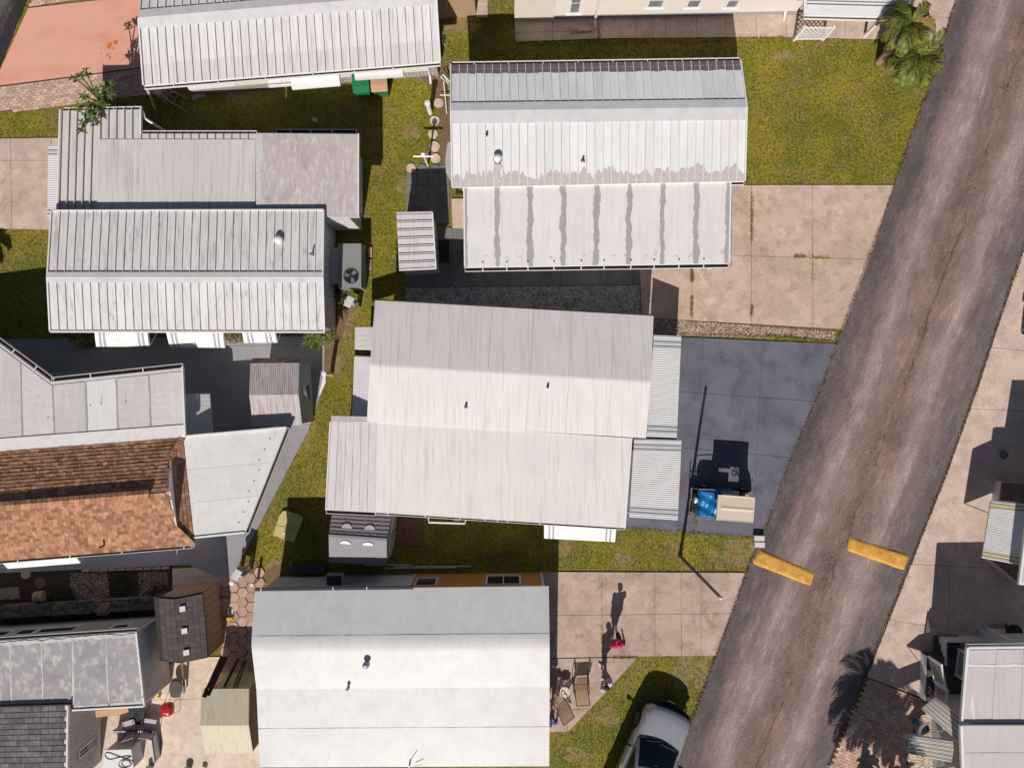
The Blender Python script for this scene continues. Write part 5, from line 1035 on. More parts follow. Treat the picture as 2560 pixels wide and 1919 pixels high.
m = MB(); m.obox(P(1108, 620)+V((-.25, -.6, .052)), V((.5, 0, 0)), V((0, .9, 0)), V((0, 0, .015))); tag(m.build("door_mat", M_BLACK, org=P(1108, 620)), "black rubber mat on the concrete outside the pan roofed shed door", "mat")
# --- corrugated shed on the grey drive
S3 = thing("metal_shed", "weathered corrugated metal shed with rusty edge on the grey drive", "shed", P(705, 975))
z, zr = 1.95, 2.3; a, b, ra, rb, c, d = P(626, 908, z), P(748, 907, z), P(623, 987, zr), P(746, 985, zr), P(755, 1062, z), P(632, 1064, z)
m = MB(); corr_plane(m, ra, rb, b, a, 26, .022); corr_plane(m, ra, rb, c, d, 26, .022); m.build('roof', M_CORR, S3)
m = MB(); q = V((.0, .14, .22)); m.prism([a-V((0, 0, .03)), b-V((0, 0, .03)), b+V((0, .2, -.2)), a+V((0, .2, -.2))], .03); m.build('rusty_eave', M_RUSTM, S3)
w4 = [V((p.x, p.y, 0)) for p in (a+V((.1, 0, 0)), b+V((-.05, 0, 0)), c+V((-.05, .05, 0)), d+V((.1, .05, 0)))]; walls(S3, w4, 0, 1.9, M_PALE); fp(w4)
e0, e1 = w4[1], w4[2]; siding(S3, e0, e1, .02, 1.9, M_PALE, .17); mm = MB(); mm.prism([V((e0.x+.02, e0.y, 1.9)), V((rb.x-.02, rb.y, 2.24)), V((e1.x+.02, e1.y, 1.9))], bottom=[V((e0.x-.03, e0.y, 1.9)), V((rb.x-.08, rb.y, 2.24)), V((e1.x-.03, e1.y, 1.9))]); mm.build('gable_wall', M_PALE, S3)
winpx(S3, e0, e1, 756, 998, 770, 960, mat=M_WHITED, fr=.05)
# --- grey resin shed with tile roof
S2 = thing("resin_shed", "purple-grey resin shed with tiled roof and two skylights below the porch gutter", "shed", P(900, 1330))
z, zr = 1.75, 2.2; ra, rb = P(822, 1338, zr), P(967, 1348, zr); a, b = P(832, 1268, z), P(981, 1276, z); d, c = P(823, 1404, z), P(967, 1412, z)
M_RES = MAT("purple_grey_resin", (0.235, 0.215, 0.235), [((.19, .17, .19), .5, 5, (1, 1, 1), .5, .7)], rough=.6); M_RESW = MAT("grey_resin_wall", (0.40, 0.375, 0.385), rough=.6)
rf = deck(S2, [[ra, rb, b, a], [ra, rb, c, d]], M_RES, .05)
for side in ((ra, rb, b, a), (ra, rb, c, d)):
    N = nrm(*side[:3]) ; A_, B_, C_, D_ = side; steps = 7
    for j in range(steps):
        t0, t1 = j/steps, (j+1)/steps; nn_ = 14
        m = MB(); p0, p1, q0, q1 = lerp(A_, D_, t0), lerp(B_, C_, t0), lerp(A_, D_, t1), lerp(B_, C_, t1)
        for k in range(nn_+1):
            u = k/nn_; h = .03+.012*(k % 2) if side[2] is b else .016; m.v += [tuple(lerp(p0, p1, u)+N*.006), tuple(lerp(q0, q1, u)+N*h), tuple(lerp(q0, q1, u)+N*.0)]
        for k in range(nn_): m.f += [(3*k, 3*k+3, 3*k+4, 3*k+1), (3*k+1, 3*k+4, 3*k+5, 3*k+2)]; m.m += [0, 0]
        m.build('tile_course', M_RES, rf)
    for u in (.29, .68):
        p = lerp(lerp(A_, B_, u), lerp(D_, C_, u), .30 if side[2] is b else .24); m = MB(); ex, ey = (B_-A_).normalized(), (D_-A_).normalized(); K = 10
        pts = [p+ex*.19*math.cos(math.pi*k/K)+ey*(-.15 if side[2] is b else .13)*math.sin(math.pi*k/K)*(-1 if side[2] is b else -1) for k in range(K+1)]; m.prism([x+N*.06 for x in pts], bottom=[x+N*.01 for x in pts]); m.build('skylight', M_WPLAS, rf)
m = MB(); m.bar(ra+V((0, 0, .02)), rb+V((0, 0, .02)), .1, .04); m.build('ridge_cap', M_RES, rf)
w4 = inset_quad([a, b, c, d], .08); walls(S2, w4, 0, 1.72, M_RESW); fp(w4); e0, e1 = V((w4[1].x, w4[1].y, 0)), V((w4[2].x, w4[2].y, 0)); siding(S2, e0, e1, .02, 1.7, M_RESW, .15)
mm = MB(); mm.prism([V((e0.x+.03, e0.y, 1.7)), V((rb.x-.05, rb.y, 2.14)), V((e1.x+.03, e1.y, 1.7))], bottom=[V((e0.x-.03, e0.y, 1.7)), V((rb.x-.1, rb.y, 2.14)), V((e1.x-.03, e1.y, 1.7))]); mm.build('gable_wall', M_RESW, S2)
el = (e1-e0).length; ab, nn = wframe(e0, e1)
for k in (0, 1):
    m = MB(); m.obox(e0+ab*(el*.12+k*el*.4)+nn*.024, ab*(el*.36), nn*.03, V((0, 0, 1.62))); dr = m.build('door', M_RESW, S2); m = MB(); m.obox(e0+ab*(el*.16+k*el*.4)+nn*.055+V((0, 0, 1.2)), ab*(el*.28), nn*.01, V((0, 0, .2))); m.build('door_window', M_WPLAS, dr)
    m = MB(); m.obox(e0+ab*(el*(.45 if k == 0 else .53))+nn*.055+V((0, 0, .85)), ab*.03, nn*.05, V((0, 0, .2))); m.build('handle', M_BLACK, dr)
m = MB(); q = [P(996, 1290), P(1058, 1292), P(1056, 1362), P(994, 1364)]; m.prism([V((p.x, p.y, .05)) for p in q], .05); o = m.build("plywood_ramp", MAT("red_brown_plywood", (.19, .095, .06), [((.12, .06, .04), .7, 6, (1, 1, 1), .45, .65)]), org=P(1025, 1325)); tag(o, "red-brown plywood sheet lying on the grass outside the resin shed doors", "plywood"); hard(q)
# --- brown resin shed
S4 = thing("resin_shed", "dark brown resin shed with shingle roof and three square skylights", "shed", P(470, 1560))
z, zr = 1.75, 2.05; a, d = P(397, 1495, z), P(410, 1651, z); ra, rd = P(437, 1497, zr), P(449, 1657, zr); b, c = P(507, 1484, z), P(520, 1643, z)
M_BR = MAT("dark_brown_resin_shingle", (0.085, 0.068, 0.065), [((.12, .1, .095), .6, 6, (1, 1, 1), .45, .65)], rnd=.16, rough=.8); M_BRW = MAT("tan_resin_wall", (0.40, 0.27, 0.17), [((.3, .19, .12), .5, 3, (1, 1, 1), .5, .7)], rough=.7)
rf = deck(S4, [[a, ra, rd, d], [ra, b, c, rd]], MAT("near_black_resin_and_shade", (.03, .026, .026), rough=.7), .05)
rows, cols = 11, 5
for j in range(rows):
    for k in range(cols):
        for (p0, p1, p2, p3), cc in (((ra, b, c, rd), cols), ((a, ra, rd, d), 3)):
            if k >= cc: continue
            off = .25*((k) % 2); u0, u1 = k/cc, (k+.96)/cc; v0, v1 = max(0, (j+off-.25)/rows), min(1, (j+off-.25+.96)/rows)
            g = lambda u, v: lerp(lerp(p0, p1, u), lerp(p3, p2, u), v)+nrm(p0, p1, p3)*.014
            m = MB(); m.prism([g(u0, v0), g(u1, v0), g(u1, v1), g(u0, v1)], .01); m.build('shingle', M_BR, rf)
for y in (1521, 1576, 1630):
    p = P(456+(y-1521)*.09, y, zr-.03); m = MB(); N = nrm(ra, b, rd); ex = (b-ra).normalized(); ey = (rd-ra).normalized(); p = p-ex*.1-ey*.1; m.obox(p, ex*.2, ey*.2, N*.035); m.build('skylight', M_WPLAS, rf)
w4 = [V((p.x, p.y, 0)) for p in (a+V((.12, .06, 0)), b+V((-.02, .06, 0)), c+V((-.02, 0, 0)), d+V((.12, 0, 0)))]; walls(S4, w4, 0, 1.7, M_BRW); fp(w4)
mm = MB(); q = w4; mm.add([V((q[0].x, q[0].y, 1.7)), V((ra.x, ra.y+.06, 2.0)), V((q[1].x, q[1].y, 1.7))], [(0, 1, 2)]); mm.build('gable_wall', M_BRW, S4); siding(S4, w4[0], w4[1], .02, 1.7, M_BRW, .3, True); siding(S4, w4[1], w4[2], .02, 1.7, M_BRW, .3, True)
m = MB(); m.prism([P(384, 1491, 1.72), P(399, 1494, 1.72), P(412, 1651, 1.72), P(399, 1651, 1.72)], .9); m.build('shade_gap_block', bpy.data.materials['near_black_resin_and_shade'], S4)  # added block: stops a sun sliver, its black stands for gap shade
# --- cream corrugated shed
S5 = thing("metal_shed", "cream corrugated metal shed with dark boards leaning on its roof", "shed", P(575, 1800))
z, zr = 1.75, 2.05; a, b = P(505, 1721, z), P(623, 1720, z); ra, rb = P(500, 1812, zr), P(622, 1811, zr); d, c = P(513, 1882, z), P(633, 1882, z)
m = MB(); corr_plane(m, ra, rb, b, a, 30, .02); corr_plane(m, ra, rb, c, d, 30, .02); m.build('roof', M_CORRC, S5)
w4 = [V((p.x, p.y, 0)) for p in (a+V((.06, -.02, 0)), b+V((-.02, -.02, 0)), c+V((-.02, .06, 0)), d+V((.06, .06, 0)))]; walls(S5, w4, 0, 1.72, M_CORRC); fp(w4); siding(S5, w4[0], w4[1], .02, 1.7, M_CORRC, .2, True); siding(S5, w4[1], w4[2], .02, 1.7, M_BRW, .3, True)
for i, (x0, y0, x1, y1, za, zb, w, hh) in enumerate(((556, 1640, 510, 1742, .9, 1.95, .16, .05), (566, 1642, 520, 1738, .9, 1.95, .12, .04), (596, 1645, 561, 1716, .5, 1.7, .1, .05), (610, 1650, 585, 1716, .5, 1.7, .05, .04), (616, 1650, 592, 1716, .5, 1.7, .05, .04))):
    m = MB(); m.bar(P(x0, y0, za), P(x1, y1, zb), w, hh); tag(m.build("leaning_board", MAT("dark_brown_board", (.055, .035, .025), rough=.8) if i == 0 else bpy.data.materials["dark_brown_board"], org=P(x0, y0)), ("wide dark board leaning highest onto the cream shed roof", "dark board leaning close beside the widest one on the cream shed", "short dark ladder-like board against the cream shed wall", "thin dark strip leaning beside the short board", "thinnest dark strip leaning by the white roof edge")[i], "board", "dark boards leaning on the cream shed")
# --- beige shed at the top, behind the streaked pan roof
S6 = thing("utility_shed", "beige walled utility shed with pale ribbed roof behind the streaked pan roof", "shed", P(1140, 10))
q = [P(1098, 50), P(1190, 40), P(1186, -60), P(1094, -60)]; walls(S6, q, 0, 2.0, M_BRW); fp(q)
rq = [V((p.x, p.y, 2.02)) for p in (q[3], q[2], q[1]+V((0, .12, 0)), q[0]+V((0, .12, 0)))]; rf = deck(S6, [rq], M_WHITED, .08); pans(rf, *rq, 9, M_PAN_A2, rib=.03, rw=.02)
# ================================================================ utilities and yard things
def electric_post(px, py, label, ang=0.0, h=1.25):
    """grey meter box on a post with a round meter"""
    b = P(px, py); t = thing("meter_post", label, "meter post", b, "grey meter boxes on posts between the homes"); hard([b+V((.2*math.cos(k), .2*math.sin(k), 0)) for k in range(6)])
    R = Matrix.Rotation(ang, 3, 'Z'); ex, ey = R@V((1, 0, 0)), R@V((0, 1, 0)); up = V((0, 0, 1))
    m = MB(); m.obox(b-ex*.05-ey*.05, ex*.1, ey*.1, up*h); m.build('post', M_GREYBOX, t)
    m = MB(); m.obox(b-ex*.2+ey*.05+up*(h-.65), ex*.4, ey*.26, up*.68); bx = m.build('meter_box', M_GREYBOX, t)
    m = MB(); m.obox(b-ex*.21+ey*.04+up*(h+.031), ex*.42, ey*.28, up*.02); m.build('lid', M_WHITED, bx)
    m = MB(); m.lathe(b+ey*.31+up*(h-.2), [(.1, 0), (.1, .06), (.07, .1), (.005, .11)], 16, axis=ey); m.build('meter', M_WPLAS, t)
    m = MB(); m.tube([b+ex*.13+ey*.15+up*(h-.66), b+ex*.13+ey*.15], .03, 8); m.build('conduit', M_METAL, t)
electric_post(1093, 190, "grey meter box on a post by the corner of the clean white roof", .6)
electric_post(899, 768, "grey meter box on a post beside the package air conditioner", 1.1); electric_post(629, 1423, "grey meter box on a post over the hexagon pavers", 1.1)
def pipe_post(px, py, h, r, label, arm=True):
    b = P(px, py); t = thing("pipe_post", label, "post", b, "capped white pipes standing along the lot lines"); m = MB(); m.lathe(b, [(r*.8, 0), (r*.8, h)], 14); m.build('pipe', M_WPLAS, t, smooth=False)
    m = MB(); m.lathe(b+V((0, 0, h-.06)), [(r, 0), (r, .06), (r*.9, .085), (r*.4, .09), (.005, .1)], 16); m.build('cap', M_WPLAS, t)
pipe_post(1076, 283, 1.15, .115, "thick white capped pipe standing among the round stepping stones"); pipe_post(829, 935, 1.3, .1, "white capped pipe at the corner of the corrugated shed pad")
pipe_post(602, 1441, 1.05, .1, "white capped pipe beside the brown resin shed's hexagon pavers"); pipe_post(646, 1449, .8, .07, "thin white capped pipe nearest the dark gutter of the bright white roof")
# clothes line post
b = P(1070, 416); T = thing("clothesline_post", "white T shaped clothes line post above the black flagstones", "clothesline post", b)
m = MB(); m.tube([b, b+V((0, 0, 1.62))], .04, 10); m.build('pole', M_WPLAS, T); m = MB(); m.tube([b+V((-.42, 0, 1.42)), b+V((.36, 0, 1.42))], .035, 10); m.build('crossbar', M_WPLAS, T); m = MB(); m.ball(b+V((0, 0, 1.68)), .1, 14, 10, (1, 1, 1.1)); m.build('finial', M_WPLAS, T, smooth=True)
# street light
b = P(1700, 1389); T = thing("street_light", "tall thin dark street light pole on the grass strip by the drive", "street light", b); M_POLE = MAT("dark_pole_paint", (0.10, 0.105, 0.10), rough=.5)
m = MB(); m.tube([b, b+V((0, 0, 6.2))], [.065, .05], 10); m.build('pole', M_POLE, T); m = MB(); m.lathe(b, [(.10, 0), (.10, .04), (.075, .1), (.066, .3)], 14); m.build('base', M_POLE, T)
m = MB(); m.lathe(b+V((0, 0, 6.18)), [(.045, 0), (.06, .03), (.06, .1), (.03, .14), (.005, .15)], 12); m.build('lamp_head', M_WHITED, T)
# package air conditioner by home E
b = P(872, 660); T = thing("air_conditioner", "grey package air conditioner with black fan grille beside the chalky pan roof", "air conditioner", b); zt = 1.15
q = [P(846, 609, zt), P(903, 609, zt), P(903, 718, zt), P(846, 718, zt)]; m = MB(); m.prism(q, zt-.12); m.build('cabinet', MAT("sage_grey_enamel", (.24, .25, .25), rough=.5), T); fp(q)
cx = P(878, 690, zt+.005); m = MB(); m.lathe(cx, [(.29, 0), (.29, .012), (.005, .014)], 28); fan = m.build('fan_opening', M_BLACK, T)
m = MB(); m.lathe(cx+V((0, 0, .014)), [(.07, 0), (.07, .03), (.005, .032)], 14); m.build('hub', M_DMETAL, fan)
for k in range(3):
    an = k*2.1+.9; m = MB(); ex, ey = V((math.cos(an), math.sin(an), 0)), V((-math.sin(an), math.cos(an), 0)); c0 = cx+V((0, 0, .016)); m.prism([c0+ex*.07-ey*.04, c0+ex*.24-ey*.1, c0+ex*.25+ey*.06+V((0, 0, .02)), c0+ex*.07+ey*.04+V((0, 0, .015))], .006); m.build('fan_blade', M_METAL, fan)
for rr in (.12, .2, .285):
    m = MB(); m.tube([cx+V((rr*math.cos(k*.2618), rr*math.sin(k*.2618), .045)) for k in range(24)], .006, 5, True); m.build('guard_ring', M_DMETAL, fan)
m = MB(); p = P(820, 612, .9); m.obox(P(822, 706, 1.0)-V((0, 0, .55)), V((.5, 0, 0)), V((0, 1.35, 0)), V((0, 0, .55))); m.build('duct', M_GREYBOX, T)
m = MB(); m.obox(P(905, 655, .75), V((.06, 0, 0)), V((0, .08, 0)), V((0, 0, .08))); m.build('valve', M_METAL, T)
m = MB(); q = [P(852, 612), P(906, 612), P(916, 616), P(918, 690), P(914, 716), P(856, 724)]; m.prism([V((p.x, p.y, .1)) for p in q], .1); m.build('pad', M_CONC_R, T); hard(q)
for x, y in ((926, 632), (925, 662)):
    m = MB(); m.obox(P(x, y)+V((-.08, -.2, .0)), V((.16, 0, 0)), V((0, .4, 0)), V((0, 0, .12))); tag(m.build("edging_block", M_HEX, org=P(x, y)), "pink edging block on the grass beside the air conditioner pad", "block", "pink edging blocks by the air conditioner")
# bins by home A
def bin_(px, py, lidmat, label, ang):
    b = P(px, py); t = thing("wheelie_bin", label, "trash bin", b, "wheeled bins against the cream wall"); R = Matrix.Rotation(ang, 3, 'Z'); GM = bpy.data.materials.get("green_bin_plastic") or MAT("green_bin_plastic", (0.015, 0.16, 0.06), rough=.45)
    f = lambda x, y, z: b+R@V((x, y, z)); m = MB(); w, d = .29, .34
    m.prism([f(-w, -d, 1.0), f(w, -d, 1.0), f(w, d, 1.0), f(-w, d, 1.0)], bottom=[f(-w*.8, -d*.75, .06), f(w*.8, -d*.75, .06), f(w*.8, d*.8, .06), f(-w*.8, d*.8, .06)]); m.build('body', GM, t)
    m = MB(); prof = [(-d-.04, 1.0), (-d-.02, 1.05), (-d*.3, 1.1), (d*.5, 1.1), (d+.03, 1.06), (d+.05, 1.0)]
    for x in (-w-.03, w+.03): m.v += [tuple(f(x*(1 if 0 < i < 5 else .96), y, z)) for i, (y, z) in enumerate(prof)]
    for i in range(5): m.f.append((i, i+1, 7+i, 6+i)); m.m.append(0)
    m.f += [(0, 1, 2, 3, 4, 5), (11, 10, 9, 8, 7, 6), (0, 6, 11, 5)]; m.m += [0, 0, 0]; lid = m.build('lid', lidmat, t)
    for x in (-.1, .1):
        m = MB(); m.obox(f(x-.04, -d*.5, 1.094), R@V((.08, 0, 0)), R@V((0, d, 0)), V((0, 0, .015))); m.build('lid_rib', lidmat, lid)
    for x in (-w*.85, w*.85):
        m = MB(); m.lathe(f(x-.03, d*.85, .12), [(.12, 0), (.12, .06)], 14, axis=R@V((1, 0, 0))); m.build('wheel', M_BLACK, t)
    m = MB(); m.tube([f(-w*.8, d+.05, .95), f(-w*.8, d+.13, .97), f(w*.8, d+.13, .97), f(w*.8, d+.05, .95)], .018, 6); m.build('handle', GM, t)
bin_(914, 232, MAT("green_bin_lid", (0.02, 0.19, 0.075), rough=.4), "green wheeled bin with green lid under the curved white awning", .08)
bin_(958, 229, MAT("tan_bin_lid", (.52, .32, .19), rough=.5), "green wheeled bin with tan lid against the cream wall", .06)
# ladder and odds in the shade of home A
T = thing("ladder", "thin aluminium ladder leaning from the porch onto shaded grass", "ladder", P(466, 278)); ra, rb, sa, sb = P(374, 224, .9), P(466, 278, .05), P(407, 217, .9), P(470, 247, .05)
for p, q in ((ra, rb), (sa, sb)):
    m = MB(); m.bar(p, q, .035, .06); m.build('rail', M_METAL, T)
for t in (.15, .38, .62, .86):
    m = MB(); m.tube([lerp(ra, rb, t), lerp(sa, sb, t)], .015, 8); m.build('rung', M_METAL, T)
m = MB(); q = [P(481, 240), P(513, 231), P(517, 240), P(482, 252)]; m.prism([V((p.x, p.y, .06)) for p in q], .06); tag(m.build("splash_block", M_TAUPE, org=P(498, 241)), "pale concrete splash block below the first white awning", "block"); hard(q)
m = MB(); m.box((0, 0, .06), (.22, .14, .11), -.25); m.box((0, 0, .117), (.05, .145, .004), -.25); o = m.build("brick", M_HEX, org=V((0, 0, 0))); o.location = P(789, 302); tag(o, "single pink brick lying alone in shaded grass", "brick")
m = MB(); q = P(393, 222, 1.2); m.obox(q+V((-.13, -.2, -.05)), V((.26, 0, 0)), V((0, .28, 0)), V((0, 0, .05))); 
for dx in (-.11, .11):
    for dy in (-.18, .06): m.obox(q+V((dx-.012, dy, -1.2)), V((.024, 0, 0)), V((0, .024, 0)), V((0, 0, 1.16)))
tag(m.build("plant_stand", M_WHITED, org=P(393, 222)), "pale plant stand under the porch corner beside the ladder", "plant stand")
# hoses and cables
def cable(name, pts, r, mat, label, cat, n=6):
    """a smooth tube through pixel points (x, y, z)"""
    Q = [P(*p) for p in pts]; out = []
    for i in range(len(Q)-1):
        p0, p1, p2, p3 = Q[max(i-1, 0)], Q[i], Q[i+1], Q[min(i+2, len(Q)-1)]
        for k in range(6):
            t = k/6; out.append(.5*((2*p1)+(p2-p0)*t+(2*p0-5*p1+4*p2-p3)*t*t+(3*p1-p0-3*p2+p3)*t**3))
    out.append(Q[-1]); m = MB(); m.tube(out, r, n); return tag(m.build(name, mat, org=V((Q[0].x, Q[0].y, 0)), smooth=True), label, cat)
M_HOSE = MAT("dark_green_hose", (.02, .055, .035), rough=.4); M_HOSEG = MAT("grey_green_hose", (.13, .15, .13), rough=.45)
def loops(cx, cy, rx, ry, n, z=.03, j=3): return [(cx+(rx+random.uniform(-j, j))*math.cos(k*.8), cy+(ry+random.uniform(-j, j))*math.sin(k*.8), z+.006*k) for k in range(n)]
cable("garden_hose", [(1103, 120, .6)]+loops(1072, 168, 18, 12, 30, .1)+[(1098, 175, .03)], .016, M_HOSE, "dark green garden hose coiled at the corner of the streaked pan roof", "hose")
cable("garden_hose", [(1020+x/5.53, 1260+y/5.53, .04) for x, y in ((1610, 900), (1540, 830), (1400, 840), (1200, 880), (1230, 790), (1100, 730), (900, 800), (960, 885), (1100, 830), (1320, 800), (1450, 700), (1380, 630), (1240, 670), (1150, 740), (960, 690), (1040, 630), (1200, 710), (1420, 670), (1600, 640), (1660, 740), (1560, 810), (1420, 760), (1310, 640), (1350, 550), (1480, 510), (1590, 545))], .012, M_HOSEG, "thin pale hose looped over shaded grass behind the orange wood wall", "hose")
cable("coiled_hose", loops(2510, 1137, 8, 9, 26, .05, 1), .02, MAT("blue_hose", (.03, .12, .22), rough=.4), "blue hose coil in the shade by the mustard striped awning", "hose")
cable("garden_hose", loops(1150, 479, 9, 10, 22, .08, 1), .012, M_HOSE, "dark hose coil on the stoop corner beside the flat carport", "hose")
# white conduit bundle on home B's north-west corner
T = thing("antenna_mast", "fallen white antenna mast lying along the clean white roof's west side", "antenna", P(1112, 270))
for nm, pts in (('mast', [(1109, 205, .3), (1113, 240, .2), (1117, 285, .1)]), ('element', [(1100, 238, .2), (1124, 238, .2)]), ('bracket', [(1102, 193, .5), (1122, 212, .3), (1108, 186, .5), (1102, 193, .5)]), ('brace', [(1108, 186, .5), (1124, 205, .3)])):
    m = MB(); m.tube([P(*p) for p in pts], .022, 6); m.build(nm, M_WPLAS, T)
T = thing("pipe_bundle", "two white pipes on the soil beside the coiled green hose", "pipe", P(1108, 100))
for pts in ([(1106, 83, .05), (1112, 114, .05)], [(1107, 100, .05), (1108, 114, .05)]):
    m = MB(); m.tube([P(*p) for p in pts], .03, 6); m.build('pipe', M_WPLAS, T)
for k, (x0, y0, x1, y1) in enumerate(((910, 1412, 1027, 1411), (985, 1416, 1178, 1415), (960, 1420, 1140, 1418))):
    m = MB(); m.tube([P(x0, y0, .05), P(x1, y1, .05)], .02, 6); tag(m.build("ground_pipe", M_WHITED, org=P(x0, y0)), "thin pale pipe lying on shaded ground behind the orange wood wall", "pipe", "thin pale pipes behind the wood wall")
# pale yellow moulded plastic sheet
yp = [(699, 1287), (706, 1278), (716, 1276), (752, 1289), (757, 1296), (735, 1356), (683, 1337)]; T = thing("plastic_slide", "pale yellow moulded plastic sheet lying on grass, half in shadow", "plastic sheet", P(718, 1320)); M_YP = MAT("pale_yellow_plastic", (.50, .45, .19), rough=.45)
m = MB(); q = PG(yp, .14); m.prism(q, .12); m.build('shell', M_YP, T); hard(PG(yp)); m = MB(); m.tube([P(712, 1318, .15), P(718, 1308, .15), P(724, 1318, .15), P(722, 1328, .15), P(714, 1330, .15)], .03, 8, True); m.build('moulded_ring', M_YP, T); m = MB(); m.ball(P(712, 1331, .16), .06, 10, 8, (1, 1, .6)); m.build('knob', M_WPLAS, T, smooth=True)
m = MB(); m.tube([P(692, 1312, .145), P(747, 1325, .145)], .008, 5); m.build('fold_line', M_SEAM, T)
# concrete blocks at the verge
for x, y, lb in ((1893, 1342, "white concrete block on the drive corner, upper of the pair by the hump"), (1894, 1358, "white concrete block in the dead grass, lower of the pair by the hump")):
    m = MB(); m.box((0, 0, .15), (.4, .2, .28), -.05); m.box((-.1, 0, .292), (.12, .12, .004), -.05, 0); o = m.build("concrete_block", MAT("white_block_paint", (.66, .6, .54), rough=.8) if 'white_block_paint' not in bpy.data.materials else bpy.data.materials['white_block_paint'], org=V((0, 0, 0))); o.location = P(x, y); tag(o, lb, "concrete block")
# dark garden odds between homes G and H
def flat(name, px, z, th, mat, label, cat, group=None):
    m = MB(); q = PG(px, z); m.prism(q, th); return tag(m.build(name, mat, org=P(*px[0])), label, cat, group)
M_PALEW = MAT("pale_wood", (.33, .245, .17), [((.24, .17, .11), .6, 4, (1, 1, 1), .45, .65)], rough=.85)
S_ = lambda pts: [(x/5.267, 1390+y/5.267) for x, y in pts]
flat("plank_lid", S_([(-40, 430), (85, 420), (110, 560), (-20, 575)]), .35, .05, M_PALEW, "pale square board with a dark slash beside the shaded lattice bed", "board"); flat("plank_lid", S_([(92, 418), (236, 408), (258, 552), (122, 568)]), .35, .05, M_PALEW, "pale square board next to the slashed board in the dark bed", "board")
T = thing("plant_tub", "tan barrel shaped tub lying in the dark garden bed", "tub", P(98, 1490)); m = MB(); q0, q1 = P(86, 1492, .22), P(111, 1489, .22); m.tube([q0, lerp(q0, q1, .25), lerp(q0, q1, .5), lerp(q0, q1, .75), q1], [.19, .215, .22, .215, .19], 16); m.build('barrel', M_PALEW, T)
for t in (.2, .8):
    m = MB(); p = lerp(q0, q1, t); d_ = (q1-q0).normalized()*.02; m.tube([p-d_, p+d_], .222, 16); m.build('hoop', M_TAUPE, T)
for cx_, cy_, r_, lb in ((66, 1434, .21, "brighter terracotta hexagon paver half under the grey walk"), (102, 1456, .24, "brown hexagon paver lying in the dark garden bed")):
    m = MB(); m.prism([V((r_*math.cos(k*math.pi/3+.5), r_*math.sin(k*math.pi/3+.5), .06)) for k in range(6)], .06); o = m.build("hexagon_paver", M_HEX if cx_ < 80 else MAT("brown_stone", (.2, .11, .065), rough=.9), org=V((0, 0, 0))); o.location = P(cx_, cy_); tag(o, lb, "paver")
T = thing("stacked_pavers", "two tan slabs stacked on the stained wall top", "paver", P(254, 1527)); 
for k, pts in enumerate(([(1255, 735), (1305, 625), (1450, 618), (1395, 735)], [(1262, 775), (1320, 700), (1465, 715), (1400, 775)])):
    m = MB(); m.prism(PG(S_(pts), .55-.09*k), .08); m.build('slab', M_PALEW, T)
wl = S_([(0, 660), (600, 640), (1000, 600), (1700, 560), (2030, 545), (2030, 690), (1500, 750), (600, 800), (0, 830)])
W_ = thing("retaining_wall", "black-stained low block wall along the taupe siding", "wall", P(190, 1520)); M_STW = MAT("black_stained_concrete", (.17, .15, .13), [((.05, .045, .04), .85, 3, (1, 2, 1), .42, .6), ((.3, .27, .24), .7, 6, (1, 1, 1), .55, .7)], rnd=.2, rough=.95)
for i in range(6):
    x0, x1 = i*64.5, (i+1)*64.5-1.5; f0 = lambda x: 1515-(x/387)*22; f1 = lambda x: 1545-(x/387)*22; m = MB(); m.prism([P(x0, f0(x0), .45), P(x1, f0(x1), .45), P(x1, f1(x1), .45), P(x0, f1(x0), .45)], .45); m.build('block', M_STW, W_)
for k in range(10):
    x = 205+k*22; y = 1425.5-k*.7; m = MB(); m.prism([P(x, y-2, .09), P(x+19, y-3, .09), P(x+19, y+2.5, .09), P(x, y+3.5, .09)], .09); tag(m.build("edging_stone", M_HEX, org=P(x, y)), "terracotta edging stone along the grey walk beside the gravel patches", "edging stone", "terracotta edging stones along the grey walk")
# patio corner: grill, chairs, cabinet
def mk(px, py, z=0): return P(240+px/5.943, 1640+py/5.943, z)
T = thing("kettle_grill", "small red lidded grill on folding legs on the cream patio", "grill", mk(1065, 780)); M_RED = MAT("red_enamel", (.45, .012, .025), rough=.25, coat=.5); c = P(240+1065/5.943, 1640+780/5.943, .6)
m = MB(); prof = [(.0, .0), (.6, .02), (.95, .1), (1.0, .2), (1.0, .26)]
def superlathe(m, c, prof, hx, hy, n=28, e=3.2, flip=1):
    base = len(m.v)
    for r, h in prof:
        for k in range(n):
            a = 2*math.pi*k/n; ca, sa = math.cos(a), math.sin(a); q = (abs(ca)**e+abs(sa)**e)**(-1/e); m.v.append(tuple(c+V((hx*r*q*ca, hy*r*q*sa, h*flip))))
    for i in range(len(prof)-1):
        for k in range(n): k2 = (k+1) % n; m.f.append((base+i*n+k, base+i*n+k2, base+(i+1)*n+k2, base+(i+1)*n+k)); m.m.append(0)
    m.f.append(tuple(base+(len(prof)-1)*n+k for k in range(n))); m.m.append(0)
m = MB(); superlathe(m, c, [(1.0, 0), (1.02, .03), (.98, .1), (.88, .17), (.6, .215), (.2, .225), (.01, .226)], .24, .26); m.build('lid', M_RED, T, smooth=True)
m = MB(); superlathe(m, c, [(1.0, 0), (.95, -.1), (.7, -.18), (.2, -.2)], .235, .255); m.build('bowl', M_BLACK, T, smooth=True)
m = MB(); m.tube([c+V((-.05, -.06, .22)), c+V((-.05, -.06, .26)), c+V((.05, -.06, .26)), c+V((.05, -.06, .22))], .014, 8); m.build('handle', M_WPLAS, T)
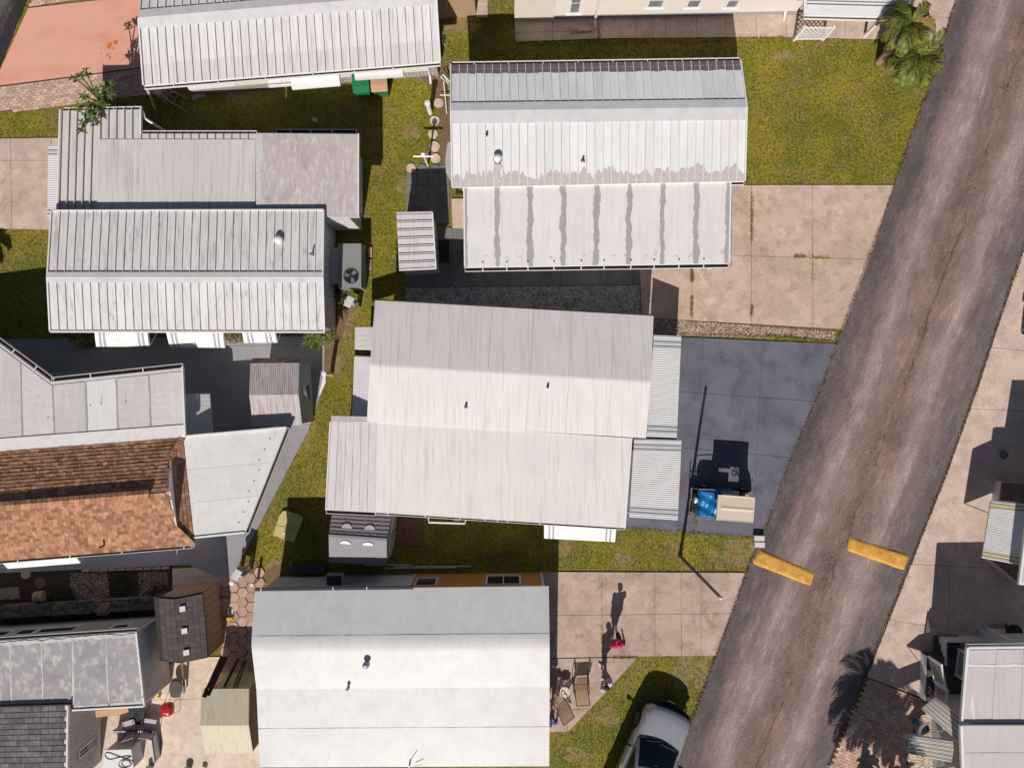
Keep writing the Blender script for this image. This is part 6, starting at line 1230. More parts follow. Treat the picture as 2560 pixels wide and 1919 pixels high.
for sx, sy in ((-1, -1), (1, -1), (-1, 1), (1, 1)):
    m = MB(); m.tube([c+V((sx*.18, sy*.2, -.05)), V((c.x+sx*.26, c.y+sy*.28, .06))], .012, 6); m.build('leg', M_METAL, T)
for lb, cen, ang in (("grey folding seat patio chair beside the red grill", (575, 970), .3), ("lilac topped folding chair between the dark chair and red grill", (880, 950), -.15)):
    T = thing("patio_chair", lb, "chair", mk(*cen)); c = mk(*cen); c.z = 0; R = Matrix.Rotation(ang, 3, 'Z'); f = lambda x, y, z: c+R@V((x, y, z)); CM = bpy.data.materials.get("grey_lilac_sling") or MAT("grey_lilac_sling", (.42, .40, .43), rough=.7)
    m = MB(); m.prism([f(-.23, -.22, .44), f(.23, -.22, .44), f(.25, .24, .46), f(-.25, .24, .46)], .03); m.build('seat', CM, T)
    m = MB(); m.prism([f(-.24, -.26, .47), f(.24, -.26, .47), f(.24, -.36, .85), f(-.24, -.36, .85)], bottom=[f(-.24, -.28, .47), f(.24, -.28, .47), f(.24, -.38, .85), f(-.24, -.38, .85)]); m.build('backrest', CM, T)
    for sx in (-1, 1):
        m = MB(); m.tube([f(sx*.27, .26, 0), f(sx*.27, .2, .44), f(sx*.27, -.3, .5), f(sx*.26, -.37, .88)], .013, 6); m.build('leg', M_DMETAL, T); m = MB(); m.tube([f(sx*.27, -.32, 0), f(sx*.27, -.1, .44)], .013, 6); m.build('leg', M_DMETAL, T); m = MB(); m.tube([f(sx*.28, -.33, .66), f(sx*.29, .22, .64), f(sx*.28, .24, .46)], .014, 6); m.build('armrest', M_DMETAL, T)
T = thing("lounge_chair", "dark sling lounge chair in the shade between the lilac chairs", "chair", mk(690, 860)); c = mk(690, 860); c.z = 0
for nm, q in (('seat', [(-.3, -.25, .38), (.3, -.25, .38), (.3, .3, .42), (-.3, .3, .42)]), ('backrest', [(-.3, .32, .42), (.3, .32, .42), (.3, .62, .8), (-.3, .62, .8)])):
    m = MB(); m.prism([c+V(p) for p in q], .02); m.build(nm, MAT("black_sling", (.02, .022, .025), rough=.7) if nm == 'seat' else bpy.data.materials['black_sling'], T)
for sx in (-.32, .32):
    m = MB(); m.tube([c+V((sx, -.3, 0)), c+V((sx, -.28, .4)), c+V((sx, .3, .43)), c+V((sx, .65, .84))], .015, 6); m.build('frame', M_DMETAL, T); m = MB(); m.tube([c+V((sx, .4, 0)), c+V((sx, .2, .42))], .015, 6); m.build('leg', M_DMETAL, T)
T = thing("round_stool", "dark grey oval stool top with thin crossed legs near the brown shed", "stool", mk(1185, 470)); c = mk(1185, 470, .5); m = MB(); superlathe(m, c, [(1, -.03), (1, 0), (.9, .02), (.01, .022)], .26, .31, e=2.4); m.build('seat', MAT("charcoal_cushion", (.09, .083, .083), rough=.8), T)
for sx, sy in ((-1, -1), (1, -1), (-1, 1), (1, 1)):
    m = MB(); m.tube([c+V((sx*.12, sy*.15, -.03)), V((c.x-sx*.2, c.y+sy*.24-.05, .05))], .011, 6); m.build('leg', M_DMETAL, T)
for lb, cen, col in (("small orange ball at the foot of the siding by the grill", (862, 582), (.75, .13, .01)), ("small yellow ball at the foot of the siding by the grill", (955, 580), (.6, .55, .02))):
    p = mk(*cen); m = MB(); m.ball((0, 0, .09), .075, 14, 10); o = m.build("toy_ball", MAT(lb.split()[1]+"_ball", col, rough=.4), smooth=True, org=V((0, 0, 0))); o.location = (p.x, p.y, .05); tag(o, lb, "ball")
m = MB(); q = [mk(1260, 100, .55), mk(1295, 100, .55), mk(1325, 520, .25), mk(1300, 560, .25), mk(1290, 400, .3)]; m.prism(q, .05); tag(m.build("paddle_board", MAT("dark_board", (.11, .075, .055), rough=.6), org=mk(1290, 300)), "long narrow dark board leaning from the brown shed onto the patio", "board")
T = thing("storage_cabinet", "white topped storage cabinet holding a coiled cable on the patio", "cabinet", mk(340, 1530)); zc = .95; q = [mk(130, 1390, zc), mk(520, 1380, zc), mk(560, 1680, zc), mk(90, 1680, zc)]; m = MB(); m.prism(q, .05); m.build('top', M_WPLAS, T); q2 = [V((p.x, p.y, .9)) for p in offset_poly(q, .03)]; m = MB(); m.prism(q2, .9); m.build('body', M_PALE, T)
P_ = lambda pts, z: [(240+x/5.943, 1640+y/5.943, z) for x, y in pts]
cable("extension_cable", P_([(560, 1560), (380, 1500), (180, 1430), (130, 1470), (200, 1530), (340, 1500), (460, 1480), (520, 1490), (430, 1520), (360, 1560), (340, 1620), (420, 1660), (520, 1600), (450, 1540), (380, 1580), (420, 1640), (510, 1620), (560, 1520)], .97), .012, MAT("brown_cable", (.07, .05, .04), rough=.5), "brown cable coiled loosely on the white cabinet top", "cable")
T = thing("planter_wall", "low white masonry planter wall beside the cabinet with black edge", "planter", mk(700, 1300))
for pts, z in (([(250, 1100), (800, 1090), (810, 1130), (260, 1140)], .5), ([(780, 1100), (830, 1100), (890, 1560), (850, 1570)], .5)):
    m = MB(); m.prism([mk(x, y, z) for x, y in pts], z); m.build('wall_block', M_PALE, T); m = MB(); m.tube([mk(pts[0][0], pts[0][1], z+.02), mk(pts[1][0], pts[1][1], z+.02)] if z and pts[0][0] < 300 else [mk(815, 1095, z+.02), mk(880, 1560, z+.02)], .025, 6); m.build('edge_pipe', M_BLACK, T)
cable("drain_hose", P_([(540, 1320, ), (620, 1180), (600, 1110), (500, 1110), (430, 1170), (390, 1220)], .6), .018, M_BLACK, "black bent drain hose above the planter wall", "hose")
cable("drain_hose", P_([(830, 1180), (890, 1140), (950, 1190), (960, 1400), (930, 1460), (900, 1300), (830, 1180)], .1), .014, M_BLACK, "black hose loop on the sunny cream patio beside the planter", "hose")
for k, (x, y, r_) in enumerate(((1390, 1640, .15), (1620, 1650, .11), (830, 1620, .14))):
    p = mk(x, y); T = thing("flower_pot", ("olive round pot at the patio edge near the cream shed", "pale small pot at the patio edge near the cream shed", "olive pot with trailing plant behind the planter wall")[k], "pot", p); m = MB(); m.lathe(p+V((0, 0, .05)), [(r_*.7, 0), (r_, r_*1.5), (r_*.9, r_*1.5), (r_*.85, r_*1.3), (.01, r_*1.28)], 16); m.build('pot', MAT("olive_glaze", (.12, .13, .05), rough=.4) if k == 0 else (bpy.data.materials['olive_glaze'] if k == 2 else M_WPLAS), T)
# items near the hexagon pavers
T = thing("hand_tool_box", "small open tool tray with yellow handle on the dark hexagon pavers", "tool tray", P(575, 1535)); c = P(575, 1535, .1)
m = MB(); m.obox(c+V((-.12, -.24, -.04)), V((.24, 0, 0)), V((0, .48, 0)), V((0, 0, .03))); m.build('tray', M_WHITED, T); m = MB(); m.obox(c+V((-.13, -.22, 0)), V((.26, 0, 0)), V((0, .12, 0)), V((0, 0, .1))); m.build('handle', MAT("yellow_plastic", (.65, .32, .02), rough=.4), T); m = MB(); m.obox(c+V((-.04, -.05, 0)), V((.09, 0, 0)), V((0, .25, 0)), V((0, 0, .06))); m.build('tool', M_BLACK, T)
for k in range(3):
    m = MB(); q = P(745+k*27, 1421, .3); m.obox(V((q.x-.2, q.y-.17, 0)), V((.4, 0, 0)), V((0, .33, 0)), V((0, 0, .28))); m.obox(V((q.x-.22, q.y-.19, .28)), V((.44, 0, 0)), V((0, .37, 0)), V((0, 0, .03))); tag(m.build("storage_bin", MAT("dark_grey_tote", (.06, .06, .06), rough=.6) if k == 0 else bpy.data.materials['dark_grey_tote'], org=V((q.x, q.y, 0))), "dark grey lidded tote in the row behind the white siding wall", "storage bin", "dark totes behind the white siding wall")
# lattice screen at the top right
T = thing("lattice_screen", "white diagonal lattice screen standing at the walk's grass edge", "lattice", P(2018, 101)); la, lb_ = P(1984, 101), P(2056, 100); ux = (lb_-la).normalized(); Lw = (lb_-la).length; hl = 1.12
for p in (la, lb_):
    m = MB(); m.obox(p+V((-.045, -.045, 0)), V((.09, 0, 0)), V((0, .09, 0)), V((0, 0, hl+.08))); m.build('post', M_WHITE, T)
for z in (.1, hl-.02):
    m = MB(); m.bar(la+V((0, 0, z)), lb_+V((0, 0, z)), .04, .06); m.build('rail', M_WHITE, T)
for s in (1, -1):
    k = -hl
    while k < Lw+hl:
        x0, z0, x1, z1 = (k, .1, k+hl-.1, hl) if s > 0 else (k+hl-.1, .1, k, hl)
        def clip(xa, za, xb, zb):
            t0, t1 = 0, 1; dx = xb-xa
            for lim, sg in ((0, 1), (Lw, -1)):
                if abs(dx) < 1e-9: continue
                t = (lim-xa)/dx
                if dx*sg > 0: t0 = max(t0, t)
                else: t1 = min(t1, t)
            return (xa+dx*t0, za+(zb-za)*t0, xa+dx*t1, za+(zb-za)*t1) if t1-t0 > .02 else None
        r_ = clip(x0, z0, x1, z1)
        if r_: m = MB(); m.bar(la+ux*r_[0]+V((0, .01*s, r_[1])), la+ux*r_[2]+V((0, .01*s, r_[3])), .012, .032); m.build('slat', M_WHITE, T)
        k += .175
T = thing("flower_pot", "red round pot on the pale pad behind the palms", "pot", P(2262, 70)); p = P(2262, 70); m = MB(); m.lathe(p+V((0, 0, .05)), [(.12, 0), (.2, .25), (.22, .5), (.18, .6), (.01, .58)], 18); m.build('pot', MAT("red_glaze", (.6, .06, .02), rough=.35), T, smooth=True)
# bird bath and bits by home K
T = thing("bird_bath", "teal pedestal bird bath with grey bowl on pale shell gravel", "bird bath", P(2286, 1801)); p = P(2286, 1801); M_TEAL = MAT("teal_glaze", (.01, .23, .26), rough=.35)
m = MB(); m.lathe(p+V((0, 0, .02)), [(.14, 0), (.12, .05), (.055, .15), (.05, .55), (.08, .66)], 16); m.build('pedestal', M_TEAL, T, smooth=True); m = MB(); m.lathe(p+V((0, 0, .66)), [(.06, 0), (.2, .06), (.22, .09), (.2, .09), (.05, .05), (.01, .05)], 20); m.build('bowl', MAT("grey_bowl", (.2, .2, .21), rough=.6), T, smooth=True)
m = MB(); m.lathe((0, 0, .02), [(.06, 0), (.09, .08), (.06, .12), (.01, .13)], 12); o = m.build("garden_ornament", M_TEAL, smooth=True, org=V((0, 0, 0))); o.location = P(2285, 1828); tag(o, "small teal ornament on shell gravel near the bird bath", "ornament")
T = thing("planter_box", "blue and yellow flower box on the deck edge by the white railing", "planter", P(2327, 1722)); q = [P(2321, 1714, .75), P(2331, 1712, .75), P(2329, 1738, .75), P(2319, 1738, .75)]; m = MB(); m.prism(q, .2); m.build('box', MAT("dark_planter", (.06, .045, .04), rough=.7), T)
for k in range(14):
    m = MB(); u_, v_ = random.random(), random.random(); p = lerp(lerp(q[0], q[1], u_), lerp(q[3], q[2], u_), v_); m.ball(p+V((0, 0, .04)), .045, 7, 5); m.build('flower', MAT("blue_flower", (.03, .12, .5)) if k == 0 else (MAT("yellow_flower", (.7, .42, .02)) if k == 1 else bpy.data.materials[("blue_flower", "yellow_flower")[k % 2]]), T)
T = thing("round_table", "dark round table with a tan cushion in the shade of the lilac-white roof", "table", P(2508, 1568)); p = P(2508, 1568); m = MB(); m.lathe(p+V((0, 0, .66)), [(.3, 0), (.34, .02), (.34, .05), (.01, .052)], 24); m.build('tabletop', M_BLACK, T); m = MB(); m.lathe(p+V((0, 0, .05)), [(.2, 0), (.04, .05), (.03, .62)], 12); m.build('pedestal', M_BLACK, T)
m = MB(); q = [P(2483, 1558), P(2506, 1556), P(2507, 1582), P(2481, 1582)]; m.prism([V((p.x, p.y, .16)) for p in q], .1); tag(m.build("floor_cushion", MAT("tan_cushion", (.42, .26, .18), rough=.9), org=P(2494, 1570)), "tan floor cushion on the shaded apron beside the dark round table", "cushion")
flat("loose_board", [(639, 1084), (658, 1084), (658, 1088), (639, 1088)], .07, .02, M_WOOD, "small orange board on the grey concrete beside the corrugated shed", "board")
T = thing("drain_pipe", "flat white tapered drain pipe lying along the grey drive edge", "pipe", P(805, 955)); m = MB(); m.prism([P(809, 933, .1), P(814, 934, .1), P(814, 956, .09), P(800, 988, .08), P(797, 986, .08), P(806, 950, .09)], .03); m.build('pipe', M_WPLAS, T)
T = thing("wood_shelf", "pale orange wooden shelf under the grey mottled roof edge", "shelf", P(290, 1765)); m = MB(); q = [P(238, 1776, 1.6), P(318, 1768, 1.6), P(322, 1778, 1.6), P(300, 1786, 1.6), P(240, 1792, 1.6)]; m.prism(q, .04); m.build('shelf_board', MAT("pale_orange_pine", (.55, .33, .2), rough=.7), T)
for x, y in ((300, 1735), (340, 1730)): m = MB(); p = P(x, y); m.obox(V((p.x, p.y-.3, .05)), V((.05, 0, 0)), V((0, .05, 0)), V((0, 0, 1.5))); m.build('leg', M_PALEW, T)
# rust splashes on the salmon drive
for k in range(22):
    x, y = random.gauss(277, 13), random.gauss(124, 13); r_ = random.uniform(.015, .07)*(1.4 if k < 5 else .7); 
    if x > 300: continue
    c = P(x, y); m = MB(); m.poly([c+V((r_*random.uniform(.6, 1.2)*math.cos(a), r_*random.uniform(.6, 1.2)*math.sin(a), .0575+k*.0001)) for a in np.linspace(0, 5.7, 10)]); m.build('rust_splash', M_RUST, bpy.data.objects['painted_drive'])
# ================================================================ parked silver car
M_SILVER = MAT("silver_car_paint", (0.46, 0.46, 0.49), rough=0.25, metal=0.45, coat=0.6); M_CARGL = MAT("tinted_car_glass", (0.006, 0.012, 0.022), rough=0.05, spec=0.35); M_TYRE = MAT("tyre_rubber", (0.015, 0.015, 0.016), rough=0.85); M_RIM = MAT("alloy_rim", (0.45, 0.45, 0.46), rough=0.3, metal=0.8); M_LAMP = MAT("lamp_glass", (0.5, 0.5, 0.5), rough=0.08)
def car(front, heading):
    h = V((math.cos(heading), math.sin(heading), 0)); lf = V((-h.y, h.x, 0)); o = V((front.x, front.y, 0)); T = thing("parked_car", "silver car with dark windscreen parked on the grass beside the road", "car", o-h*2.4)
    f = lambda x, y, z: o+h*x*1.04+lf*y*1.04+V((0, 0, z*1.09))
    st = [(-.0, .70, .82, .42), (-.04, .80, .91, .36), (-.13, .87, .965, .32), (-.4, .915, 1.01, .30), (-.8, .925, 1.05, .30), (-1.15, .94, 1.08, .30), (-1.5, .95, 1.11, .30), (-3.2, .955, 1.13, .30), (-4.3, .95, 1.13, .32), (-4.75, .91, 1.08, .38), (-4.9, .80, .95, .45)]
    prof = lambda hw, zt, zb: [(0, zt+.03), (hw*.35, zt+.026), (hw*.66, zt+.012), (hw*.84, zt-.015), (hw*.94, zt-.07), (hw*.985, zt-.16), (hw, zt-.32), (hw*.985, zb+.2), (hw*.95, zb+.06), (hw*.85, zb), (0, zb)]
    m = MB(); rows = []
    for x, hw, zt, zb in st:
        pr = prof(hw, zt, zb); full = [(y, z) for y, z in pr]+[(-y, z) for y, z in reversed(pr[1:-1])]
        row = []
        for y, z in full:
            bend = .19*max(0, (1+x/1.3))*(y/.95)**2 if x > -1.3 else 0
            m.v.append(tuple(f(x-bend, y, z))); row.append(len(m.v)-1)
        rows.append(row)
    n = len(rows[0])
    for a, b in zip(rows, rows[1:]):
        for k in range(n): m.f.append((a[k], a[(k+1) % n], b[(k+1) % n], b[k])); m.m.append(0)
    m.f += [tuple(rows[0]), tuple(reversed(rows[-1]))]; m.m += [0, 0]; body = m.build('body', M_SILVER, T, smooth=True)
    # cabin
    zb, zt = 1.09, 1.70
    hw = lambda t: .82-.17*t-.0*t*t; xf = lambda t: -1.12-.85*t; xr = lambda t: -4.65+.45*t; z_ = lambda t: zb+(zt-zb)*(1-(1-t)**1.25)
    S = lambda u, t: (xf(t)-.20*u*u, u*hw(t), z_(t))
    m = MB(); ring = []
    for j in range(7):
        t = j/6; r = []
        for k in range(13): r.append(S(-1+k/6, t))
        for k in range(1, 8): r.append((lerp(xf(t)-.2, xr(t)+.1, k/7), hw(t)*(1+.0), z_(t)))
        for k in range(1, 8): u = 1-k/4*1.0 if k < 8 else -1; r.append((xr(t)+.1*u*u, u*hw(t), z_(t)))
        for k in range(1, 7): r.append((lerp(xr(t)+.1, xf(t)-.2, k/7), -hw(t), z_(t)))
        base = len(m.v)
        for x, y, z in r: m.v.append(tuple(f(x, y, z)))
        ring.append([base+i for i in range(len(r))])
    n = len(ring[0])
    for a, b in zip(ring, ring[1:]):
        for k in range(n): m.f.append((a[k], a[(k+1) % n], b[(k+1) % n], b[k])); m.m.append(0)
    m.build('cabin', M_SILVER, T, smooth=True)
    m = MB(); nx, ny = 10, 12
    for i in range(nx+1):
        for k in range(ny+1):
            u = -1+2*k/ny; s = i/nx; x = lerp(xf(1)-.20*u*u, xr(1)+.1*u*u, s); m.v.append(tuple(f(x, u*hw(1), zt+.055*(1-u*u)*math.sin(math.pi*min(1, max(0, s*.9+.05)))**.4)))
    for i in range(nx):
        for k in range(ny): q = i*(ny+1)+k; m.f.append((q, q+1, q+ny+2, q+ny+1)); m.m.append(0)
    roof = m.build('roof', M_SILVER, T, smooth=True)
    for y in (-.4, -.2, .2, .4):
        m = MB(); m.tube([f(-2.3, y, zt+.05*(1-(y/.65)**2)+.002), f(-4.0, y, zt+.05*(1-(y/.65)**2)+.002)], .008, 5); m.build('roof_rib', M_SILVER, roof)
    m = MB()
    for i in range(9):
        for k in range(13):
            u = (-1+k/6)*.93; t = .03+.93*i/8; x, y, z = S(u, t); m.v.append(tuple(f(x+.012, y, z+.008)))
    for i in range(8):
        for k in range(12): q = i*13+k; m.f.append((q, q+1, q+14, q+13)); m.m.append(0)
    m.build('windscreen', M_CARGL, T, smooth=True)
    for sy in (1, -1):
        for x0, x1 in ((-1.62, -2.75), (-2.85, -4.05)):
            m = MB(); pts = []
            for x, t in ((x0, .08), (x1, .08), (x1+.05, .86), (x0-(.62 if x0 > -2 else .02), .86)): pts.append(f(x, sy*(hw(t)+.008), z_(t)))
            m.prism(pts, bottom=[p-lf*sy*.01 for p in pts]); m.build('side_window', M_CARGL, T)
        m = MB(); c = f(-1.72, sy*1.06, 1.14); m.ball(c, .11, 10, 8, (.55, 1, .8), Matrix.Rotation(heading, 3, 'Z')); mm_ = m.build('wing_mirror', M_BLACK, T, smooth=True); m = MB(); m.bar(f(-1.7, sy*.88, 1.10), f(-1.72, sy*.98, 1.12), .05, .04); m.build('mirror_arm', M_BLACK, mm_)
        m = MB(); m.ball(f(-.26, sy*.64, .87), .17, 12, 8, (.45, .95, .40), Matrix.Rotation(heading-sy*.5, 3, 'Z')); m.build('headlight', M_LAMP, T, smooth=True)
        for x in (-.95, -3.85):
            m = MB(); m.lathe(f(x, sy*.72, .36), [(.2, 0), (.36, .02), (.37, .08), (.37, .18), (.34, .225), (.22, .23)], 26, axis=lf*sy); w = m.build('wheel', M_TYRE, T); m = MB(); m.lathe(f(x, sy*.925, .36), [(.235, 0), (.22, .02), (.06, .012), (.05, .03), (.005, .03)], 20, axis=lf*sy); m.build('rim', M_RIM, w)
            m = MB(); m.tube([f(x+.42*math.cos(a), sy*.945, .36+.42*math.sin(a)) for a in np.linspace(0, math.pi, 14)], .03, 6); m.build('wheel_arch', M_BLACK, T)
        for x in (-1.62, -2.8, -4.0):
            m = MB(); m.tube([f(x, sy*.955, .5), f(x, sy*.962, .8), f(x, sy*.90, 1.08)], .006, 5); m.build('door_seam', M_BLACK, T)
        for x in (-2.55, -3.75):
            m = MB(); m.bar(f(x, sy*.955, .98), f(x-.18, sy*.955, .98), .035, .03); m.build('door_handle', M_SILVER, T)
        m = MB(); m.tube([f(-.22, sy*.52, .985), f(-.6, sy*.56, 1.045), f(-1.1, sy*.62, 1.085)], .008, 5); m.build('bonnet_crease', M_SILVER, T); m = MB(); m.tube([f(-.27, sy*.74, .955), f(-.7, sy*.8, 1.005), f(-1.2, sy*.80, 1.05)], .005, 5); m.build('bonnet_seam', M_BLACK, T)
    m = MB(); m.tube([f(-.05-.26*(y/.95)**2, y, .93-.04*abs(y)) for y in np.linspace(-.62, .62, 12)], .012, 6); m.build('bonnet_edge', M_BLACK, T)
    m = MB(); pts = [f(.02-.26*(y/.95)**2, y, .82) for y in np.linspace(-.45, .45, 9)]; m.prism(pts+[p-V((0, 0, .2)) for p in reversed(pts)], bottom=[p-h*.03 for p in pts]+[p-V((0, 0, .2))-h*.03 for p in reversed(pts)]); m.build('grille', M_BLACK, T)
    m = MB(); m.tube([f(.07-.30*(y/.95)**2, y, .50) for y in np.linspace(-.86, .86, 14)], .10, 10); m.build('bumper', M_BLACK, T, smooth=True)
    m = MB(); m.obox(f(.165, -.16, .46), lf*.32, h*.01, V((0, 0, .12))); m.build('number_plate', M_WHITED, T)
    m = MB(); m.prism([f(xf(0)+.07-.2*u*u, u*.80, 1.105) for u in np.linspace(-1, 1, 11)]+[f(xf(0)-.05-.2*u*u, u*.80, 1.13) for u in np.linspace(1, -1, 11)], .02); cw = m.build('cowl', M_BLACK, T)
    for u0, u1 in ((-.72, .02), (-.02, .68)):
        a_, b_ = S(u0, .07), S(u1, .13); m = MB(); m.tube([f(a_[0]+.04, a_[1], a_[2]+.03), f(b_[0]+.04, b_[1], b_[2]+.03)], .011, 5); m.build('wiper', M_BLACK, T)
    m = MB(); x, y, z = S(.0, .85); m.ball(f(x+.02, y, z+.0), .05, 8, 6, (.4, 1.3, .5), Matrix.Rotation(heading, 3, 'Z')); m.build('inner_mirror', M_DMETAL, T)
    return T
car(P(1680, 1776, 1.0)+V((0, 0, 0)), math.atan2(.916, .40))
# ================================================================ golf cart
def golf_cart():
    c = V((8.43, -4.70, 0)); an = math.radians(-4.3); h = V((math.cos(an), math.sin(an), 0)); lf = V((-h.y, h.x, 0)); T = thing("golf_cart", "beige roofed golf cart with blue tarpaulin parked on the slate blue drive", "golf cart", c)
    f = lambda x, y, z: c+h*x+lf*y+V((0, 0, z)); R = Matrix.Rotation(an, 3, 'Z'); M_BEI = MAT("beige_moulded_plastic", (.63, .52, .41), rough=.4); M_TARP = MAT("blue_tarpaulin", (.012, .17, .42), [((.005, .09, .26), .7, 5, (1, 1, 1), .45, .65)], rough=.35)
    zr = 1.85; X, Y = .70, .485
    # roof: dished panels inside a raised rim
    m = MB(); nx, ny = 16, 18
    for i in range(nx+1):
        for k in range(ny+1):
            u, v = -1+2*i/nx, -1+2*k/ny; z = 0
            e = max(abs(u)*X-(X-.06), abs(v)*Y-(Y-.05), 0)
            z = .035 if (abs(u) > .93 or abs(v) > .92) else (.0+.03*math.exp(-(v/.1)**2) if u > -.8 else .012)+.012*(1-abs(v))
            m.v.append(tuple(f(u*X*(1-.02*abs(v)**6), v*Y*(1-.03*abs(u)**6), zr+z-(.02 if (i in (0, nx) or k in (0, ny)) else 0))))
    for i in range(nx):
        for k in range(ny): q = i*(ny+1)+k; m.f.append((q, q+1, q+ny+2, q+ny+1)); m.m.append(0)
    m.prism([f(x, y, zr-.012) for x, y in ((-X, -Y), (X, -Y), (X, Y), (-X, Y))], .05); m.build('roof', M_BEI, T)
    for x in (-.62, .66):
        for y in (-.43, .43):
            m = MB(); m.tube([f(x, y, zr-.03), f(x+(.12 if x > 0 else -.05), y, 1.0), f(x+(.22 if x > 0 else -.08), y*1.05, .55)], .018, 8); m.build('strut', M_DMETAL, T)
    m = MB(); m.prism([f(-1.2, -.5, .36), f(.75, -.5, .36), f(.75, .5, .36), f(-1.2, .5, .36)], .1); m.build('floor', M_DMETAL, T)
    m = MB(); rows = [(.55, .95, .5), (.68, .96, .54), (.86, .86, .56), (1.0, .68, .55), (1.06, .48, .5), (1.02, .32, .46)]
    for x, z, w in rows:
        for k in range(9): u = -1+k/4; m.v.append(tuple(f(x-.06*u*u, u*w, z-.03*u*u)))
    for i in range(len(rows)-1):
        for k in range(8): q = i*9+k; m.f.append((q, q+1, q+10, q+9)); m.m.append(0)
    m.build('front_cowl', M_BEI, T, smooth=True)
    m = MB(); m.prism([f(.5, -.48, .93), f(.58, -.48, .97), f(.58, .48, .97), f(.5, .48, .93)], .3); m.build('dashboard', M_BLACK, T)
    for nm, x0, x1, z, t in (('front_seat', -.35, .08, .72, .14), ('seat_back', -.47, -.36, 1.18, .42), ('rear_seat', -.92, -.5, .72, .14)):
        m = MB(); m.prism([f(x0, -.46, z), f(x1, -.46, z), f(x1, .46, z), f(x0, .46, z)], t); m.build(nm, M_DMETAL, T)
    m = MB(); m.prism([f(-1.05, -.5, .58), f(.1, -.5, .58), f(.1, .5, .58), f(-1.05, .5, .58)], .2); m.build('body_shell', M_BEI, T)
    cw = f(.34, .22, 1.02); ax = (h*-.6+V((0, 0, .8))).normalized(); q = ax.to_track_quat('Z', 'Y'); m = MB(); m.tube([cw+q@V((.17*math.cos(a), .17*math.sin(a), 0)) for a in np.linspace(0, 2*math.pi, 20, False)], .016, 8, True); sw = m.build('steering_wheel', M_BLACK, T)
    m = MB(); m.tube([cw, f(.52, .22, .8)], .02, 8); m.build('column', M_BLACK, sw)
    for a in (0, 2.1, 4.2): m = MB(); m.tube([cw, cw+q@V((.16*math.cos(a), .16*math.sin(a), 0))], .012, 6); m.build('spoke', M_BLACK, sw)
    # draped tarpaulin over the rear
    m = MB(); nx, ny = 22, 30; rr = random.Random(3); ph = [rr.uniform(0, 6) for _ in range(5)]
    for i in range(nx+1):
        for k in range(ny+1):
            u, v = i/nx, k/ny; x = -1.2+.72*u; y = -.56+1.12*v
            z = 1.10+.10*math.exp(-((u-.95)/.3)**2)+.03*math.sin(9*v+ph[0]+3*u)+.025*math.sin(17*v+5*u+ph[1])+.02*math.sin(11*u-6*v+ph[2])-.05*math.exp(-((v-.5)/.2)**2)
            ed = min(u*nx/2, v*ny/2, (1-v)*ny/2, 1); z -= .35*(1-min(1, ed))
            m.v.append(tuple(f(x+.01*math.sin(20*v), y, z)))
    for i in range(nx):
        for k in range(ny): q0 = i*(ny+1)+k; m.f.append((q0, q0+1, q0+ny+2, q0+ny+1)); m.m.append(0)
    tp = m.build('tarpaulin', M_TARP, T, smooth=True)
    m = MB(); K = 14
    for i in range(K+1):
        x = -.5+.62*i/K; w = .02*math.sin(i*1.7); m.v += [tuple(f(x, .52+w, 1.25)), tuple(f(x, .56+w*1.5, .95)), tuple(f(x, .60+w, .72))]
    for i in range(K): m.f += [(3*i, 3*i+3, 3*i+4, 3*i+1), (3*i+1, 3*i+4, 3*i+5, 3*i+2)]; m.m += [0, 0]
    m.build('side_curtain', M_TARP, T, smooth=True)
    for pts in (([-1.3, .55, 1.16], [-.85, .58, 1.2], [-.6, .58, 1.2]), ([-1.3, -.55, 1.12], [-.7, -.57, 1.12]), ([-1.22, -.5, .5], [-1.3, -.55, 1.12]), ([-1.22, .5, .5], [-1.3, .55, 1.16]), ([-1.45, -.52, .62], [-1.45, .52, .62]), ([-1.2, .5, .62], [-1.45, .52, .62]), ([-1.2, -.5, .62], [-1.45, -.52, .62]), ([-1.45, .52, .62], [-1.5, .52, 1.0], [-1.5, .1, 1.0], [-1.45, .1, .62]), ([-1.45, 0, .62], [-1.1, 0, .62])):
        m = MB(); m.tube([f(*p) for p in pts], .016, 6); m.build('rack_bar', M_METAL, T)
    m = MB(); m.prism([f(-1.42, -.45, .42), f(-1.15, -.45, .42), f(-1.15, .45, .42), f(-1.42, .45, .42)], .04); m.build('footrest', M_DMETAL, T)
    m = MB(); m.ball(f(-1.27, .08, .74), .09, 12, 8, (1, 1.5, 1), R); m.build('white_bag', M_WPLAS, T, smooth=True)
    for x in (-.85, .72):
        for sy in (1, -1):
            m = MB(); m.lathe(f(x, sy*.42, .22), [(.1, 0), (.21, .01), (.22, .05), (.22, .14), (.2, .165), (.1, .17)], 20, axis=lf*sy); w = m.build('wheel', M_TYRE, T); m = MB(); m.lathe(f(x, sy*.58, .22), [(.11, 0), (.1, .02), (.005, .025)], 16, axis=lf*sy); m.build('rim', M_WHITED, w)
    for sy in (1, -1):
        m = MB(); m.lathe(f(1.03, sy*.36, .6), [(.06, 0), (.05, .03), (.005, .035)], 12, axis=h); m.build('headlight', M_LAMP, T)
golf_cart()
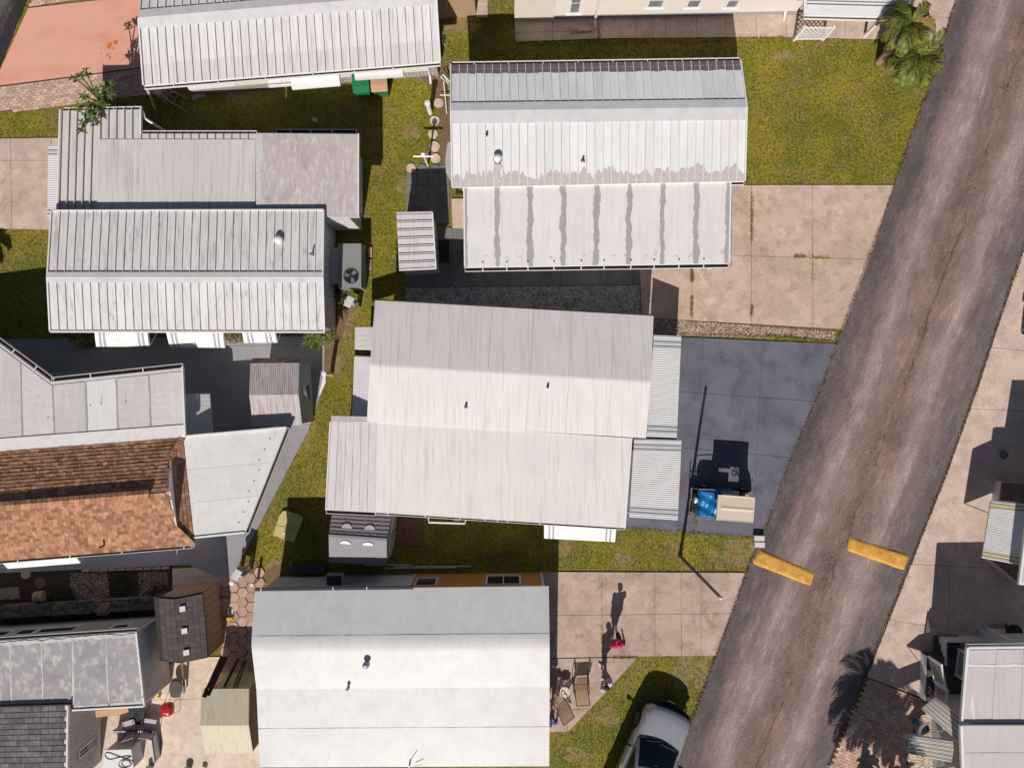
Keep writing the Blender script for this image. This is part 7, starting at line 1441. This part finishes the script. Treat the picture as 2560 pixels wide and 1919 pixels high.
# ================================================================ people and patio chairs
M_SKIN = MAT("skin", (0.50, 0.29, 0.20), rough=.55); M_HAIRD = MAT("dark_hair", (.025, .018, .015), rough=.6); M_SHOE = MAT("white_shoe", (.62, .6, .57), rough=.6)
def remeshed(mb, name, mat, parent, voxel):
    o = mb.build(name+"_src", mat, None); md = o.modifiers.new('r', 'REMESH'); md.mode = 'VOXEL'; md.voxel_size = voxel; md.use_smooth_shade = True
    sm = o.modifiers.new('s', 'SMOOTH'); sm.factor = .5; sm.iterations = 2
    dg = bpy.context.evaluated_depsgraph_get(); me = bpy.data.meshes.new_from_object(o.evaluated_get(dg)); me.name = name
    bpy.data.objects.remove(o); org = ORG[parent.name]; me.transform(Matrix.Translation(-org))
    if not me.materials: me.materials.append(mat)
    n = bpy.data.objects.new(name, me); COL.objects.link(n); n.parent = parent; ORG[n.name] = V(org); return n
def person(px, py, label, face, stride=.3, lean=0.0, arms=((.2, .25), (-.25, .25)), shirt=None, short=None, hat=None, hair=M_HAIRD, longsleeve=False, hgt=1.74, bare_legs=True, shoes=M_SHOE):
    """face: heading angle; stride: step length; arms: (forward swing, elbow bend) right and left"""
    b = P(px, py); b.z = .05; T = thing("person", label, "person", b); R = Matrix.Rotation(face-math.pi/2, 3, 'Z'); k = hgt/1.74; up = V((0, 0, 1))
    f = lambda x, y, z: b+R@V((x*k*1.12, (y*1.08+lean*max(0, z-.9))*k, z*k))
    hipz, kz = .93, .50; body, sh, pt = MB(), MB(), MB(); shoesm = []
    for s, fw in ((1, stride/2), (-1, -stride/2)):
        hip, knee, ank = (s*.095, 0, hipz), (s*.10, fw*.62+.03, kz+.01), (s*.10, fw, .085)
        body.tube([f(*hip), f(s*.098, fw*.3+.015, .72), f(*knee), f(s*.1, fw*.85-.012, .33), f(*ank)], [.088*k, .075*k, .056*k, .054*k, .038*k], 10); body.ball(f(*knee), .055*k, 8, 6); body.ball(f(*hip), .09*k, 8, 6)
        body.tube([f(s*.1, fw-.05, .045), f(s*.102, fw+.06, .04), f(s*.105, fw+.15, .03)], [.04*k, .042*k, .03*k], 8)
        pt.tube([f(*hip), f(s*.1, fw*.35+.02, .70), f(*(knee if bare_legs else ank))], [.108*k, .098*k, .086*k if bare_legs else .062*k], 10)
        so = MB(); so.ball(f(s*.104, fw+.055, .045), .1*k, 12, 8, (.5, 1.42, .45), R); shoesm.append(so)
    torso = [((0, 0, .90), .13), ((0, .005, 1.02), .125), ((0, .01, 1.15), .13), ((0, .0, 1.30), .145), ((0, 0, 1.40), .12)]
    def tors(m, g):
        for dx in (-.07, 0, .07): m.tube([f(p[0]+dx*(1.0+.25*(p[2]-.9)), p[1], p[2]) for p, r in torso], [(r*.78+g)*k for p, r in torso], 10)
        for s in (-1, 1): m.ball(f(s*.165, 0, 1.405), (.066+g)*k, 10, 8)
    tors(body, 0); tors(sh, .02); pt.tube([f(-.06, 0, 1.0), f(-.06, 0, .88)], .125*k, 10); pt.tube([f(.06, 0, 1.0), f(.06, 0, .88)], .125*k, 10)
    body.tube([f(0, -.005, 1.38), f(0, .01, 1.52)], [.06*k, .052*k], 10)
    body.ball(f(0, .02, 1.615), .105*k, 16, 12, (.76, .92, 1.12), R); body.ball(f(0, .035, 1.555), .07*k, 10, 8, (.85, .9, .8), R); body.ball(f(0, .122, 1.60), .02*k, 8, 6, (.8, 1, 1.3), R)
    for s in (-1, 1): body.ball(f(s*.082, .01, 1.61), .026*k, 8, 6, (.4, .8, 1.2), R)
    for s, (sw, bend) in zip((1, -1), arms):
        S_ = V((s*.185, 0, 1.40)); E_ = S_+V((s*.05, .29*math.sin(sw), -.29*math.cos(sw))); a2 = sw+bend; W_ = E_+V((s*.0, .25*math.sin(a2), -.25*math.cos(a2))); d = (W_-E_).normalized()
        body.tube([f(*S_), f(*(S_+(E_-S_)*.5)), f(*E_), f(*(E_+(W_-E_)*.4)), f(*W_)], [.05*k, .045*k, .037*k, .038*k, .026*k], 10); body.ball(f(*E_), .038*k, 8, 6)
        pm = W_+d*.05; body.tube([f(*W_), f(*pm), f(*(W_+d*.085))], [.026*k, .036*k, .032*k], 8); side = V((0, 1, 0)) if abs(d.y) < .7 else V((0, 0, 1)); side = (side-d*side.dot(d)).normalized(); inn = V((-s, 0, 0))
        for j, ln in enumerate((.068, .08, .075, .058)):
            r0 = W_+d*.08+side*(.026-.0175*j); r1 = r0+d*ln*.5+inn*.006; r2 = r0+d*ln*.9+inn*.026; body.tube([f(*r0), f(*r1), f(*r2)], [.0095*k, .009*k, .0075*k], 6)
        t0 = W_+d*.03+side*.03; t1 = t0+side*.03+d*.03; t2 = t1+d*.03+inn*.012; body.tube([f(*t0), f(*t1), f(*t2)], [.012*k, .0105*k, .009*k], 6)
        sh.tube([f(*S_), f(*(S_+(E_-S_)*.75))]+([f(*E_), f(*(E_+(W_-E_)*.9))] if longsleeve else []), [.068*k, .064*k]+([.052*k, .042*k] if longsleeve else []), 10)
    remeshed(body, 'body', M_SKIN, T, .0095); remeshed(sh, 'shirt', shirt, T, .014); remeshed(pt, 'shorts' if bare_legs else 'trousers', short, T, .014)
    for so in shoesm: so.build('shoe', shoes, T, smooth=True)
    for s in (-1, 1): m = MB(); m.ball(f(s*.034, .105, 1.625), .0115*k, 8, 6); m.build('eye', M_BLACK, T)
    m = MB(); m.ball(f(0, .108, 1.555), .02*k, 8, 6, (1.2, .4, .35), R); m.build('mouth', MAT("lip", (.35, .12, .1), rough=.5) if 'lip' not in bpy.data.materials else bpy.data.materials['lip'], T)
    hb = MB(); base = len(hb.v); nu, nv = 16, 8
    for j in range(nv+1):
        th = math.pi*.56*j/nv
        for q in range(nu):
            a = 2*math.pi*q/nu; dz = .0 if math.sin(a) < .3 else .03*math.sin(a); hb.v.append(tuple(f(.092*math.sin(th)*math.cos(a), .008+.108*math.sin(th)*math.sin(a), 1.625+.118*math.cos(th)+dz*j/nv)))
    for j in range(nv):
        for q in range(nu): q2 = (q+1) % nu; hb.f.append((j*nu+q, j*nu+q2, (j+1)*nu+q2, (j+1)*nu+q)); hb.m.append(0)
    ho = hb.build('hat' if hat else 'hair', hat or hair, T, smooth=True)
    if hat: m = MB(); m.prism([f(.085*math.cos(a), .09+.11*math.sin(a), 1.655-.03*math.sin(a)) for a in np.linspace(0, math.pi, 10)], .012); m.build('peak', hat, ho)
    return T
M_PINK = MAT("crimson_shirt", (.55, .02, .075), rough=.8); M_GREYS = MAT("grey_white_shirt", (.50, .49, .53), [((.36, .35, .39), .6, 8, (1, 1, 1), .45, .65)], rough=.85); M_NAVY = MAT("navy_cloth", (.03, .032, .06), rough=.85); M_KHAKI = MAT("khaki_cloth", (.32, .24, .17), rough=.85); M_PURP = MAT("violet_shirt", (.16, .15, .36), rough=.8)
person(1534, 1584, "person in crimson shirt and pink cap walking up the concrete drive", math.radians(100), .42, .08, ((.5, .5), (-.35, .3)), M_PINK, M_NAVY, hat=MAT("pink_cap", (.72, .05, .2), rough=.7), hgt=1.78)
person(1507, 1682, "person in grey-white shirt and dark hair stepping off the patio", math.radians(125), .5, .1, ((.4, .5), (-.4, .4)), M_GREYS, M_KHAKI, hgt=1.8)
person(1371, 1768, "person in violet shirt and white cap half under the bright white roof edge", math.radians(80), .15, .05, ((.3, .9), (.2, .8)), M_PURP, M_KHAKI, hat=M_WPLAS, hgt=1.72)
person(2560, 828, "person in black clothes standing on the pale concrete right of the road", math.radians(85), .2, .0, ((.1, 1.2), (.1, 1.3)), M_NAVY, M_NAVY, hgt=1.7, bare_legs=False)
def sling_mat():
    # woven sling: diffuse threads, light shining through, and open mesh
    m, n, l, b = _new("tan_sling"); out = n['Material Output']; b.inputs['Base Color'].default_value = (.50, .34, .22, 1); b.inputs['Roughness'].default_value = .8
    t = n.new('ShaderNodeBsdfTranslucent'); t.inputs[0].default_value = (.62, .42, .27, 1); x = n.new('ShaderNodeMixShader'); x.inputs[0].default_value = .6; l.new(b.outputs[0], x.inputs[1]); l.new(t.outputs[0], x.inputs[2])
    tr = n.new('ShaderNodeBsdfTransparent'); y = n.new('ShaderNodeMixShader'); y.inputs[0].default_value = .22; l.new(x.outputs[0], y.inputs[1]); l.new(tr.outputs[0], y.inputs[2]); l.new(y.outputs[0], out.inputs[0]); return m
def sling_chair(px, py, ang, label):
    b = P(px, py); b.z = .05; T = thing("sling_chair", label, "chair", b, "tan sling chairs on the patio"); R = Matrix.Rotation(ang, 3, 'Z'); f = lambda x, y, z: b+R@V((x, y, z)); M_SL = bpy.data.materials.get("tan_sling") or sling_mat(); M_FR = bpy.data.materials.get("dark_bronze") or MAT("dark_bronze", (.03, .025, .024), rough=.45)
    # faces local +y; back at -y
    for nm, q in (('seat', [(-.24, .26, .42), (.24, .26, .42), (.24, -.2, .38), (-.24, -.2, .38)]), ('backrest', [(-.24, -.2, .38), (.24, -.2, .38), (.24, -.52, 1.12), (-.24, -.52, 1.12)])):
        m = MB(); K = 6; a, bb, c, d = [V(p) for p in q]
        for i in range(K+1):
            t = i/K; sag = -.035*math.sin(math.pi*t)
            for u in (0, .5, 1): p = lerp(lerp(a, bb, u), lerp(d, c, u), t); m.v.append(tuple(f(p.x, p.y+(sag if nm == 'backrest' else 0), p.z+(sag if nm == 'seat' else 0))))
        for i in range(K):
            for u in range(2): q0 = 3*i+u; m.f.append((q0, q0+1, q0+4, q0+3)); m.m.append(0)
        m.build(nm, M_SL, T, smooth=True)
    for s in (-1, 1):
        m = MB(); m.tube([f(s*.27, .28, .42), f(s*.26, -.2, .38), f(s*.26, -.53, 1.14)], .016, 8); m.build('side_rail', M_FR, T)
        m = MB(); m.tube([f(s*.30, .34, .0), f(s*.30, .26, .62), f(s*.30, .1, .67), f(s*.29, -.26, .62), f(s*.27, -.33, .62)], .016, 8); m.build('armrest', M_FR, T)
        m = MB(); m.tube([f(s*.28, -.42, .0), f(s*.28, -.05, .40)], .016, 8); m.build('leg', M_FR, T)
        m = MB(); m.tube([f(s*.30, .34, .018), f(s*.28, -.44, .018)], .014, 6); m.build('runner', M_FR, T)
    for p, q in (((-.26, -.53, 1.14), (.26, -.53, 1.14)), ((-.27, .28, .42), (.27, .28, .42)), ((-.28, -.3, .15), (.28, -.3, .15))):
        m = MB(); m.tube([f(*p), f(*q)], .014, 6); m.build('crossbar', M_FR, T)
sling_chair(1450, 1700, math.radians(3), "tan high-backed sling chair with dark frame standing clear of the roof")
sling_chair(1397, 1745, math.radians(38), "tan sling chair turned towards the small white table at the roof edge")
b = P(1409, 1717); b.z = .05; T = thing("side_table", "small white octagonal patio table between the two sling chairs", "table", b); m = MB(); m.prism([b+V((.22*math.cos(k*math.pi/4+.3), .22*math.sin(k*math.pi/4+.3), .48)) for k in range(8)], .025); m.build('tabletop', MAT("cream_tabletop", (.64, .54, .44), rough=.5), T)
for k in range(4): m = MB(); a = k*math.pi/2+.3; m.tube([b+V((.17*math.cos(a), .17*math.sin(a), .46)), b+V((.22*math.cos(a), .22*math.sin(a), 0))], .012, 6); m.build('leg', M_DMETAL, T)
m = MB(); m.tube([b+V((.03+.07*math.cos(a), -.12+.05*math.sin(a), .5)) for a in np.linspace(0, 3.1, 8)], .012, 6); tag(m.build("white_handle", M_WPLAS, org=b+V((0, -.1, .5))), "small white curved handle lying on the octagonal patio table", "handle")
# ================================================================ plants
def leafmesh(name, L, mat, parent):
    """L: list of (base, direction, up, length, width): bent leaves of four triangles' worth"""
    n = len(L); B = np.array([tuple(x[0]) for x in L]); D = np.array([tuple(x[1].normalized()) for x in L]); U = np.array([tuple(x[2]) for x in L]); ln = np.array([x[3] for x in L])[:, None]; w = np.array([x[4] for x in L])[:, None]
    S = np.cross(D, U); S /= (np.linalg.norm(S, axis=1, keepdims=True)+1e-9); Nn = np.cross(S, D); v = np.empty((n, 6, 3))
    v[:, 0] = B-S*w*.2; v[:, 1] = B+S*w*.2; m = B+D*ln*.5+Nn*ln*.05; v[:, 2] = m+S*w*.5; v[:, 3] = m-S*w*.5; e = B+D*ln-Nn*ln*.08; v[:, 4] = e+S*w*.08; v[:, 5] = e-S*w*.08
    org = np.array(ORG[parent.name]); f = np.array([(0, 1, 2, 3), (3, 2, 4, 5)]); F_ = (f[None]+np.arange(n)[:, None, None]*6).reshape(-1, 4)
    o = bpy.data.objects.new(name, np_mesh(name, v.reshape(-1, 3)-org, F_, mat, 4)); COL.objects.link(o); o.parent = parent; ORG[o.name] = V(org); return o
def palm(base, crown, label, n=20, fl=1.5, droop=.9, seed=1, cat="palm tree", trunk=.11, name="palm_tree", dry=3, mat=M_PALM, group=None, lf_=.2):
    rr = random.Random(seed); T = thing(name, label, cat, V((base.x, base.y, 0)), group); base = V((base.x, base.y, 0)); mid = lerp(base, crown, .5)+V((.08, -.05, 0))
    pts = [lerp(lerp(base, mid, t), lerp(mid, crown, t), t) for t in np.linspace(0, 1, 9)]; m = MB(); m.tube(pts, [trunk*(1.25-.4*i/8+.05*(i % 2)) for i in range(9)], 10); m.build('trunk', M_TRUNK, T)
    for i in range(n):
        az = 2*math.pi*i/n+rr.uniform(-.2, .2); el = rr.uniform(.15, .75) if i % 4 else rr.uniform(.8, 1.2); L = fl*rr.uniform(.8, 1.1); d = V((math.cos(az)*math.cos(el), math.sin(az)*math.cos(el), math.sin(el))); K = 16; p = crown.copy(); rach = [p.copy()]; v = d.copy(); leaves = []
        for k in range(K):
            v = (v+V((0, 0, -droop*.085*(1+k*.05)))).normalized(); p = p+v*(L/K); rach.append(p.copy())
            side = v.cross(V((0, 0, 1))); side = side.normalized() if side.length > .05 else V((1, 0, 0)); upv = side.cross(v).normalized()
            if k < 1: continue
            s = math.sin(math.pi*min(1, (k+1.5)/(K+1)))**.6; ll = fl*lf_*s+.03
            for sd in (-1, 1):
                for jj in ((0, .5) if lf_ < .25 else (0, .33, .66)): leaves.append((p-v*(L/K)*jj, (side*sd*.9+v*.9+V((0, 0, rr.uniform(-.1, .1)))), upv, ll*rr.uniform(.8, 1.1), .034))
        m = MB(); m.tube(rach, [.018*(1-.8*k/K) for k in range(K+1)], 5); fo = m.build('frond', mat if i >= dry else M_PALMDRY, T); leafmesh('leaflets', leaves, mat if i >= dry else M_PALMDRY, fo)
    m = MB(); m.ball(crown-V((0, 0, .12)), trunk*1.05, 10, 8, (1, 1, 1.2)); m.build('crown_shaft', M_BARK, T)
    return T
palm(P(2196, 156), P(2276, 58, 3.0), "feathery palm leaning over the white carport roof corner", 24, 1.2, 1.15, 4, dry=1, lf_=.24); palm(P(2240, 196), P(2300, 142, 2.1), "full feathery palm arching over the road edge", 28, 1.25, 1.15, 9, dry=0, lf_=.24)
palm(P(2142, 1985), P(2248, 2110, 3.6), "palm whose tall shadow falls across the road and brick pavers", 40, 1.8, 1.05, 21, dry=0, lf_=.28); palm(P(2200, 2040), P(2318, 2170, 3.4), "palm whose shadow falls across the brick pavers only", 26, 1.35, 1.2, 31, dry=0, lf_=.25); palm(P(-46, 806), P(-180, 790, 3.0), "small palm beside the left lawn casting a spiky shadow", 18, .85, 1.0, 41, dry=0)
palm(P(2175, 1950), P(2178, 1955, .5), "low spiky palm clump on the brick paver edge", 16, .55, .8, 51, "plant", .06, "palm_clump", 0); palm(P(2262, 1962), P(2264, 1966, .45), "low spiky palm clump beside the shell gravel bed", 14, .5, .8, 61, "plant", .05, "palm_clump", 0)
# rubbery leaved tree at the corner of the stained annex
b = P(302, 306); T = thing("leafy_tree", "rubbery leaved small tree reaching over the annex roof corner", "tree", b); rr = random.Random(5); fork = P(262, 262, 1.7); tips = [(178, 190, 3.2), (213, 172, 3.4), (198, 182, 3.3), (238, 222, 3.0), (262, 212, 3.0), (280, 208, 2.9), (280, 233, 2.8), (208, 240, 2.95), (252, 258, 2.75), (262, 262, 2.7), (193, 272, 2.95), (212, 288, 2.9), (228, 298, 2.85), (205, 312, 2.9), (240, 312, 2.8), (200, 330, 2.9), (250, 240, 2.7), (222, 262, 2.8), (236, 280, 2.8)]
m = MB(); m.tube([b, P(285, 285, .9), fork], [.09, .075, .06], 8)
leaves = []
for x, y, z in tips:
    t = P(x, y, z); mid = lerp(fork, t, .55)+V((rr.uniform(-.1, .1), rr.uniform(-.1, .1), .12)); m.tube([fork, lerp(fork, mid, .5), mid, lerp(mid, t, .6), t], [.045, .036, .028, .02, .014], 6)
    for k in range(13):
        a = k*2.4; dz = rr.uniform(-.25, .75); p = t-(t-mid)*rr.uniform(0, .45); leaves.append((p, V((math.cos(a), math.sin(a), dz)), V((0, 0, 1)), rr.uniform(.15, .25), rr.uniform(.06, .085)))
m.build('trunk', M_BARK, T); leafmesh('crown', leaves, M_LEAF, T)
def rosette_plant(base, heads, label, name="yucca_plant", ln=.38, mat=M_YUCCA, n=26, w=.035):
    T = thing(name, label, "plant", V((base.x, base.y, 0))); rr = random.Random(len(label)); B_ = V((base.x, base.y, 0))
    for h_ in heads:
        m = MB(); m.tube([B_+V((rr.uniform(-.12, .12), rr.uniform(-.12, .12), 0)), lerp(B_, h_, .5)+V((0, 0, .1)), h_], [.03, .024, .02], 6); m.build('stem', M_BARK, T); L = []
        for k in range(n): a = k*2.4; e = rr.uniform(-.3, 1.1); L.append((h_, V((math.cos(a)*math.cos(e), math.sin(a)*math.cos(e), math.sin(e))), V((0, 0, 1)), ln*rr.uniform(.8, 1.15), w))
        leafmesh('leaf_rosette', L, mat, T)
rosette_plant(P(834, 838), [P(779, 843, 1.9), P(797, 850, 1.7), P(774, 858, 1.6), P(790, 862, 1.5), P(822, 846, 1.2), P(832, 838, 1.0)], "spiky stemmed yucca cluster at the corner of the chalky pan roof")
rosette_plant(P(858, 770), [P(855, 760, .3)], "small dark spiky plant in the mulch by the meter box", ln=.25, mat=M_BUSH)
def bush(px, py, rx, ry, h, label, mat, n=700, seed=1, ls=.07, cat="bush"):
    rr = np.random.default_rng(seed); c = P(px, py); T = thing("bush", label, cat, V((c.x, c.y, 0))); L = []
    for k in range(n):
        d = rr.normal(size=3); d /= np.linalg.norm(d); d[2] = abs(d[2]); r = rr.uniform(.55, 1.05)*(1+.18*math.sin(5*math.atan2(d[1], d[0])+seed)); L.append((V((c.x+d[0]*rx*r, c.y+d[1]*ry*r, .05+d[2]*h*r)), V(d)+V(rr.normal(size=3)*.6), V(rr.normal(size=3)), ls*rr.uniform(.6, 1.4), ls*.45))
    m = MB()
    for k in range(5): a = k*1.26; m.tube([V((c.x, c.y, 0)), V((c.x+rx*.5*math.cos(a), c.y+ry*.5*math.sin(a), h*.7))], [.02, .008], 5)
    m.build('stems', M_BARK, T); leafmesh('foliage', L, mat, T)
bush(222, 846, .55, .38, .8, "brown-green bush below the first white striped awning", M_BUSHB, 1100, 3); bush(590, 846, .4, .16, .4, "small dry plant between two white striped awnings", M_BUSHB, 400, 4); bush(404, 1478, .4, .35, .5, "small green bush at the brown shed corner", M_BUSH, 700, 5)
bush(6, 1532, .22, .22, .4, "small bright green plant against the stained low wall", M_LEAF, 300, 6); bush(155, 1488, .75, .3, .12, "low mossy dark mound in the shaded garden bed", M_BUSH, 900, 7, .05); bush(840, 720, .3, .5, .5, "dark weedy plant beside the lilac siding wall", M_BUSH, 600, 8); bush(425, 208, .4, .12, .7, "yellow-green plant under the porch corner by the ladder", M_LEAF, 300, 9, .1); bush(826, 800, .22, .7, .35, "green weeds along the chalky home's corner", M_YUCCA, 500, 10)
bush(305, 1460, .45, .5, .15, "dark creeping plant in the square between gravel patches", M_BUSH, 900, 12, .05)
# ---------------------------------------------------------------- grass blades, verge litter
def in_hard(p, shrink=True):
    ins = np.zeros(len(p), bool)
    for poly in HARD:
        lo, hi = poly.min(0), poly.max(0); k = np.where((p[:, 0] > lo[0]) & (p[:, 0] < hi[0]) & (p[:, 1] > lo[1]) & (p[:, 1] < hi[1]) & ~ins)[0]
        if len(k): ins[k[pip(p[k], poly)]] = True
    return ins
def blades(name, pts, ln, w, mat, label, cat, z=0.0, tilt=.9):
    n = len(pts); a = RNG.uniform(0, 6.283, n); b = RNG.uniform(0, 6.283, n); L = RNG.uniform(.6, 1.4, n)*ln; t = RNG.uniform(.2, tilt, n); v = np.empty((n, 3, 3)); W = RNG.uniform(.7, 1.3, n)*w
    v[:, 0] = np.stack([pts[:, 0]-np.cos(a)*W, pts[:, 1]-np.sin(a)*W, np.full(n, z)], 1); v[:, 1] = np.stack([pts[:, 0]+np.cos(a)*W, pts[:, 1]+np.sin(a)*W, np.full(n, z)], 1)
    v[:, 2] = np.stack([pts[:, 0]+np.cos(b)*L*np.sin(t*1.5), pts[:, 1]+np.sin(b)*L*np.sin(t*1.5), z+L*np.cos(t*1.5)+.004], 1)
    o = bpy.data.objects.new(name, np_mesh(name, v.reshape(-1, 3), np.arange(3*n).reshape(n, 3), mat)); COL.objects.link(o); return tag(o, label, cat, kind='stuff')
N_ = 1150000
pts = RNG.uniform((-21.5, -16.5), (21.5, 16.5), (N_, 2)); pts = pts[~in_hard(pts+RNG.normal(0, .045, pts.shape))]
thin = np.zeros(len(pts), bool)
for s_ in SPARSE: thin |= pip(pts+RNG.normal(0, .09, pts.shape), s_)
pts = pts[~thin | (RNG.uniform(size=len(pts)) < .5)]
blades("grass", pts, .06, .0085, M_BLADE, "short olive green and straw coloured lawn grass", "grass")
wl_ = []
for x0, y0, x1, y1, n in ((1878, 488, 1879, 520, 90), (1878, 520, 1878, 605, 260), (1729, 672, 1729, 705, 240), (1728, 740, 1729, 792, 200), (1878, 762, 1878, 790, 120), (1985, 641, 2012, 642, 160), (2028, 644, 2075, 646, 120), (2030, 600, 2030, 700, 60), (1530, 1642, 1592, 1641, 200), (1504, 1560, 1505, 1640, 80), (1430, 84, 1480, 82, 120), (1496, 70, 1497, 100, 60), (1740, 1290, 1735, 1330, 60), (1912, 840, 2083, 856, 900), (1700, 836, 1912, 842, 260), (1604, 832, 1690, 836, 60), (1288, 108, 1960, 96, 1500), (1570, 1319, 1890, 1344, 700)):
    t = RNG.uniform(0, 1, n); q0, q1 = P(x0, y0), P(x1, y1); wl_.append(np.stack([q0.x+(q1.x-q0.x)*t+RNG.normal(0, .03, n), q0.y+(q1.y-q0.y)*t+RNG.normal(0, .03, n)], 1))
blades("weeds", np.concatenate(wl_), .09, .012, M_BLADE, "weeds sprouting from the driveway joints", "weeds", .045)
lit = []
for RL in (ROAD_L, ROAD_R):
    for i in range(len(RL)-1):
        q0, q1 = P(*RL[i]), P(*RL[i+1]); n = int((q1-q0).length*190); t = RNG.uniform(0, 1, n); lit.append(np.stack([q0.x+(q1.x-q0.x)*t+RNG.normal(0, .035, n), q0.y+(q1.y-q0.y)*t+RNG.normal(0, .035, n)], 1))
M_LITTER = MAT("dry_verge_litter", (.30, .165, .075), [((.10, .07, .05), .8, 3, (1, 1, 1), .4, .6), ((.5, .4, .32), .8, 5, (1, 1, 1), .55, .66)], island=.5, rough=.95)
blades("verge_litter", np.concatenate(lit), .045, .014, M_LITTER, "dry leaf litter along the road edges", "litter", .05, 1.0)
